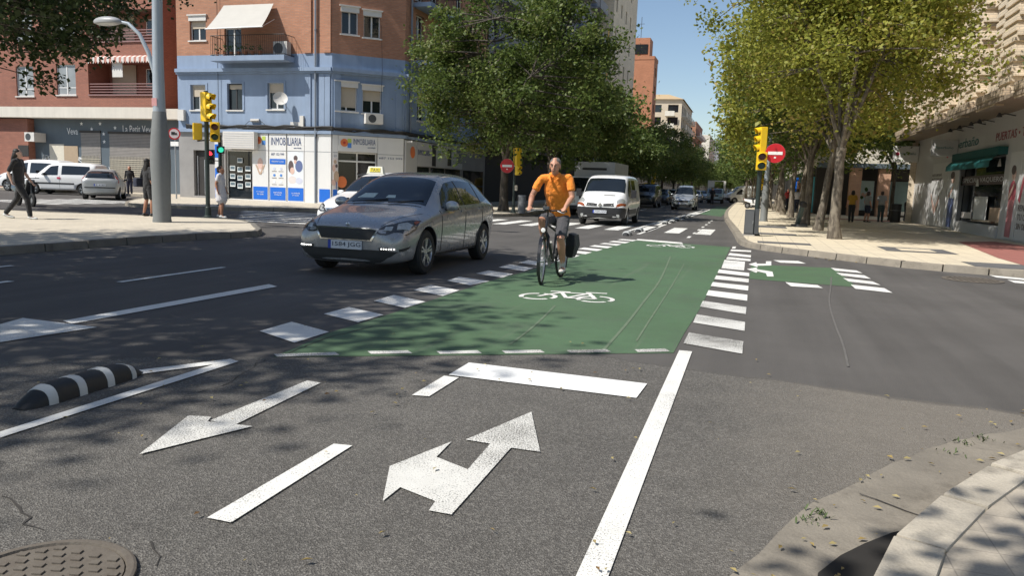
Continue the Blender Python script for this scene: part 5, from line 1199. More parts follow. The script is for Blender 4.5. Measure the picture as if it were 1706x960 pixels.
# white van
VAN = [(0,.36,.60,.76,.56,.68,.58),(.06,.28,.70,.92,.76,.83,.68),(.25,.25,.80,1.05,.88,.93,.76),(.60,.25,.90,1.16,.91,.955,.78),(.85,.25,.97,1.25,.91,.955,.78),(1.2,.25,1.0,1.60,.91,.955,.77),(1.6,.25,1.02,1.90,.91,.955,.77),(2.2,.25,1.03,1.96,.91,.955,.785),(4.1,.26,1.03,1.96,.91,.955,.785),(4.7,.30,1.02,1.93,.90,.95,.78),(4.8,.36,1.0,1.87,.86,.91,.75)]
VP = [('windscreen', CARGLASS, .007, [(-.80,.90,1.24),(.80,.90,1.24),(.75,1.25,1.52),(.69,1.52,1.78),(-.69,1.52,1.78),(-.75,1.25,1.52)], 1),
      ('side_window', CARGLASS, .007, [(.94,1.15,1.12),(.94,1.95,1.13),(.82,1.95,1.76),(.83,1.66,1.74),(.9,1.3,1.42)], 'both'), ('side_window', CARGLASS, .007, [(.94,2.1,1.14),(.94,3.2,1.14),(.82,3.2,1.76),(.82,2.1,1.76)], 'both'),
      ('headlight', LAMPG, .01, [(.60,.16,.80),(.84,.32,.86),(.90,.5,1.0),(.84,.46,1.08),(.72,.34,1.04),(.60,.2,.92)], 'both'), ('indicator', AMBER, .012, [(.58,.13,.70),(.86,.28,.74),(.90,.42,.83),(.84,.32,.82),(.60,.16,.775)], 'both'),
      ('grille', DIRT, .008, [(.12,.10,.80),(.50,.16,.80),(.52,.15,.735),(.12,.09,.735)], 'both'), ('bonnet_vent', DIRT, .008, [(.05,.56,1.165),(.46,.56,1.155),(.46,.60,1.165),(.05,.60,1.175)], 1),
      ('bumper', BLACKP, .012, [(-.92,.44,.66),(-.78,.12,.69),(0,.03,.70),(.78,.12,.69),(.92,.44,.66),(.90,.44,.30),(.76,.12,.28),(0,.02,.30),(-.76,.12,.28),(-.90,.44,.30)], 1),
      ('bumper_slot', DIRT, .018, [(-.55,.06,.64),(.55,.06,.64),(.5,.05,.60),(-.5,.05,.60)], 1), ('bumper_slot', DIRT, .018, [(-.5,.05,.44),(.5,.05,.44),(.48,.05,.36),(-.48,.05,.36)], 1),
      ('fog_lamp', LAMPG, .02, [(.62,.1,.38),(.70,.13,.38),(.70,.13,.46),(.62,.1,.46)], 'both'), ('side_trim', DARKG, .012, [(.955,1.3,.42),(.955,3.4,.42),(.955,3.4,.62),(.955,1.3,.62)], 'both'),
      ('door_seam', DIRT, .002, [(.95,2.02,.35),(.95,2.035,.35),(.93,2.035,1.1),(.93,2.02,1.1)], 'both'), ('door_seam', DIRT, .002, [(.95,3.3,.35),(.95,3.315,.35),(.93,3.315,1.1),(.93,3.3,1.1)], 'both')]
wv, wvb, _ = car('delivery_van', 'white van with dark grey bumper coming up behind the cyclist', 'van', VAN, 4.8, P_WHITE, (-5.45,31.2,0), R(1), (1.0,4.1,.33,.94), VP, hub=STEEL)
for sg in (1,-1):
    mb = MB(); mb.obox((sg*1.08,-1.1,1.22), (.1,0,0), (0,.06,0), (0,0,.15)); mb.obox((sg*.97,-1.08,1.1), (.07,0,.03), (0,.03,0), (0,0,.02)); mb.build('wing_mirror', BLACKP, wv, bevel=.03)
plate(wv, -2.438, .535, '7109 DDP'); mb = MB(); mb.lathe([(0,-.02),(.08,-.02),(.09,0)], 4, (0,-2.40,.785), 'y'); mb.build('badge', CHROME, wv)
# box truck behind it
def boxtruck(label, loc, cabcol, boxcol, h=2.75, w=2.1, L=6.2, cab=1.95, openbox=False, rz=0):
    t = thing('box_truck', label, 'truck', loc, rz); y0 = -L/2
    mb = MB(); mb.add([(-w*.46,y0,.5),(w*.46,y0,.5),(w*.47,y0+.02,1.15),(-w*.47,y0+.02,1.15),(-w*.44,y0+.45,cab),(w*.44,y0+.45,cab),(-w*.44,y0+1.5,cab),(w*.44,y0+1.5,cab),(-w*.47,y0+1.5,.5),(w*.47,y0+1.5,.5)],
        [(0,1,2,3),(3,2,5,4),(4,5,7,6),(6,7,9,8),(1,9,7,5,2),(0,3,4,6,8),(0,8,9,1)]); mb.build('cab', cabcol, t, bevel=.05)
    mb = MB(); mb.add([(-w*.41,y0+.03,1.2),(w*.41,y0+.03,1.2),(w*.39,y0+.42,cab-.06),(-w*.39,y0+.42,cab-.06)], [(0,1,2,3)]); q = [(x, y-.02, z) for x, y, z in mb.v]; mb.v = q; mb.build('windscreen', CARGLASS, t)
    for sg in (1,-1):
        mb = MB(); mb.box(sg*w*.475-.004, sg*w*.475+.004, y0+.4, y0+1.2, 1.15, cab-.18); mb.build('side_window', CARGLASS, t)
        mb = MB(); mb.obox((sg*w*.36,y0-.012,.72), (.16,0,0), (0,.015,0), (0,0,.09)); mb.build('headlight', LAMPG, t)
        mb = MB(); mb.obox((sg*w*.55,y0+.2,1.35), (.06,0,0), (0,.04,0), (0,0,.16)); mb.build('wing_mirror', BLACKP, t, bevel=.02)
    mb = MB(); mb.box(-w*.47,w*.47,y0-.06,y0+.1,.32,.52); mb.build('bumper', BLACKP, t, bevel=.02); mb = MB(); mb.box(-.4,.4,y0-.02,y0+.01,.85,1.0); mb.build('grille', DIRT, t)
    if not openbox:
        mb = MB(); mb.box(-w/2,w/2,y0+1.6,L/2,.75,h); mb.build('cargo_box', boxcol, t, bevel=.03); mb = MB(); mb.box(-w*.3,w*.3,y0+1.57,y0+1.598,h-.42,h-.3); mb.build('box_vent', DIRT, t)
    else:
        mb = MB(); mb.box(-w/2,w/2,y0+1.6,L/2,.75,1.7); mb.build('load_bed', cabcol, t)
        for sg in (1,-1):
            for y in (y0+1.65, 0, L/2-.1): mb = MB(); mb.box(sg*w*.48-.05, sg*w*.48+.05, y-.05, y+.05, 1.7, h); mb.build('load_post', boxcol, t)
        mb = MB(); mb.box(-w*.48,w*.48,y0+1.6,y0+1.7,h-.1,h); mb.box(-w*.48,-w*.1,y0+1.62,y0+1.66,1.9,h-.1); mb.build('load_frame', boxcol, t)
    mb = MB(); mb.box(-w*.4,w*.4,y0+.4,L/2-.1,.45,.748); mb.build('chassis', DARKG, t)
    for y in (y0+.75, L/2-1.2):
        for sg in (1,-1): wheel(t, sg*(w*.45-.1), y, .38, .22, sg, 6, STEEL)
    return t
BOXG = pm('cargo_box_grey', (.40,.41,.41), .5, var=.1, scale=2)
boxtruck('grey box truck with a white cab just behind the white van and cyclist', (-7.75,40.7,0), P_WHITE, BOXG, 2.72, 2.1, 6.0)
boxtruck('pale blue open truck far down the avenue by the end of the cycle lane', (-4.1,97.5,0), P_BLUE, SHUTW, 2.7, 1.9, 6.5, 1.75, True)
ft, _, _ = car('delivery_van', 'white van seen side on, turning beside the far pale blue truck', 'van', [(a,b,c*1.1,d*1.15,e,f,g) for a,b,c,d,e,f,g in VAN], 4.8, P_WHITE, (-.9,105,0), R(-75), (1.0,4.0,.34,.94), [(n_,m,o_,[(x,s,z*(1.12 if z > 1 else 1)) for x,s,z in p],md) for n_,m,o_,p,md in VP if n_ in ('windscreen','headlight','bumper')]+[VP[1]], hub=STEEL)
dk, _, _ = car('parked_van', 'dark van parked by the left kerb beyond the white van', 'van', [(a,b,c*.95,d*.95,e,f,g) for a,b,c,d,e,f,g in VAN], 4.8, P_DARK, (-7.9,62,0), 0, (1.0,4.0,.33,.94), [(n_,m,o_,[(x,s,z*.95) for x,s,z in p],md) for n_,m,o_,p,md in VP if n_ in ('windscreen','headlight','side_window')])
simple = [p for p in hatch_panels(False) if p[0] in ('windscreen','side_window','headlight','grille','air_intake','rear_window','tail_light')]
pk, _, _ = car('parked_car', 'dark blue-grey hatchback parked on the left just beyond the dark van', 'car', HATCH, 4.25, P_DARK, (-8.1,74,0), 0, HW, simple, 'cars parked or queuing far down the avenue', mir=(.83,1.62,.985,P_DARK,1))
for i, (x, y, p, lb) in enumerate(((-6.55,97,'w','white hatchback waiting left of the far pale blue truck'),(-8.2,84,'s','silver hatchback parked behind the dark blue-grey one'),(-8.2,92,'d','black hatchback parked beside the waiting white one'),(-6.8,116,'s','silver car queuing behind the waiting white hatchback'))):
    c, _, _ = car('parked_car', lb, 'car', HATCH, 4.25, {'w':P_WHITE,'s':P_SILV,'d':P_DARK}[p], (x,y,0), 0, HW, simple, 'cars parked or queuing far down the avenue', mir=(.83,1.62,.985,{'w':P_WHITE,'s':P_SILV,'d':P_DARK}[p],1))
# side street on the left
CO = [(s*.9, zl, zb*1.02, zt*1.0, wl*.92, wb*.92, wt*.95) for s, zl, zb, zt, wl, wb, wt in HATCH]
cp = [(n_, m, o_, [(x*.92, s*.9, z*1.01) for x, s, z in p], md) for n_, m, o_, p, md in hatch_panels(True) if n_ not in ('daylight','bonnet_seam')]
co, cob, _ = car('hatchback', 'old silver hatchback with its tail towards the crossing, in the side street', 'car', CO, 3.82, P_DIRT, (-31.0,31.2,0), R(-142), (.75,3.2,.3,.82), [p for p in cp if p[0] not in ('rear_window','tail_light')]+
    [('rear_window', CARGLASS, .006, [(-.62,3.68,1.0),(.62,3.68,1.0),(.52,3.36,1.32),(-.52,3.36,1.32)], 1), ('tail_light', TAILR, .01, [(.66,3.62,.82),(.76,3.5,.84),(.70,3.45,1.18),(.62,3.52,1.16)], 'both'), ('bumper_strip', DIRT, .008, [(-.66,3.79,.62),(.66,3.79,.62),(.66,3.79,.57),(-.66,3.79,.57)], 1)], mir=(.78,1.45,.97,P_DIRT,.9))
plate(co, 1.925, .72, 'Z 4187', .5, .11, True)
SV = [(0,.34,.55,.70,.5,.62,.54),(.06,.26,.62,.84,.70,.77,.64),(.3,.24,.74,.98,.80,.84,.72),(.75,.23,.86,1.08,.83,.86,.74),(1.0,.23,.90,1.13,.83,.86,.72),(1.35,.23,.95,1.48,.83,.86,.66),(1.7,.23,.98,1.74,.83,.86,.64),(2.4,.23,1.0,1.80,.83,.86,.66),(3.7,.24,1.0,1.80,.83,.86,.66),(4.15,.3,1.0,1.74,.81,.84,.64),(4.25,.36,.96,1.62,.76,.80,.62)]
SVP = [('windscreen', CARGLASS, .007, [(-.70,1.05,1.14),(.70,1.05,1.14),(.58,1.62,1.64),(-.58,1.62,1.64)], 1), ('side_window', CARGLASS, .007, [(.85,1.32,1.06),(.85,2.2,1.08),(.72,2.2,1.62),(.74,1.78,1.58)], 'both'), ('side_window', CARGLASS, .007, [(.85,2.4,1.12),(.85,4.0,1.14),(.73,3.9,1.6),(.73,2.4,1.62)], 'both'),
       ('headlight', LAMPG, .01, [(.55,.12,.72),(.78,.3,.76),(.82,.5,.88),(.66,.26,.86)], 'both'), ('side_trim', DIRT, .01, [(.86,1.0,.58),(.86,3.1,.58),(.86,3.1,.66),(.86,1.0,.66)], 'both'), ('grille', DIRT, .01, [(-.4,.06,.72),(.4,.06,.72),(.4,.05,.62),(-.4,.05,.62)], 1), ('door_seam', DIRT, .002, [(.86,2.3,.35),(.86,2.312,.35),(.85,2.312,1.05),(.85,2.3,1.05)], 'both')]
sv, svb, _ = car('small_van', 'small white tradesman van behind the old silver hatchback, with window seats', 'van', SV, 4.25, P_WHITE, (-36.9,34.3,0), R(-72), (.85,3.55,.31,.84), SVP, mir=(.8,1.45,1.12,P_WHITE,1.0), hub=STEEL)
b2, _, _ = car('small_van', 'longer white van parked against the dark shopfront', 'van', [(a*1.1,b,c,d*1.08,e,f,g) for a,b,c,d,e,f,g in SV], 4.68, P_WHITE, (-41.0,36.2,0), R(-88), (.9,3.9,.32,.84), [(n_,m,o_,[(x,s*1.1,z*(1.07 if z > 1.2 else 1)) for x,s,z in p],md) for n_,m,o_,p,md in SVP], hub=STEEL)
for o_ in (sv,):
    mb = MB(); mb.obox((.872,.15,.92), (.004,0,0), (0,.09,0), (0,0,.05)); mb.build('door_logo', MATS['logo_crimson'], o_)
# scooters
def scooter(label, loc, rz, body, group=None):
    t = thing('motor_scooter', label, 'scooter', loc, rz, group)
    for y in (-.62, .62):
        mb = MB(); mb.lathe([(.12,-.05),(.2,-.06),(.25,-.03),(.25,.03),(.2,.06),(.12,.05)], 18, (0,y,.25), 'x'); w = mb.build('wheel', RUBBER, t, smooth=True); mb = MB(); mb.lathe([(0,.03),(.13,.03),(.13,-.03),(0,-.03)], 14, (0,y,.25), 'x'); mb.build('rim', STEEL, w)
    mb = MB(); mb.obox((0,-.02,.36), (.16,0,0), (0,.3,0), (0,0,.05)); mb.add([(-.18,.1,.4),(.18,.1,.4),(.17,.85,.62),(-.17,.85,.62),(-.14,.15,.72),(.14,.15,.72),(.12,.9,.8),(-.12,.9,.8)], [(3,2,1,0),(4,5,6,7),(0,1,5,4),(1,2,6,5),(2,3,7,6),(3,0,4,7)])
    mb.add([(-.2,-.3,.36),(.2,-.3,.36),(.14,-.52,1.0),(-.14,-.52,1.0),(-.2,-.36,.36),(.2,-.36,.36),(.12,-.6,.98),(-.12,-.6,.98)], [(0,1,2,3),(7,6,5,4),(0,3,7,4),(1,5,6,2),(3,2,6,7),(0,4,5,1)]); mb.build('body', body, t, bevel=.04)
    mb = MB(); mb.obox((0,.45,.79), (.14,0,0), (0,.38,.03), (0,0,.045)); mb.build('seat', BLACKP, t, bevel=.03)
    mb = MB(); mb.cyl((0,-.62,.28),(0,-.5,1.02),.03,n=8); mb.cyl((-.33,-.44,1.06),(.33,-.44,1.06),.016,n=6); mb.build('handlebar', DARKG, t)
    mb = MB(); mb.ball((0,-.6,.93), (.09,.05,.08), 10, 6); mb.build('headlight', LAMPG, t); mb = MB(); mb.obox((0,.93,.74), (.09,0,0), (0,.02,0), (0,0,.05)); mb.build('tail_light', TAILR, t)
    for sg in (1,-1):
        mb = MB(); mb.tube([(sg*.2,-.44,1.06),(sg*.3,-.42,1.26)], .008, 4); mb.obox((sg*.3,-.41,1.3), (.06,0,0), (0,.01,0), (0,0,.04)); mb.build('wing_mirror', BLACKP, t)
    return t
sc = scooter('black motor scooter at the kerb beside the walking woman in black', (-25.9,22.3,0), R(70), P_DARK)
mb = MB(); mb.box(-.2,.2,.72,1.12,.86,1.2); mb.build('top_box', BLACKP, sc, bevel=.04)
GS = 'motor scooters parked along the far right kerb'
s2 = scooter('white motor scooter nearest of those at the far right kerb', (.3,66,.13), R(60), P_WHITE, GS)
dup(s2, (.6,68.4,.13), R(65), 'white motor scooter next to the nearest one at the far right kerb', GS); s3 = scooter('dark motor scooter between the white scooters and the blue shopfront', (2.9,69,.13), R(75), P_DARK, GS); dup(s3, (.8,71,.13), R(62), 'hindmost dark motor scooter at the far right kerb', GS)
# ================================================================== PEOPLE AND BICYCLES
SKIN = pm('skin_tanned', (.50,.255,.165), .5, var=.2, scale=9); SKINP = pm('skin_pale', (.52,.33,.25), .5, var=.1); SKINR = pm('skin_legs', (.34,.165,.1), .5, var=.15)
HAIRG = pm('hair_grey', (.13,.12,.11), .8, var=.3, scale=40); HAIRB = pm('hair_black', (.015,.012,.01), .6, var=.3); HAIRN = pm('hair_brown', (.04,.025,.018), .6, var=.3)
def cloth(name, col, fold=.5):
    t = NT(name); f = t.math('MULTIPLY_ADD', t.noise(3, 4), .3, .85); t.base(t.mul(col, f)); t.b.inputs['Roughness'].default_value = .85; t.b.inputs['Sheen Weight'].default_value = .15
    t.bump(t.noise(9, 3, .5, t.map((1,1,.7)), 1.2), fold, .05); MATS[name] = t.m; return t.m
ORANGE = cloth('orange_polo', (.90,.27,.028), .7); SHORTS = cloth('charcoal_shorts', (.055,.055,.062)); BLK = cloth('black_cloth', (.014,.014,.016)); NAVYC = cloth('navy_cloth', (.02,.025,.05)); MUST = cloth('mustard_cloth', (.35,.2,.02)); GREYC = cloth('grey_cloth', (.28,.29,.28)); LIGHTC = cloth('pale_grey_cloth', (.55,.54,.56)); SOCK = cloth('sock_grey', (.5,.5,.52)); REDC = cloth('red_cloth', (.4,.04,.04)); OLIVE = cloth('dark_teal_trousers', (.03,.05,.05))
SHOEW = pm('shoe_white', (.62,.62,.6), .6); SHOEB = pm('shoe_black', (.02,.02,.02), .6)
def limb(mb, pts, rads, n=12, lat=None):
    """closed tapered limb, rounded at both ends; rads may be (lateral, depth) pairs"""
    pts = [V(p) for p in pts]; rr = [(r, r) if not hasattr(r, '__len__') else r for r in rads]
    d0 = (pts[0]-pts[1]).normalized(); d1 = (pts[-1]-pts[-2]).normalized()
    P = [pts[0]+d0*max(rr[0])*.6]+pts+[pts[-1]+d1*max(rr[-1])*.6]; Q = [(rr[0][0]*.5, rr[0][1]*.5)]+rr+[(rr[-1][0]*.5, rr[-1][1]*.5)]
    vs = []; fs = []
    for i, p in enumerate(P):
        d = (P[min(i+1, len(P)-1)]-P[max(i-1, 0)]).normalized(); l = V(lat) if lat is not None else (V((1,0,0)) if abs(d.x) < .9 else V((0,1,0)))
        l = (l-d*l.dot(d)).normalized(); b = d.cross(l)
        vs += [p+l*(Q[i][0]*math.cos(2*math.pi*k/n))+b*(Q[i][1]*math.sin(2*math.pi*k/n)) for k in range(n)]
    for i in range(len(P)-1):
        for k in range(n): fs.append((i*n+k, i*n+(k+1)%n, (i+1)*n+(k+1)%n, (i+1)*n+k))
    fs.append(tuple(range(n))[::-1]); fs.append(tuple((len(P)-1)*n+k for k in range(n))); return mb.add(vs, fs)
def fuse(mb, name, mat, parent, vox=.009, it=4, fold=0):
    me = bpy.data.meshes.new(name); me.from_pydata(mb.v, [], mb.f); me.materials.append(mat); me.validate()
    bm = bmesh.new(); bm.from_mesh(me); bmesh.ops.recalc_face_normals(bm, faces=bm.faces[:]); bm.to_mesh(me); bm.free()
    o = bpy.data.objects.new('tmp', me); COL.objects.link(o); r = o.modifiers.new('r', 'REMESH'); r.mode = 'VOXEL'; r.voxel_size = vox; r.use_smooth_shade = True
    s = o.modifiers.new('s', 'SMOOTH'); s.factor = .5; s.iterations = it
    if fold:
        tx = bpy.data.textures.get('folds') or bpy.data.textures.new('folds', 'CLOUDS'); tx.noise_scale = .11; tx.noise_depth = 2
        dm = o.modifiers.new('d', 'DISPLACE'); dm.texture = tx; dm.strength = fold; dm.mid_level = .5; dm.texture_coords = 'GLOBAL'
    m2 = ev_mesh(o)
    if not m2.materials: m2.materials.append(mat)
    for p in m2.polygons: p.use_smooth = True
    return link(name, m2, parent)
def handshape(mb, wrist, el, curl, out, grip=None, s=1.0):
    """palm, four unequal bent fingers and a thumb; curl = direction the fingers bend to, out = thumb side"""
    w = V(wrist); d = (w-V(el)).normalized(); c = V(curl); c = (c-d*c.dot(d)).normalized(); o = V(out); o = (o-d*o.dot(d)-c*o.dot(c)).normalized()
    palm = w+d*.05*s; limb(mb, [w-d*.01, w+d*.04*s, w+d*.085*s], [(.024*s,.018*s),(.036*s,.017*s),(.038*s,.015*s)], 10, o)
    k = .35 if grip is None else grip
    for i, (off, L) in enumerate(((.029,.072),(.010,.08),(-.010,.075),(-.029,.06))):
        b = w+d*.088*s+o*off*s; a1, a2, a3 = k*1.1, k*2.2, k*3.1
        dirs = [d*math.cos(a)+c*math.sin(a) for a in (a1, a2, a3)]; p = [b-d*.015]; 
        for q, f in zip(dirs, (.45,.32,.23)): p.append(p[-1]+q*L*f*s)
        limb(mb, p, [.0095*s,.009*s,.008*s,.007*s], 6)
    t0 = w+d*.025*s+o*.028*s; t1 = t0+(o*.7+d*.55+c*.25).normalized()*.04*s; t2 = t1+(d*.6+c*(.3+k)+o*(.3-k*.5)).normalized()*.035*s
    limb(mb, [t0-o*.01, t1, t2], [.0125*s,.011*s,.009*s], 6)
def headshape(mb, c, fwd, up=(0,0,1), s=1.0):
    f = V(fwd).normalized(); u = V(up); u = (u-f*u.dot(f)).normalized(); l = u.cross(f); c = V(c)
    A = lambda a, b, e: c+l*(a*s)+f*(b*s)+u*(e*s)
    limb(mb, [A(0,-.012,-.06), A(0,-.012,.0), A(0,-.014,.05), A(0,-.014,.088)], [(.052*s,.064*s),(.072*s,.09*s),(.075*s,.093*s),(.052*s,.066*s)], 14, l)
    limb(mb, [A(0,.03,.0), A(0,.042,-.055), A(0,.05,-.095)], [(.06*s,.052*s),(.051*s,.046*s),(.03*s,.026*s)], 12, l)          # face and jaw
    limb(mb, [A(0,.085,.018), A(0,.1,-.012), A(0,.108,-.028)], [.009*s,.013*s,.015*s], 8)                                          # nose
    for q in (-1, 1):
        limb(mb, [A(q*.076,-.01,.02), A(q*.079,-.012,-.03)], [(.008*s,.02*s),(.007*s,.014*s)], 8, l); limb(mb, [A(q*.012,.085,.03), A(q*.05,.07,.03)], [.011*s,.01*s], 6)   # ears, brow
    return A
def face(A, parent, s=1.0, hair=None, beard=None):
    for q in (-1, 1):
        mb = MB(); mb.ball(A(q*.031,.077,.008), .0095*s, 8, 6); e = mb.build('eye', pm('eye_white', (.4,.37,.34), .3), parent, smooth=True); mb = MB(); mb.ball(A(q*.031,.0835,.008), .0055*s, 8, 6); mb.build('pupil', HAIRB, e)
        mb = MB(); mb.tube([A(q*.014,.093,.034), A(q*.034,.09,.04), A(q*.054,.074,.033)], [.004*s,.005*s,.003*s], 5); mb.build('eyebrow', hair, parent)
    mb = MB(); mb.tube([A(-.024,.083,-.058), A(0,.094,-.056), A(.024,.083,-.058)], [.003*s,.006*s,.003*s], 5); mb.build('mouth', pm('lips', (.25,.09,.07), .5), parent)
def hairshape(A, mat, parent, style='short', s=1.0):
    mb = MB(); P = lambda a, b, e: A(a, b, e)
    def el(c, r): mb.add(*ellip(P, c, r))
    el((0,-.04,.056), (.086,.098,.076))
    if style == 'short': el((0,-.055,.0), (.085,.073,.08))
    if style in ('bob', 'long'): el((0,-.045,-.02), (.098,.085,.115))
    if style == 'long': el((0,-.085,-.14), (.09,.055,.18))
    return fuse(mb, 'hair', mat, parent, .011, 2)
def ellip(P, c, r, n=12, m=8):
    vs = []; fs = []
    for i in range(m+1):
        th = math.pi*i/m
        for k in range(n):
            a = 2*math.pi*k/n; vs.append(P(c[0]+r[0]*math.sin(th)*math.cos(a), c[1]+r[1]*math.sin(th)*math.sin(a), c[2]-r[2]*math.cos(th)))
    for i in range(m):
        for k in range(n): fs.append((i*n+k, i*n+(k+1)%n, (i+1)*n+(k+1)%n, (i+1)*n+k))
    return vs, fs
def person(label, loc, rz, J, top, bottom, shoe, hair, hstyle='short', skin=SKIN, sleeve=.5, legs='trousers', group=None, vox=.011, face_=False, grip=None, belly=0, bulk=1.0, legskin=None, sock=None):
    """J: joints in metres, facing -Y. One fused body; clothes, hair and shoes are its parts."""
    t = thing('person', label, 'person', loc, rz, group); g = {k: V(v) for k, v in J.items() if k not in ('fwd',)}
    lat = (g['shL']-g['shR']).normalized(); mb = MB(); mid = (g['shL']+g['shR'])/2
    def torso(m, e=0):
        limb(m, [g['pel'], g['pel'].lerp(g['waist'], .6), g['waist'], g['chest'], mid+V((0,0,.0))], [(.155*bulk+e,.105+e),(.15*bulk+e,.108+e+belly*.6),(.142*bulk+e,.105+e+belly),(.165*bulk+e,.112*bulk+e),(.13*bulk+e,.07+e)], 16, lat)
        limb(m, [g['shR'], mid, g['shL']], [.052+e*.8,.062+e*.6,.052+e*.8], 12)
    torso(mb); limb(mb, [mid, g['neck'], g['head']-V((0,0,.05))], [.06,.054,.05], 12)
    fwd = J.get('fwd', (0,-1,0)); A = headshape(mb, g['head'], fwd)
    for q in 'RL':
        sh, el, wr = g['sh'+q], g['el'+q], g['wr'+q]; limb(mb, [sh, sh.lerp(el,.5), el, el.lerp(wr,.35), wr], [.047*bulk,.045*bulk,.038*bulk,.041*bulk,.027*bulk], 10)
        cu = J.get('curl'+q, (0,-.3,-1)) if grip else ((g['head']-g['pel']).cross(lat)); handshape(mb, wr, el, cu if grip else -V((0,1,0)), J.get('out'+q, (1 if q == 'R' else -1, -.6, 0)), grip)
        hp, kn, an, to = g['hip'+q], g['kn'+q], g['an'+q], g['to'+q]; limb(mb, [hp, hp.lerp(kn,.5), kn, kn.lerp(an,.3), an], [.08*bulk,.07*bulk,.054*bulk,.057*bulk,.034*bulk], 12); limb(mb, [an-V((0,0,.03)), an.lerp(to,.6)-V((0,0,.025)), to], [(.036,.036),(.042,.028),(.036,.02)], 10)
    b = fuse(mb, 'body', skin, t, vox)
    if legskin: pass
    mb = MB(); torso(mb, .016)
    for q in 'RL':
        sh, el, wr = g['sh'+q], g['el'+q], g['wr'+q]
        if sleeve > 1: limb(mb, [sh, el, el.lerp(wr, sleeve-1)], [.062,.05,.042], 10)
        elif sleeve > 0: limb(mb, [sh, sh.lerp(el, sleeve*.5), sh.lerp(el, sleeve)], [.053*bulk,.055*bulk,.057*bulk], 10)
    if legs == 'dress': limb(mb, [g['pel'], (g['knR']+g['knL'])/2+V((0,0,.08))], [(.175,.14),(.2,.16)], 14, lat)
    fuse(mb, 'dress' if legs == 'dress' else 'shirt', top, t, vox, fold=.022)
    if legs != 'dress':
        mb = MB(); limb(mb, [g['pel']+V((0,0,.1)), g['pel'], (g['hipR']+g['hipL'])/2-V((0,0,.03))], [(.158,.118),(.17,.125),(.155,.12)], 14, lat)
        for q in 'RL':
            hp, kn, an = g['hip'+q], g['kn'+q], g['an'+q]
            if legs == 'shorts': limb(mb, [hp, hp.lerp(kn,.5), hp.lerp(kn,.86)], [.098,.095,.09], 12)
            else: limb(mb, [hp, hp.lerp(kn,.5), kn, kn.lerp(an,.5), an+V((0,0,.0))], [.096,.086,.07,.066,.058], 12)
        fuse(mb, 'shorts' if legs == 'shorts' else 'trousers', bottom, t, vox, fold=.02)
    for q in 'RL':
        an, to = g['an'+q], g['to'+q]; mb = MB(); dn = V((0,0,-.045)); bk = (an-to); bk.z = 0; bk = bk.normalized()*.035 if bk.length > 0 else V()
        limb(mb, [an+dn*.2, an+dn], [.042,.045], 10); limb(mb, [an+dn+bk, an.lerp(to,.55)+dn*.75, to+V((0,0,-.005))], [(.042,.036),(.046,.036),(.04,.026)], 10); fuse(mb, 'shoe', shoe, t, .009, 2)
        if sock:
            mb = MB(); limb(mb, [an, an.lerp(g['kn'+q],.16), an.lerp(g['kn'+q],.30)], [.042,.044,.048], 10); fuse(mb, 'sock', sock, t, .009, 2)
    hairshape(A, hair, t, hstyle)
    if face_: face(A, t, 1, HAIRN)
    return t, A
def standing(h=1.7, stride=0.0, armswing=0.0, bend=0.0, turn=0):
    k = h/1.75; S = stride; J = dict(pel=(0,0,.97), waist=(0,.0,1.13), chest=(0,.0,1.32), shR=(-.18,0,1.45), shL=(.18,0,1.45), neck=(0,0,1.53), head=(0,-.02,1.63),
        elR=(-.235,.04+armswing*.12,1.17), elL=(.235,.04-armswing*.12,1.17), wrR=(-.25,-.04+armswing*.22,.93), wrL=(.25,-.06-armswing*.22,.93),
        hipR=(-.09,0,.92), hipL=(.09,0,.92), knR=(-.09,-.02-S*.28,.5), knL=(.09,-.02+S*.16,.5), anR=(-.09,.03-S*.42,.09), anL=(.09,.03+S*.5,.09+abs(S)*.06), toR=(-.1,-.13-S*.42,.03), toL=(.1,-.12+S*.45,.03))
    J = {a: V(b)*k for a, b in J.items()}
    if bend:
        for a in ('waist','chest','shR','shL','neck','head','elR','elL','wrR','wrL'):
            p = J[a]; r = p-J['pel']; p2 = J['pel']+V((r.x, r.y*math.cos(bend)-r.z*math.sin(bend), r.z*math.cos(bend)+r.y*math.sin(bend))); J[a] = p2
        J['fwd'] = (0,-math.cos(bend*.7),-math.sin(bend*.7))
    return J
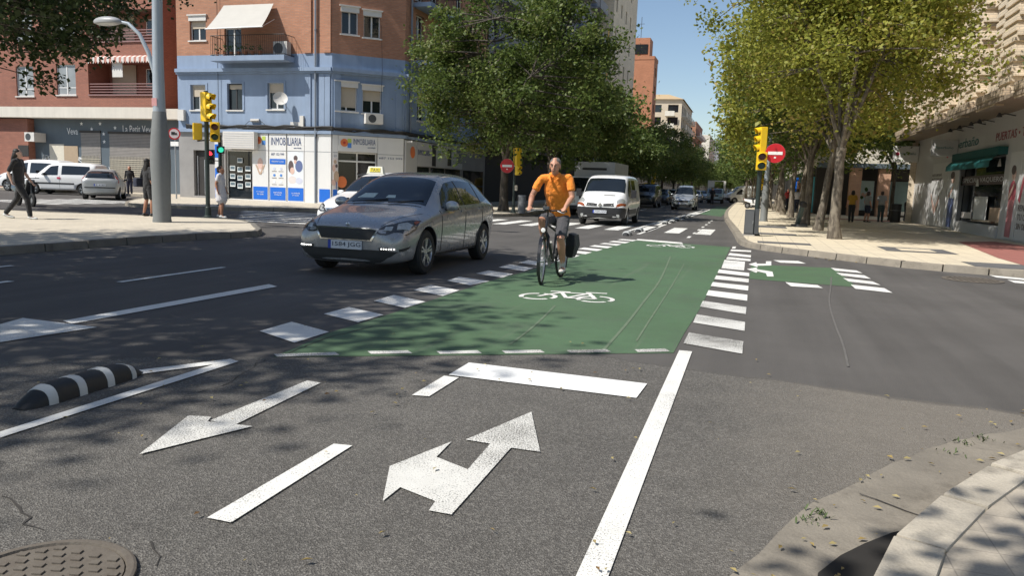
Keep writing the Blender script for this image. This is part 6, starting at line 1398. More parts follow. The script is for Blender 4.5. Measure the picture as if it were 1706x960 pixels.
# ---- bicycle
BIKEB = pm('bike_black', (.012,.012,.014), .35, coat=.4)
def bicycle(label, loc, rz, steer=0.0):
    t = thing('bicycle', label, 'bicycle', loc, rz); r = .345
    def whl(y, ax):
        mb = MB(); n = 36; C = V((0,y,r)); pts = []
        ro = M.Rotation(ax, 3, 'Z')
        ring = [C+ro@V((0, r*.955*math.cos(2*math.pi*k/n), r*.955*math.sin(2*math.pi*k/n))) for k in range(n+1)]
        mb.tube(ring, .0205, 8, False); w = mb.build('wheel', RUBBER, t, smooth=True)
        mb = MB(); ring = [C+ro@V((0, r*.875*math.cos(2*math.pi*k/n), r*.875*math.sin(2*math.pi*k/n))) for k in range(n+1)]; mb.tube(ring, .011, 6, False)
        mb.cyl(C-ro@V((.035,0,0)), C+ro@V((.035,0,0)), .022, n=8)
        for k in range(28):
            a = 2*math.pi*k/28; mb.cyl(C+ro@V((.025*(1 if k%2 else -1),.02*math.cos(a+1),.02*math.sin(a+1))), C+ro@V((0,r*.875*math.cos(a),r*.875*math.sin(a))), .0016, n=3)
        mb.build('rim', STEEL, w)
        mb = MB(); arc = [C+ro@V((0,(r+.03)*math.cos(a),(r+.03)*math.sin(a))) for a in np.linspace(.1, 2.75, 16)]
        if y < 0: arc = [C+ro@V((0,-(r+.03)*math.cos(a),(r+.03)*math.sin(a))) for a in np.linspace(-.5, 2.2, 16)][::-1]
        for p, q in zip(arc, arc[1:]): mb.obox((p+q)/2, (q-p)/2*1.03, ro@V((.024,0,0)), (q-p).cross(ro@V((1,0,0))).normalized()*.003)
        mb.build('mudguard', BIKEB, t); return w
    whl(-.56, steer); whl(.56, 0)
    mb = MB(); bb = V((0,.06,.29)); ht, hb_ = V((0,-.36,.93)), V((0,-.415,.76)); st = V((0,.2,.86)); rh = V((0,.56,r))
    mb.cyl(hb_, ht, .021); mb.cyl(bb, hb_+V((0,0,.03)), .021); mb.cyl(ht-V((0,.01,.05)), st-V((0,0,.12)), .017); mb.cyl(bb, st, .017)
    for s in (-1, 1): mb.cyl(bb+V((s*.03,0,0)), rh+V((s*.06,0,0)), .01); mb.cyl(st-V((-s*.01,0,.12)), rh+V((s*.06,0,0)), .008)
    mb.build('frame', BIKEB, t, smooth=True)
    mb = MB()
    for s in (-1, 1): mb.tube([hb_+V((s*.02,0,-.01)), hb_+V((s*.055,-.01,-.06)), V((s*.055,-.56,r))], [.017,.016,.011], 8)
    mb.build('fork', BIKEB, t, smooth=True)
    mb = MB(); mb.cyl(ht, ht+V((0,.03,.12)), .014); mb.tube([ht+V((0,.03,.12)), ht+V((0,-.03,.15))], .016); mb.tube([(-.31,-.37,1.08),(-.2,-.4,1.085),(0,-.4,1.08),(.2,-.4,1.085),(.29,-.37,1.08)], .012, 8); h = mb.build('handlebar', BIKEB, t, smooth=True)
    for s in (-1, 1):
        mb = MB(); mb.cyl((s*.19,-.39,1.083), (s*.3,-.37,1.08), .017, n=8); mb.build('grip', BLACKP, h); mb = MB(); mb.tube([(s*.17,-.42,1.08),(s*.24,-.46,1.06),(s*.28,-.45,1.05)], .007, 5); mb.build('brake_lever', STEEL, h)
    mb = MB(); mb.obox((0,-.43,1.12), (.045,0,0), (0,.03,0), (0,0,.025)); mb.build('bike_computer', DARKG, h, bevel=.008)
    mb = MB(); mb.obox((0,.25,.92), (.07,0,0), (0,.13,0), (0,0,.025)); mb.cyl(st, (0,.23,.9), .014); mb.build('saddle', BLACKP, t, bevel=.02)
    mb = MB(); mb.lathe([(0,-.05),(.035,-.05),(.04,.02),(0,.025)], 14, (0,-.5,.80), 'y'); l = mb.build('lamp_housing', BIKEB, t); mb = MB(); mb.lathe([(0,-.058),(.034,-.052)], 14, (0,-.5,.80), 'y'); mb.build('lamp_lens', pm('bike_lamp_lens', (.8,.8,.78), .15), l)
    mb = MB(); mb.box(-.06,.06,.3,.8,.735,.75); 
    for s in (-1, 1): mb.cyl((s*.06,.6,.74), (s*.06,.56,r), .006, n=5); mb.cyl((s*.06,.35,.74), (s*.06,.56,r), .006, n=5)
    mb.build('rack', BIKEB, t)
    mb = MB(); mb.lathe([(.0,-.004),(.09,-.004),(.1,0),(.09,.004),(.0,.004)], 20, tuple(bb+V((-.06,0,0))), 'x'); mb.obox(bb+V((-.09,-.03,.085)), (.008,0,0), (0,.014,0), (0,-.03,.085)); mb.obox(bb+V((.09,.03,-.085)), (.008,0,0), (0,.014,0), (0,-.03,.085)); mb.build('crank', STEEL, t)
    for p in (bb+V((-.14,-.055,.165)), bb+V((.14,.055,-.165))):
        mb = MB(); mb.obox(p, (.05,0,0), (0,.035,0), (0,0,.01)); mb.build('pedal', BLACKP, t)
    mb = MB(); mb.cyl(bb+V((0,-.14,.19)), bb+V((0,-.22,.31)), .034, n=10); mb.build('bottle', pm('bottle_grey', (.35,.35,.33), .4), t, smooth=True)
    return t
BX, BY, BRZ = -2.845, 11.42, R(-1.5)
bicycle('black trekking bicycle ridden along the green cycle lane', (BX,BY,0), BRZ, R(9))
mb = MB(); mb.add([(-.06,-.12,-.2),(.05,-.12,-.2),(.05,.13,-.2),(-.06,.13,-.2),(-.07,-.19,.0),(.085,-.19,0),(.085,.18,0),(-.07,.18,0),(-.06,-.16,.19),(.05,-.16,.17),(.05,.15,.17),(-.06,.15,.19)], [(3,2,1,0),(8,9,10,11)]+[(a+i,a+(i+1)%4,a+4+(i+1)%4,a+4+i) for a in (0,4) for i in range(4)]); pn = mb.build('pannier_bag', BLK, None, bevel=.04); tag(pn, 'black pannier bag hanging beside the rear wheel of the bicycle', 'bag'); pn.location = (BX+.20,BY+.5,.53); pn.rotation_euler = (0, R(6), BRZ)
CJ = dict(pel=(.02,.2,.99), waist=(.02,.14,1.15), chest=(.03,.0,1.38), shR=(-.19,-.1,1.545), shL=(.25,-.1,1.56), neck=(.03,-.13,1.615), head=(.04,-.2,1.73), elR=(-.31,-.15,1.29), wrR=(-.285,-.33,1.135), elL=(.305,-.13,1.29), wrL=(.262,-.335,1.14),
          hipR=(-.07,.18,.955), hipL=(.11,.18,.955), knR=(-.13,-.22,.93), anR=(-.135,.06,.545), toR=(-.145,-.09,.485), knL=(.165,-.17,.66), anL=(.14,.14,.215), toL=(.15,-.01,.155), fwd=(.05,-1,-.08),
          curlR=(0,-.3,-1), curlL=(0,-.3,-1), outR=(1,0,0), outL=(-1,0,0))
cy, cA = person('cyclist in an orange polo shirt and charcoal shorts riding towards the camera', (BX,BY,0), BRZ, CJ, ORANGE, SHORTS, SHOEW, HAIRG, 'short', SKIN, .62, 'shorts', vox=.0065, face_=True, grip=.95, belly=.02, bulk=1.1, sock=SOCK)
mb = MB()                                                          # open collar and button placket of the polo
nk = V((.03,-.19,1.60))
for s in (-1, 1): mb.add([nk+V((s*.015,-.075,-.10)), nk+V((s*.085,-.045,-.045)), nk+V((s*.085,.02,.005)), nk+V((s*.05,-.02,.012)), nk+V((s*.045,-.05,-.03))], [(0,1,2,3,4)] if s > 0 else [(4,3,2,1,0)])
n0 = len(mb.v); mb.v += [tuple(V(p)+V((0,.008,-.004))) for p in mb.v[:n0]]; mb.f += [tuple(i+n0 for i in f)[::-1] for f in list(mb.f)]; mb.m += [0]*2; mb.build('collar', ORANGE, cy)
# ---- people on foot
J = standing(1.76, .75, .6); J['fwd'] = (0,-1,-.2); J['wrR'] += V((0,-.05,.03)); wb, wA = person('woman with long dark hair in loose black clothes striding past the lamp post', (-17.85,15.2,.13), R(112), J, BLK, BLK, SHOEW, HAIRB, 'long', SKINP, .9, 'trousers')
J = standing(1.68, .15, .2); J['elL'] = V((.3,.02,1.13)); J['wrL'] = V((.26,-.14,1.0)); wl, _ = person('woman in black shorts half hidden by the tall lamp post', (-17.0,18.7,.13), R(165), J, BLK, BLK, SHOEB, HAIRB, 'long', SKINR, 1.3, 'shorts')
mb = MB(); mb.obox((-17.3,18.66,1.12), (.07,0,0), (0,.16,0), (0,0,.13)); hb2 = mb.build('shoulder_bag', NAVYC, None, bevel=.04); tag(hb2, 'dark shoulder bag at the hip of the woman behind the lamp post', 'bag')
person('person with dark hair in a pale knee-length dress behind the green signal post', (-15.36,19.85,.13), R(105), standing(1.52, .2, .2), LIGHTC, LIGHTC, SHOEW, HAIRB, 'short', SKINR, .6, 'dress')
person('person in dark clothes standing beyond the old silver hatchback', (-34.3,36.3,0), R(30), standing(1.7), BLK, NAVYC, SHOEB, HAIRB, 'bob', SKIN, 1.6)
GP = 'people chatting under the plane trees'
person('woman in a mustard top and black trousers facing the pillars', (4.91,42.5,.13), R(185), standing(1.58, .12, .3), MUST, BLK, SHOEB, HAIRB, 'bob', SKIN, .7, group=GP, belly=.03)
person('woman in a grey top and navy skirt, middle of the three chatting people', (5.79,43.64,.13), R(120), standing(1.56, .1), GREYC, NAVYC, SHOEB, HAIRN, 'bob', SKIN, .8, 'shorts', group=GP, belly=.03)
person('stout man in a grey shirt and dark trousers beside the black litter bin', (6.62,44.9,.13), R(170), standing(1.6, .1), GREYC, OLIVE, SHOEB, HAIRN, 'short', SKIN, .7, group=GP, belly=.05)
person('person in black bending forward by the corner of the door showroom', (8.35,47.9,.13), R(100), standing(1.66, 0, 0, .55), BLK, BLK, SHOEB, HAIRB, 'short', SKIN, 1.7)
FPX_ = 'people far along the right pavement'
person('distant walker in a red top near the parked scooters', (2.75,64.5,.13), R(20), standing(1.7, .3, .4), REDC, NAVYC, SHOEB, HAIRB, 'short', SKIN, .7, vox=.016, group=FPX_)
person('distant walker in black beneath the blue shopfront', (3.3,67,.13), R(200), standing(1.75, .3, .4), BLK, BLK, SHOEB, HAIRB, 'short', SKIN, 1.6, vox=.016, group=FPX_)
person('distant walker in a pale top between the trunks of the right row', (3.1,58,.13), R(180), standing(1.68, .4, .5), LIGHTC, NAVYC, SHOEB, HAIRN, 'bob', SKIN, .7, vox=.016, group=FPX_)
person('person in black standing far down the cycle lane before the pale blue truck', (-3.9,84,0), 0, standing(1.75, .1), BLK, BLK, SHOEB, HAIRB, 'short', SKIN, 1.5, vox=.016)
# ================================================================== STREET FURNITURE
def lens(F, c, r, N, mat, parent, name):
    mb = MB(); N = V(N); a = N.orthogonal().normalized(); b = N.cross(a); n = 16
    mb.add([V(c)+N*.012]+[V(c)+a*(r*math.cos(2*math.pi*k/n))+b*(r*math.sin(2*math.pi*k/n)) for k in range(n)], [(0,1+k,1+(k+1)%n) for k in range(n)]); return mb.build(name, mat, parent, smooth=True)
OFFR, OFFA, OFFG = pm('lens_red_off', (.06,.012,.01), .25), pm('lens_amber_off', (.08,.05,.01), .25), pm('lens_green_off', (.01,.04,.03), .25)
LITR, LITG = glow('lens_red_lit', (1,.05,.08), 1.6), glow('lens_green_lit', (.05,.75,.45), .9)
def sighead(parent, c, N, aspects, w=.28, pitch=.29, d=.2, lit=None, body=None, vis=.26):
    """signal head: housing centred at c facing N, one visor and lens per aspect, top first"""
    N = V(N).normalized(); S = V((0,0,1)).cross(N).normalized(); n = len(aspects); c = V(c); mb = MB()
    mb.obox(c, S*(w/2), N*(d/2), V((0,0,n*pitch/2))); h = mb.build('signal_head', body or YELLOW, parent, bevel=.02)
    for i, m in enumerate(aspects):
        z = c+V((0,0,((n-1)/2-i)*pitch))+N*(d/2); lens(None, z+N*.006, w*.36, N, m, h, 'signal_lens'); mb = MB(); k = 12; r = w*.42; vs = []
        for j in range(k+1):
            a = math.pi*(-.12+1.24*j/k); o = S*(r*math.cos(a))+V((0,0,r*math.sin(a))); f = vis*(.55+.45*math.sin(max(0, min(math.pi, a))))
            vs += [z+o, z+o*1.0+N*f+V((0,0,-.03)), z+o*1.06, z+o*1.06+N*f+V((0,0,-.03))]
        fs = []
        for j in range(k): a, b = 4*j, 4*j+4; fs += [(a,b,b+1,a+1), (a+2,a+3,b+3,b+2), (a+1,b+1,b+3,a+3)]
        mb.add(vs, fs); mb.build('visor', body or YELLOW, h)
    return h
def post(parent, h, r, mat=None, base=True):
    mb = MB(); mb.lathe(([(r*2.2,0),(r*2.2,.02),(r*1.5,.06),(r*1.25,.3)] if base else [(r,0)])+[(r,.32),(r,h),(0,h)], 14); return mb.build('post', mat or GREENPOST, parent, smooth=True, angle=.5)
# tall lamp post on the near left pavement
lp = thing('street_lamp', 'tall grey street lamp with a thick base and low side lamp on the left pavement', 'street lamp', (-14.85,16.8,.13))
mb = MB(); mb.lathe([(.235,0),(.235,.04),(.225,.1),(.235,1.0),(.255,1.55),(.235,2.1),(.165,2.85),(.158,2.87)], 20); mb.build('base', LAMPBASE, lp, smooth=True)
mb = MB(); mb.tube([(0,0,2.8),(0,0,4.2),(.04,0,6.5),(.25,0,8.5),(.7,-.1,9.8),(1.6,-.3,10.3)], [.155,.135,.12,.10,.08,.06], 16); mb.build('pole', LAMPOST, lp, smooth=True)
mb = MB(); mb.tube([(-.03,-.05,3.7),(-.2,-.1,4.35),(-.42,-.15,4.8),(-.72,-.2,5.06),(-.95,-.25,5.1)], [.055,.055,.05,.045,.04], 10); mb.build('arm', LAMPOST, lp, smooth=True)
mb = MB(); mb.ball((0,0,0), (.42,.19,.13), 18, 10); mb.v = [(x-1.28, y-.3, max(z, -.06)*1.0+5.1+.1*x*0) for x, y, z in mb.v]; hd = mb.build('lamp_head', pm('lamp_head_grey', (.33,.34,.35), .45), lp, smooth=True)
mb = MB(); mb.ball((-1.28,-.3,5.05), (.34,.15,.05), 14, 6); mb.build('diffuser', pm('lamp_diffuser', (.55,.56,.55), .25), hd, smooth=True)
mb = MB(); mb.ball((1.9,-.35,10.3), (.4,.18,.1), 12, 6); mb.build('lamp_head', MATS['lamp_head_grey'], lp, smooth=True)
mb = MB(); mb.obox((-.02,-.148,3.1), (.08,0,0), (0,.003,0), (0,0,.1)); mb.build('sticker', pm('sticker_pink', (.5,.25,.25), .6), lp)
# left signals
s1 = thing('traffic_signal', 'yellow signal heads on a dark green post at the edge of the near left pavement', 'traffic light', (-15.71,19.7,.13)); post(s1, 3.75, .065)
sighead(s1, (.0,.0,3.28), (1,-.08,0), (OFFR,OFFA,OFFG), .27, .285, .2, vis=.24); sighead(s1, (-.33,.0,2.56), (-.75,.65,0), (OFFR,OFFG), .25, .25, .18, vis=.12); sighead(s1, (.3,0,2.55), (.55,-.8,0), (OFFR,OFFG), .27, .29, .2, vis=.26)
mb = MB(); mb.cyl((-.33,0,2.28), (.3,0,2.34), .025, n=6); mb.cyl((0,0,2.5), (.3,0,2.5), .02, n=6); mb.build('bracket', BLACKP, s1)
s2_ = thing('traffic_signal', 'pedestrian signal showing a red light beside a small green one, on the corner pavement', 'traffic light', (-21.05,27.2,.13)); post(s2_, 2.9, .075)
sighead(s2_, (-.36,-.1,2.0), (.35,-.93,0), (LITR,OFFG), .26, .3, .18, body=BLACKP, vis=.16); sighead(s2_, (.12,-.12,2.3), (.7,-.7,0), (LITG,), .3, .3, .18, body=GREENPOST, vis=.2)
mb = MB(); mb.cyl((-.36,-.05,1.85),(0,0,1.85),.02,n=6); mb.build('bracket', BLACKP, s2_)
def roundsign(parent, c, r, kind, N=(0,-1,0)):
    N = V(N).normalized(); S = V((0,0,1)).cross(N); mb = MB(); n = 32; c = V(c); Zv = V((0,0,1))
    def disc(rr, d, m, name, p, r0=0):
        mb = MB(); vs = [c+N*d+S*(rr*math.cos(2*math.pi*k/n))+Zv*(rr*math.sin(2*math.pi*k/n)) for k in range(n)]; b = [v-N*.004 for v in vs]; mb.add(vs+b, [tuple(range(n)), tuple(range(n,2*n))[::-1]]+[(k,k+n,(k+1)%n+n,(k+1)%n) for k in range(n)]); return mb.build(name, m, p)
    back = disc(r*1.01, -.006, STEEL, 'sign_back', parent); d = disc(r, 0, RED, 'sign_plate', parent)
    if kind == 'noentry':
        mb = MB(); mb.obox(c+N*.006, S*(r*.72), N*.003, Zv*(r*.16)); mb.build('sign_bar', WHITE, d); mb = MB(); mb.obox(c+N*.006-Zv*(r*.45), S*(r*.1), N*.003, Zv*(r*.08)); mb.build('sticker', WHITE, d)
    if kind == 'truck':
        disc(r*.78, .006, pm('sign_pale', (.62,.55,.56), .4), 'sign_field', d)
        for a, b, w, h in ((-.18,.05,.3,.24),(.3,-.02,.13,.16)):
            mb = MB(); mb.obox(c+N*.014+S*(r*a)+Zv*(r*b), S*(r*w), N*.003, Zv*(r*h)); mb.build('sign_symbol', BLACKP, d)
    return d
ns = thing('road_sign', 'red ringed lorry prohibition sign on a thin post by the grey granite wall', 'sign', (-27.55,32.2,.13)); post(ns, 3.2, .035, GALV, False); roundsign(ns, (0,-.05,3.22), .29, 'truck', (.45,-.9,0))
mb = MB(); mb.obox((0,-.045,2.72), (.24,0,0), (0,.005,0), (0,0,.11)); mb.build('sign_subplate', WHITE, ns)
# right signal with its cabinet
s3_ = thing('traffic_signal', 'yellow signal with a red no-entry disc at its side, on the far right kerb corner', 'traffic light', (.2,25.0,.13)); post(s3_, 3.2, .07)
sighead(s3_, (.0,.02,2.92), (-.93,-.35,0), (OFFR,OFFA,OFFG), .27, .255, .2, vis=.16); sighead(s3_, (.02,-.16,2.27), (.1,-1,0), (OFFR,OFFG), .3, .27, .18, vis=.14)
mb = MB(); mb.obox((0,0,2.45), (.02,0,0), (0,.15,0), (0,0,.02)); mb.build('bracket', BLACKP, s3_)
cbx = thing('control_cabinet', 'dark grey metal control cabinet at the foot of the right signal post', 'cabinet', (.08,24.78,.13)); mb = MB(); mb.box(-.22,.06,-.14,.12,.04,.80); mb.build('casing', DARKG, cbx, bevel=.012); mb = MB(); mb.box(-.205,.045,-.152,-.142,.08,.76); dr = mb.build('door', pm('cabinet_grey', (.1,.105,.11), .5), cbx, bevel=.004); mb = MB(); mb.obox((.03,-.158,.42), (.008,0,0), (0,.008,0), (0,0,.05)); mb.build('handle', STEEL, dr); mb = MB(); mb.box(-.26,.1,-.18,.16,0,.04); mb.build('plinth', CONC, cbx); mb = MB(); mb.box(.075,.2,-.12,.1,.06,.82); mb.build('side_box', DARKG, cbx, bevel=.01)
rn = thing('street_lamp', 'tapered grey lamp post just behind the right signal and its cabinet', 'street lamp', (.63,38.0,.13)); mb = MB(); mb.lathe([(.2,0),(.2,.03),(.165,.1),(.175,.9),(.12,1.9),(.115,1.92)], 16); mb.build('base', LAMPBASE, rn, smooth=True); mb = MB(); mb.tube([(0,0,1.88),(0.02,0,4),(.03,0,7),(-.5,0,8.6),(-1.4,0,9)], [.115,.1,.085,.06,.05], 12); mb.build('pole', LAMPOST, rn, smooth=True); mb = MB(); mb.ball((-1.7,0,9), (.4,.18,.1), 12, 6); mb.build('lamp_head', MATS['lamp_head_grey'], rn, smooth=True); roundsign(s3_, (.40,-.12,2.52), .29, 'noentry')
mb = MB(); mb.obox((.2,-.09,2.52), (.2,0,0), (0,.012,0), (0,0,.02)); mb.build('bracket', STEEL, s3_)
# left signal with no-entry sign across the junction
l1 = thing('traffic_signal', 'signal with a bright red no-entry disc under the big dark green tree', 'traffic light', (-10.37,33.9,.13)); post(l1, 3.0, .06); sighead(l1, (.08,0,2.55), (.55,.8,0), (OFFR,OFFA,OFFG), .27, .27, .2, vis=.15); sighead(l1, (.16,-.05,1.95), (.9,-.4,0), (OFFR,OFFG), .22, .22, .16, vis=.14); roundsign(l1, (-.33,-.12,2.13), .32, 'noentry'); mb = MB(); mb.obox((-.16,-.09,2.13), (.2,0,0), (0,.012,0), (0,0,.02)); mb.build('bracket', STEEL, l1)
mb = MB(); mb.obox((.12,-.07,1.15), (.06,0,0), (0,.05,0), (0,0,.12)); mb.build('push_button_box', pm('button_box_cream', (.6,.52,.4), .5), l1, bevel=.01)
def litterbin(label, loc, mat, r=.22, h=.85):
    t = thing('litter_bin', label, 'bin', loc); mb = MB(); mb.lathe([(0,0),(r*.88,0),(r*.92,.03),(r*.95,h-.1),(r,h-.09),(r,h-.02),(r*.9,h),(r*.86,h-.05),(0,h-.12)], 18); mb.build('drum', mat, t, smooth=True, angle=.5)
    mb = MB(); mb.cyl((0,0,h-.35),(0,0,h-.34),r*.99,n=18); mb.build('band', STEEL, t); return t
litterbin('grey steel litter bin beside the post with the no-entry disc', (-10.02,34.05,.13), pm('bin_grey', (.16,.17,.18), .45), .2, .84)
litterbin('black litter bin beside the stout man in a grey shirt', (7.4,45.3,.13), BLACKP, .27, .98)
# far signals, container
FS_ = 'signals far down the avenue'
f1 = thing('traffic_signal', 'far traffic signal on the left kerb by the yellow container', 'traffic light', (-9.2,76,.13), 0, FS_); post(f1, 3.2, .07); sighead(f1, (.1,-.1,2.75), (0,1,0), (OFFR,OFFA,OFFG), .3, .3, .2); sighead(f1, (.0,-.1,1.9), (.7,-.7,0), (OFFR,OFFG), .3, .3, .2)
dup(f1, (.9,80,.13), R(20), 'far traffic signal on the right kerb beyond the parked scooters', FS_)
yc = thing('recycling_container', 'yellow recycling container on the left kerb beyond the parked dark van', 'container', (-9.4,72.5,.13)); mb = MB(); mb.lathe([(.5,0),(.55,.1),(.55,1.3),(.42,1.7),(.12,1.85),(0,1.86)], 18); mb.build('body', YELLOW, yc, smooth=True); mb = MB(); mb.lathe([(.56,.9),(.56,1.05)], 18); mb.build('band', WHITE, yc)
bd = thing('bike_dock', 'slanted dark green docking post among the right tree trunks', 'bike dock', (1.95,33.4,.13), R(20)); mb = MB(); mb.box(-.2,.2,-.35,.35,0,.1); mb.build('base', DARKG, bd, bevel=.02); mb = MB(); mb.obox((0,.0,.5), (.07,0,0), (0,.09,.0), (0,-.2,.42)); mb.build('arm', pm('dock_teal', (.05,.08,.08), .45), bd, bevel=.02); mb = MB(); mb.obox((0,-.2,.92), (.1,0,0), (0,.14,.05), (0,-.03,.08)); mb.build('head', BLACKP, bd, bevel=.02)
# ---- rubber lane separators
STR = pm('separator_stripe', (.5,.51,.5), .5, var=.25)
def separator(label, loc, rz, L, W, H, stripes, group=None):
    t = thing('lane_separator', label, 'lane separator', loc, rz, group)
    def strip(s0, s1, off, n=8, prof=12):
        mb = MB(); vs = []
        for i in range(n+1):
            s = s0+(s1-s0)*i/n; e = min(1, max(0, (L/2-abs(s))/(L*.26))); e = math.sin(e*math.pi/2)**.8; w = W/2*(.45+.55*e)+off; h = max(.012, H*e)+off
            for k in range(prof+1):
                a = math.pi*k/prof; c_ = math.cos(a); x = w*(abs(c_)**.75)*(1 if c_ > 0 else -1); vs.append((x, s, h*math.sin(a)**.8))
        m = prof+1
        mb.add(vs, [(i*m+k, i*m+k+1, (i+1)*m+k+1, (i+1)*m+k) for i in range(n) for k in range(prof)]+[tuple(range(m)), tuple(n*m+k for k in range(m))[::-1]]); mb.f = [f[::-1] for f in mb.f]; return mb
    strip(-L/2, L/2, 0, 30).build('rubber_body', pm('separator_rubber', (.016,.017,.018), .6, var=.3, scale=12), t, smooth=True)
    for s0, s1 in stripes: strip(s0, s1, .004).build('stripe', STR, t, smooth=True)
    return t
a, b = V(gp(12,690)), V(gp(222,632)); c = (a+b)/2; dv = b-a
separator('black rubber lane separator with white bands in the left foreground', (-4.13,3.92,0), R(2), 1.0, .2, .115, ((-.36,-.30),(-.135,-.075),(.10,.16),(.33,.38)))
GS_ = 'rubber lane separators beside the far cycle lane'; sp = None
for i, (x, y) in enumerate(((1045,392),(1065,386),(1108,373.5),(1120,371),(1129,368),(1139,364),(1147,362))):
    q = gp(x, y); lb = f'{NOMS[i]} rubber lane separator from the junction beside the far cycle lane'
    if sp is None: sp = separator(lb, (*q,0), 0, .8, .24, .13, ((-.3,-.2),(-.1,0.0),(.1,.2)), GS_)
    else: dup(sp, (*q,0), 0, lb, GS_)
# ---- ironwork in the road
IRONC = NT('cast_iron'); IRONC.base(IRONC.mix(IRONC.noise(14,5,.7), (.085,.065,.05), (.2,.18,.15))); IRONC.b.inputs['Roughness'].default_value = .75; IRONC.b.inputs['Metallic'].default_value = .2; IRONC.bump(IRONC.noise(80,4), .5, .004); IRONC = IRONC.m
mh = thing('manhole_cover', 'round cast iron manhole cover in the bottom left corner', 'manhole cover', (*gp(62,975),0)); RM = .315
mb = MB(); mb.lathe([(RM,.004),(RM,.016),(RM*.97,.02),(RM*.9,.02),(RM*.885,.008)], 40); mb.build('rim', IRONC, mh)
mb = MB(); mb.lathe([(RM*.875,.004),(RM*.87,.013),(0,.013)], 40); lid = mb.build('lid', IRONC, mh)
mb = MB(); q = .042
for i in range(-7, 8):
    for j in range(-7, 8):
        x, y = i*q, j*q
        if math.hypot(x, y) < RM*.8 and (i+j) % 2 == 0: mb.obox((x,y,.015), (.0165,.004,0), (-.0035,.0125,0), (0,0,.0045))
mb.build('tread_pattern', IRONC, lid)
dg = thing('drain_cover', 'round dark drain cover in the side street by the far right kerb', 'drain cover', (*gp(1620,467),0)); mb = MB(); mb.lathe([(.5,.005),(.5,.014),(.42,.016),(.42,.01)], 30); mb.build('rim', IRONC, dg); mb = MB()
for k in range(-4, 5):
    x = k*.09; w_ = math.sqrt(max(.01, .41**2-x*x)); mb.box(x-.025, x+.025, -w_, w_, .006, .014)
mb.build('grating', IRONC, dg)
# ---- litter, leaves, weeds, cracks
DRY = leafmat('dry_leaf', (.3,.22,.08), (.35,.29,.13), (.18,.1,.04), .1)
mb = MB(); pts = []
for _ in range(260):
    u = rnd.random()
    if u < .5: y = rnd.uniform(.8, 7); x = rnd.uniform(-4.5, 1.2)
    elif u < .75: y = rnd.uniform(17, 19); x = rnd.uniform(1.5, 6); y = 18.4-.3*(x-2)+rnd.gauss(0,.12)
    else: y = rnd.uniform(2.2, 6); x = .1+.62*(y-2.9)+rnd.gauss(0,.25)
    s = rnd.uniform(.006,.024)*(1 if y < 9 else 2.2); a = rnd.uniform(0, 6.28); t_ = rnd.uniform(.1,.5)
    if (y > 2.9 and x > .06+.64*(y-2.9)+.3) and y < 10: continue
    d1, d2 = V((math.cos(a), math.sin(a), 0)), V((-math.sin(a), math.cos(a), t_)); c = V((x, y, .022))
    mb.add([c-d1*s, c+d2*s*.5, c+d1*s*1.1, c-d2*s*.45+V((0,0,s*.5))], [(0,1,2,3)])
o = mb.build('fallen_leaves', DRY, None); o['kind'] = 'stuff'
me = o.data; at = me.attributes.new('tint', 'FLOAT', 'POINT'); at.data.foreach_set('value', np.repeat(np.random.RandomState(3).rand(len(me.polygons)), 4).astype(np.float32))
WEED = pm('weed_green', (.06,.09,.025), .7, var=.3)
mb = MB()
for px_, py_, n_, s in ((1365,862,26,.028),(1345,870,18,.025),(1600,742,18,.03),(1640,735,16,.03),(1520,955,60,.05),(1500,952,30,.045),(1580,760,10,.025)):
    q = gp(px_, py_)
    for _ in range(n_):
        b = V((q[0]+rnd.gauss(0,.035), q[1]+rnd.gauss(0,.035), .012)); a = rnd.uniform(0,6.28); l = rnd.uniform(.4,1.2)*s; h = V((math.cos(a)*l*.8, math.sin(a)*l*.8, l*.8)); w_ = V((-math.sin(a), math.cos(a), 0))*l*.12
        mb.add([b-w_, b+w_, b+h*.6+w_*1.4, b+h, b+h*.6-w_*1.4], [(0,1,2,3,4)])
o = mb.build('weeds', WEED, None); o['kind'] = 'stuff'
CRK = pm('crack_dark', (.04,.036,.032), .9)
mb = MB()
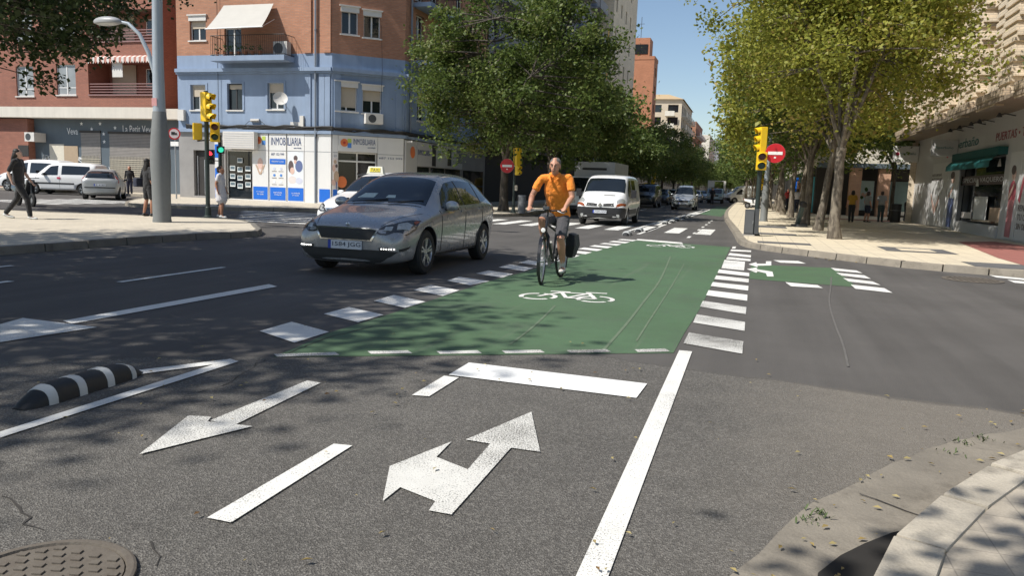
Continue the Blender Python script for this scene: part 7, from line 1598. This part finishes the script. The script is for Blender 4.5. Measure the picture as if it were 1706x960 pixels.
def crack(pts, w=.006, z=.0035, wig=.02):
    P = [V(p) for p in pts]; out = []
    for a, b in zip(P, P[1:]):
        n_ = max(2, int((b-a).length/.06))
        for i in range(n_): out.append(a.lerp(b, i/n_)+V((rnd.gauss(0,wig*.4), rnd.gauss(0,wig*.4))))
    out.append(P[-1]); 
    for a, b in zip(out, out[1:]):
        d = (b-a).normalized(); n_ = V((-d.y, d.x))*w*rnd.uniform(.4,1.4); mb.add([(*(a-n_),z),(*(b-n_),z),(*(b+n_),z),(*(a+n_),z)], [(0,1,2,3)])
crack([gp(0,828),gp(28,840),gp(50,872),gp(75,885)], .005); crack([gp(480,590),gp(540,566),gp(620,545)], .006, .0062); crack([gp(620,564),gp(760,568)], .004, .0062); crack([gp(250,905),gp(260,945)], .004)
crack([gp(440,600),gp(380,640),gp(330,655)], .004)
for q in ((gp(1432,828),gp(1536,866)),): crack([q[0], V(q[0]).lerp(V(q[1]), .5), q[1]], .007, .0145, .01)
struct(mb.build('road_cracks', CRK))
mb = MB(); mb.sheet([gp(*p) for p in ((1532,886),(1488,893),(1440,912),(1400,932),(1362,962),(1360,985),(1440,985))], .0165); struct(mb.build('gutter_dark_sheet', pm('sheet_near_black', (.018,.016,.014), .9), tri=True))  # flat near-black sheet laid on the gutter along the kerb foot

TYRE = pm('tyre_scuff', (.125,.118,.11), .8, var=.3)
mb = MB()
def trail(pts, w, z):
    P = [V(gp(*p)) for p in pts]; L = smoothline([tuple(p) for p in P], 3); a = inset(L, w/2); b = inset(L, -w/2)
    mb.add([(*p, z) for p in a]+[(*p, z) for p in b], [(i, i+len(a), i+1+len(a), i+1) for i in range(len(a)-1)])
trail([(1385,462),(1384,480),(1380,505),(1392,545),(1405,575),(1413,612)], .02, .0075)
struct(mb.build('tyre_marks', TYRE)); mb = MB()
trail([(1117,428),(1100,470),(1075,500),(1045,540),(1005,585)], .03, .0075); trail([(925,510),(890,545),(850,575)], .025, .0075); trail([(1140,440),(1118,480),(1085,530),(1060,570)], .02, .0075)
struct(mb.build('tyre_marks', pm('tyre_scuff_green', (.12,.165,.105), .8, var=.3)))
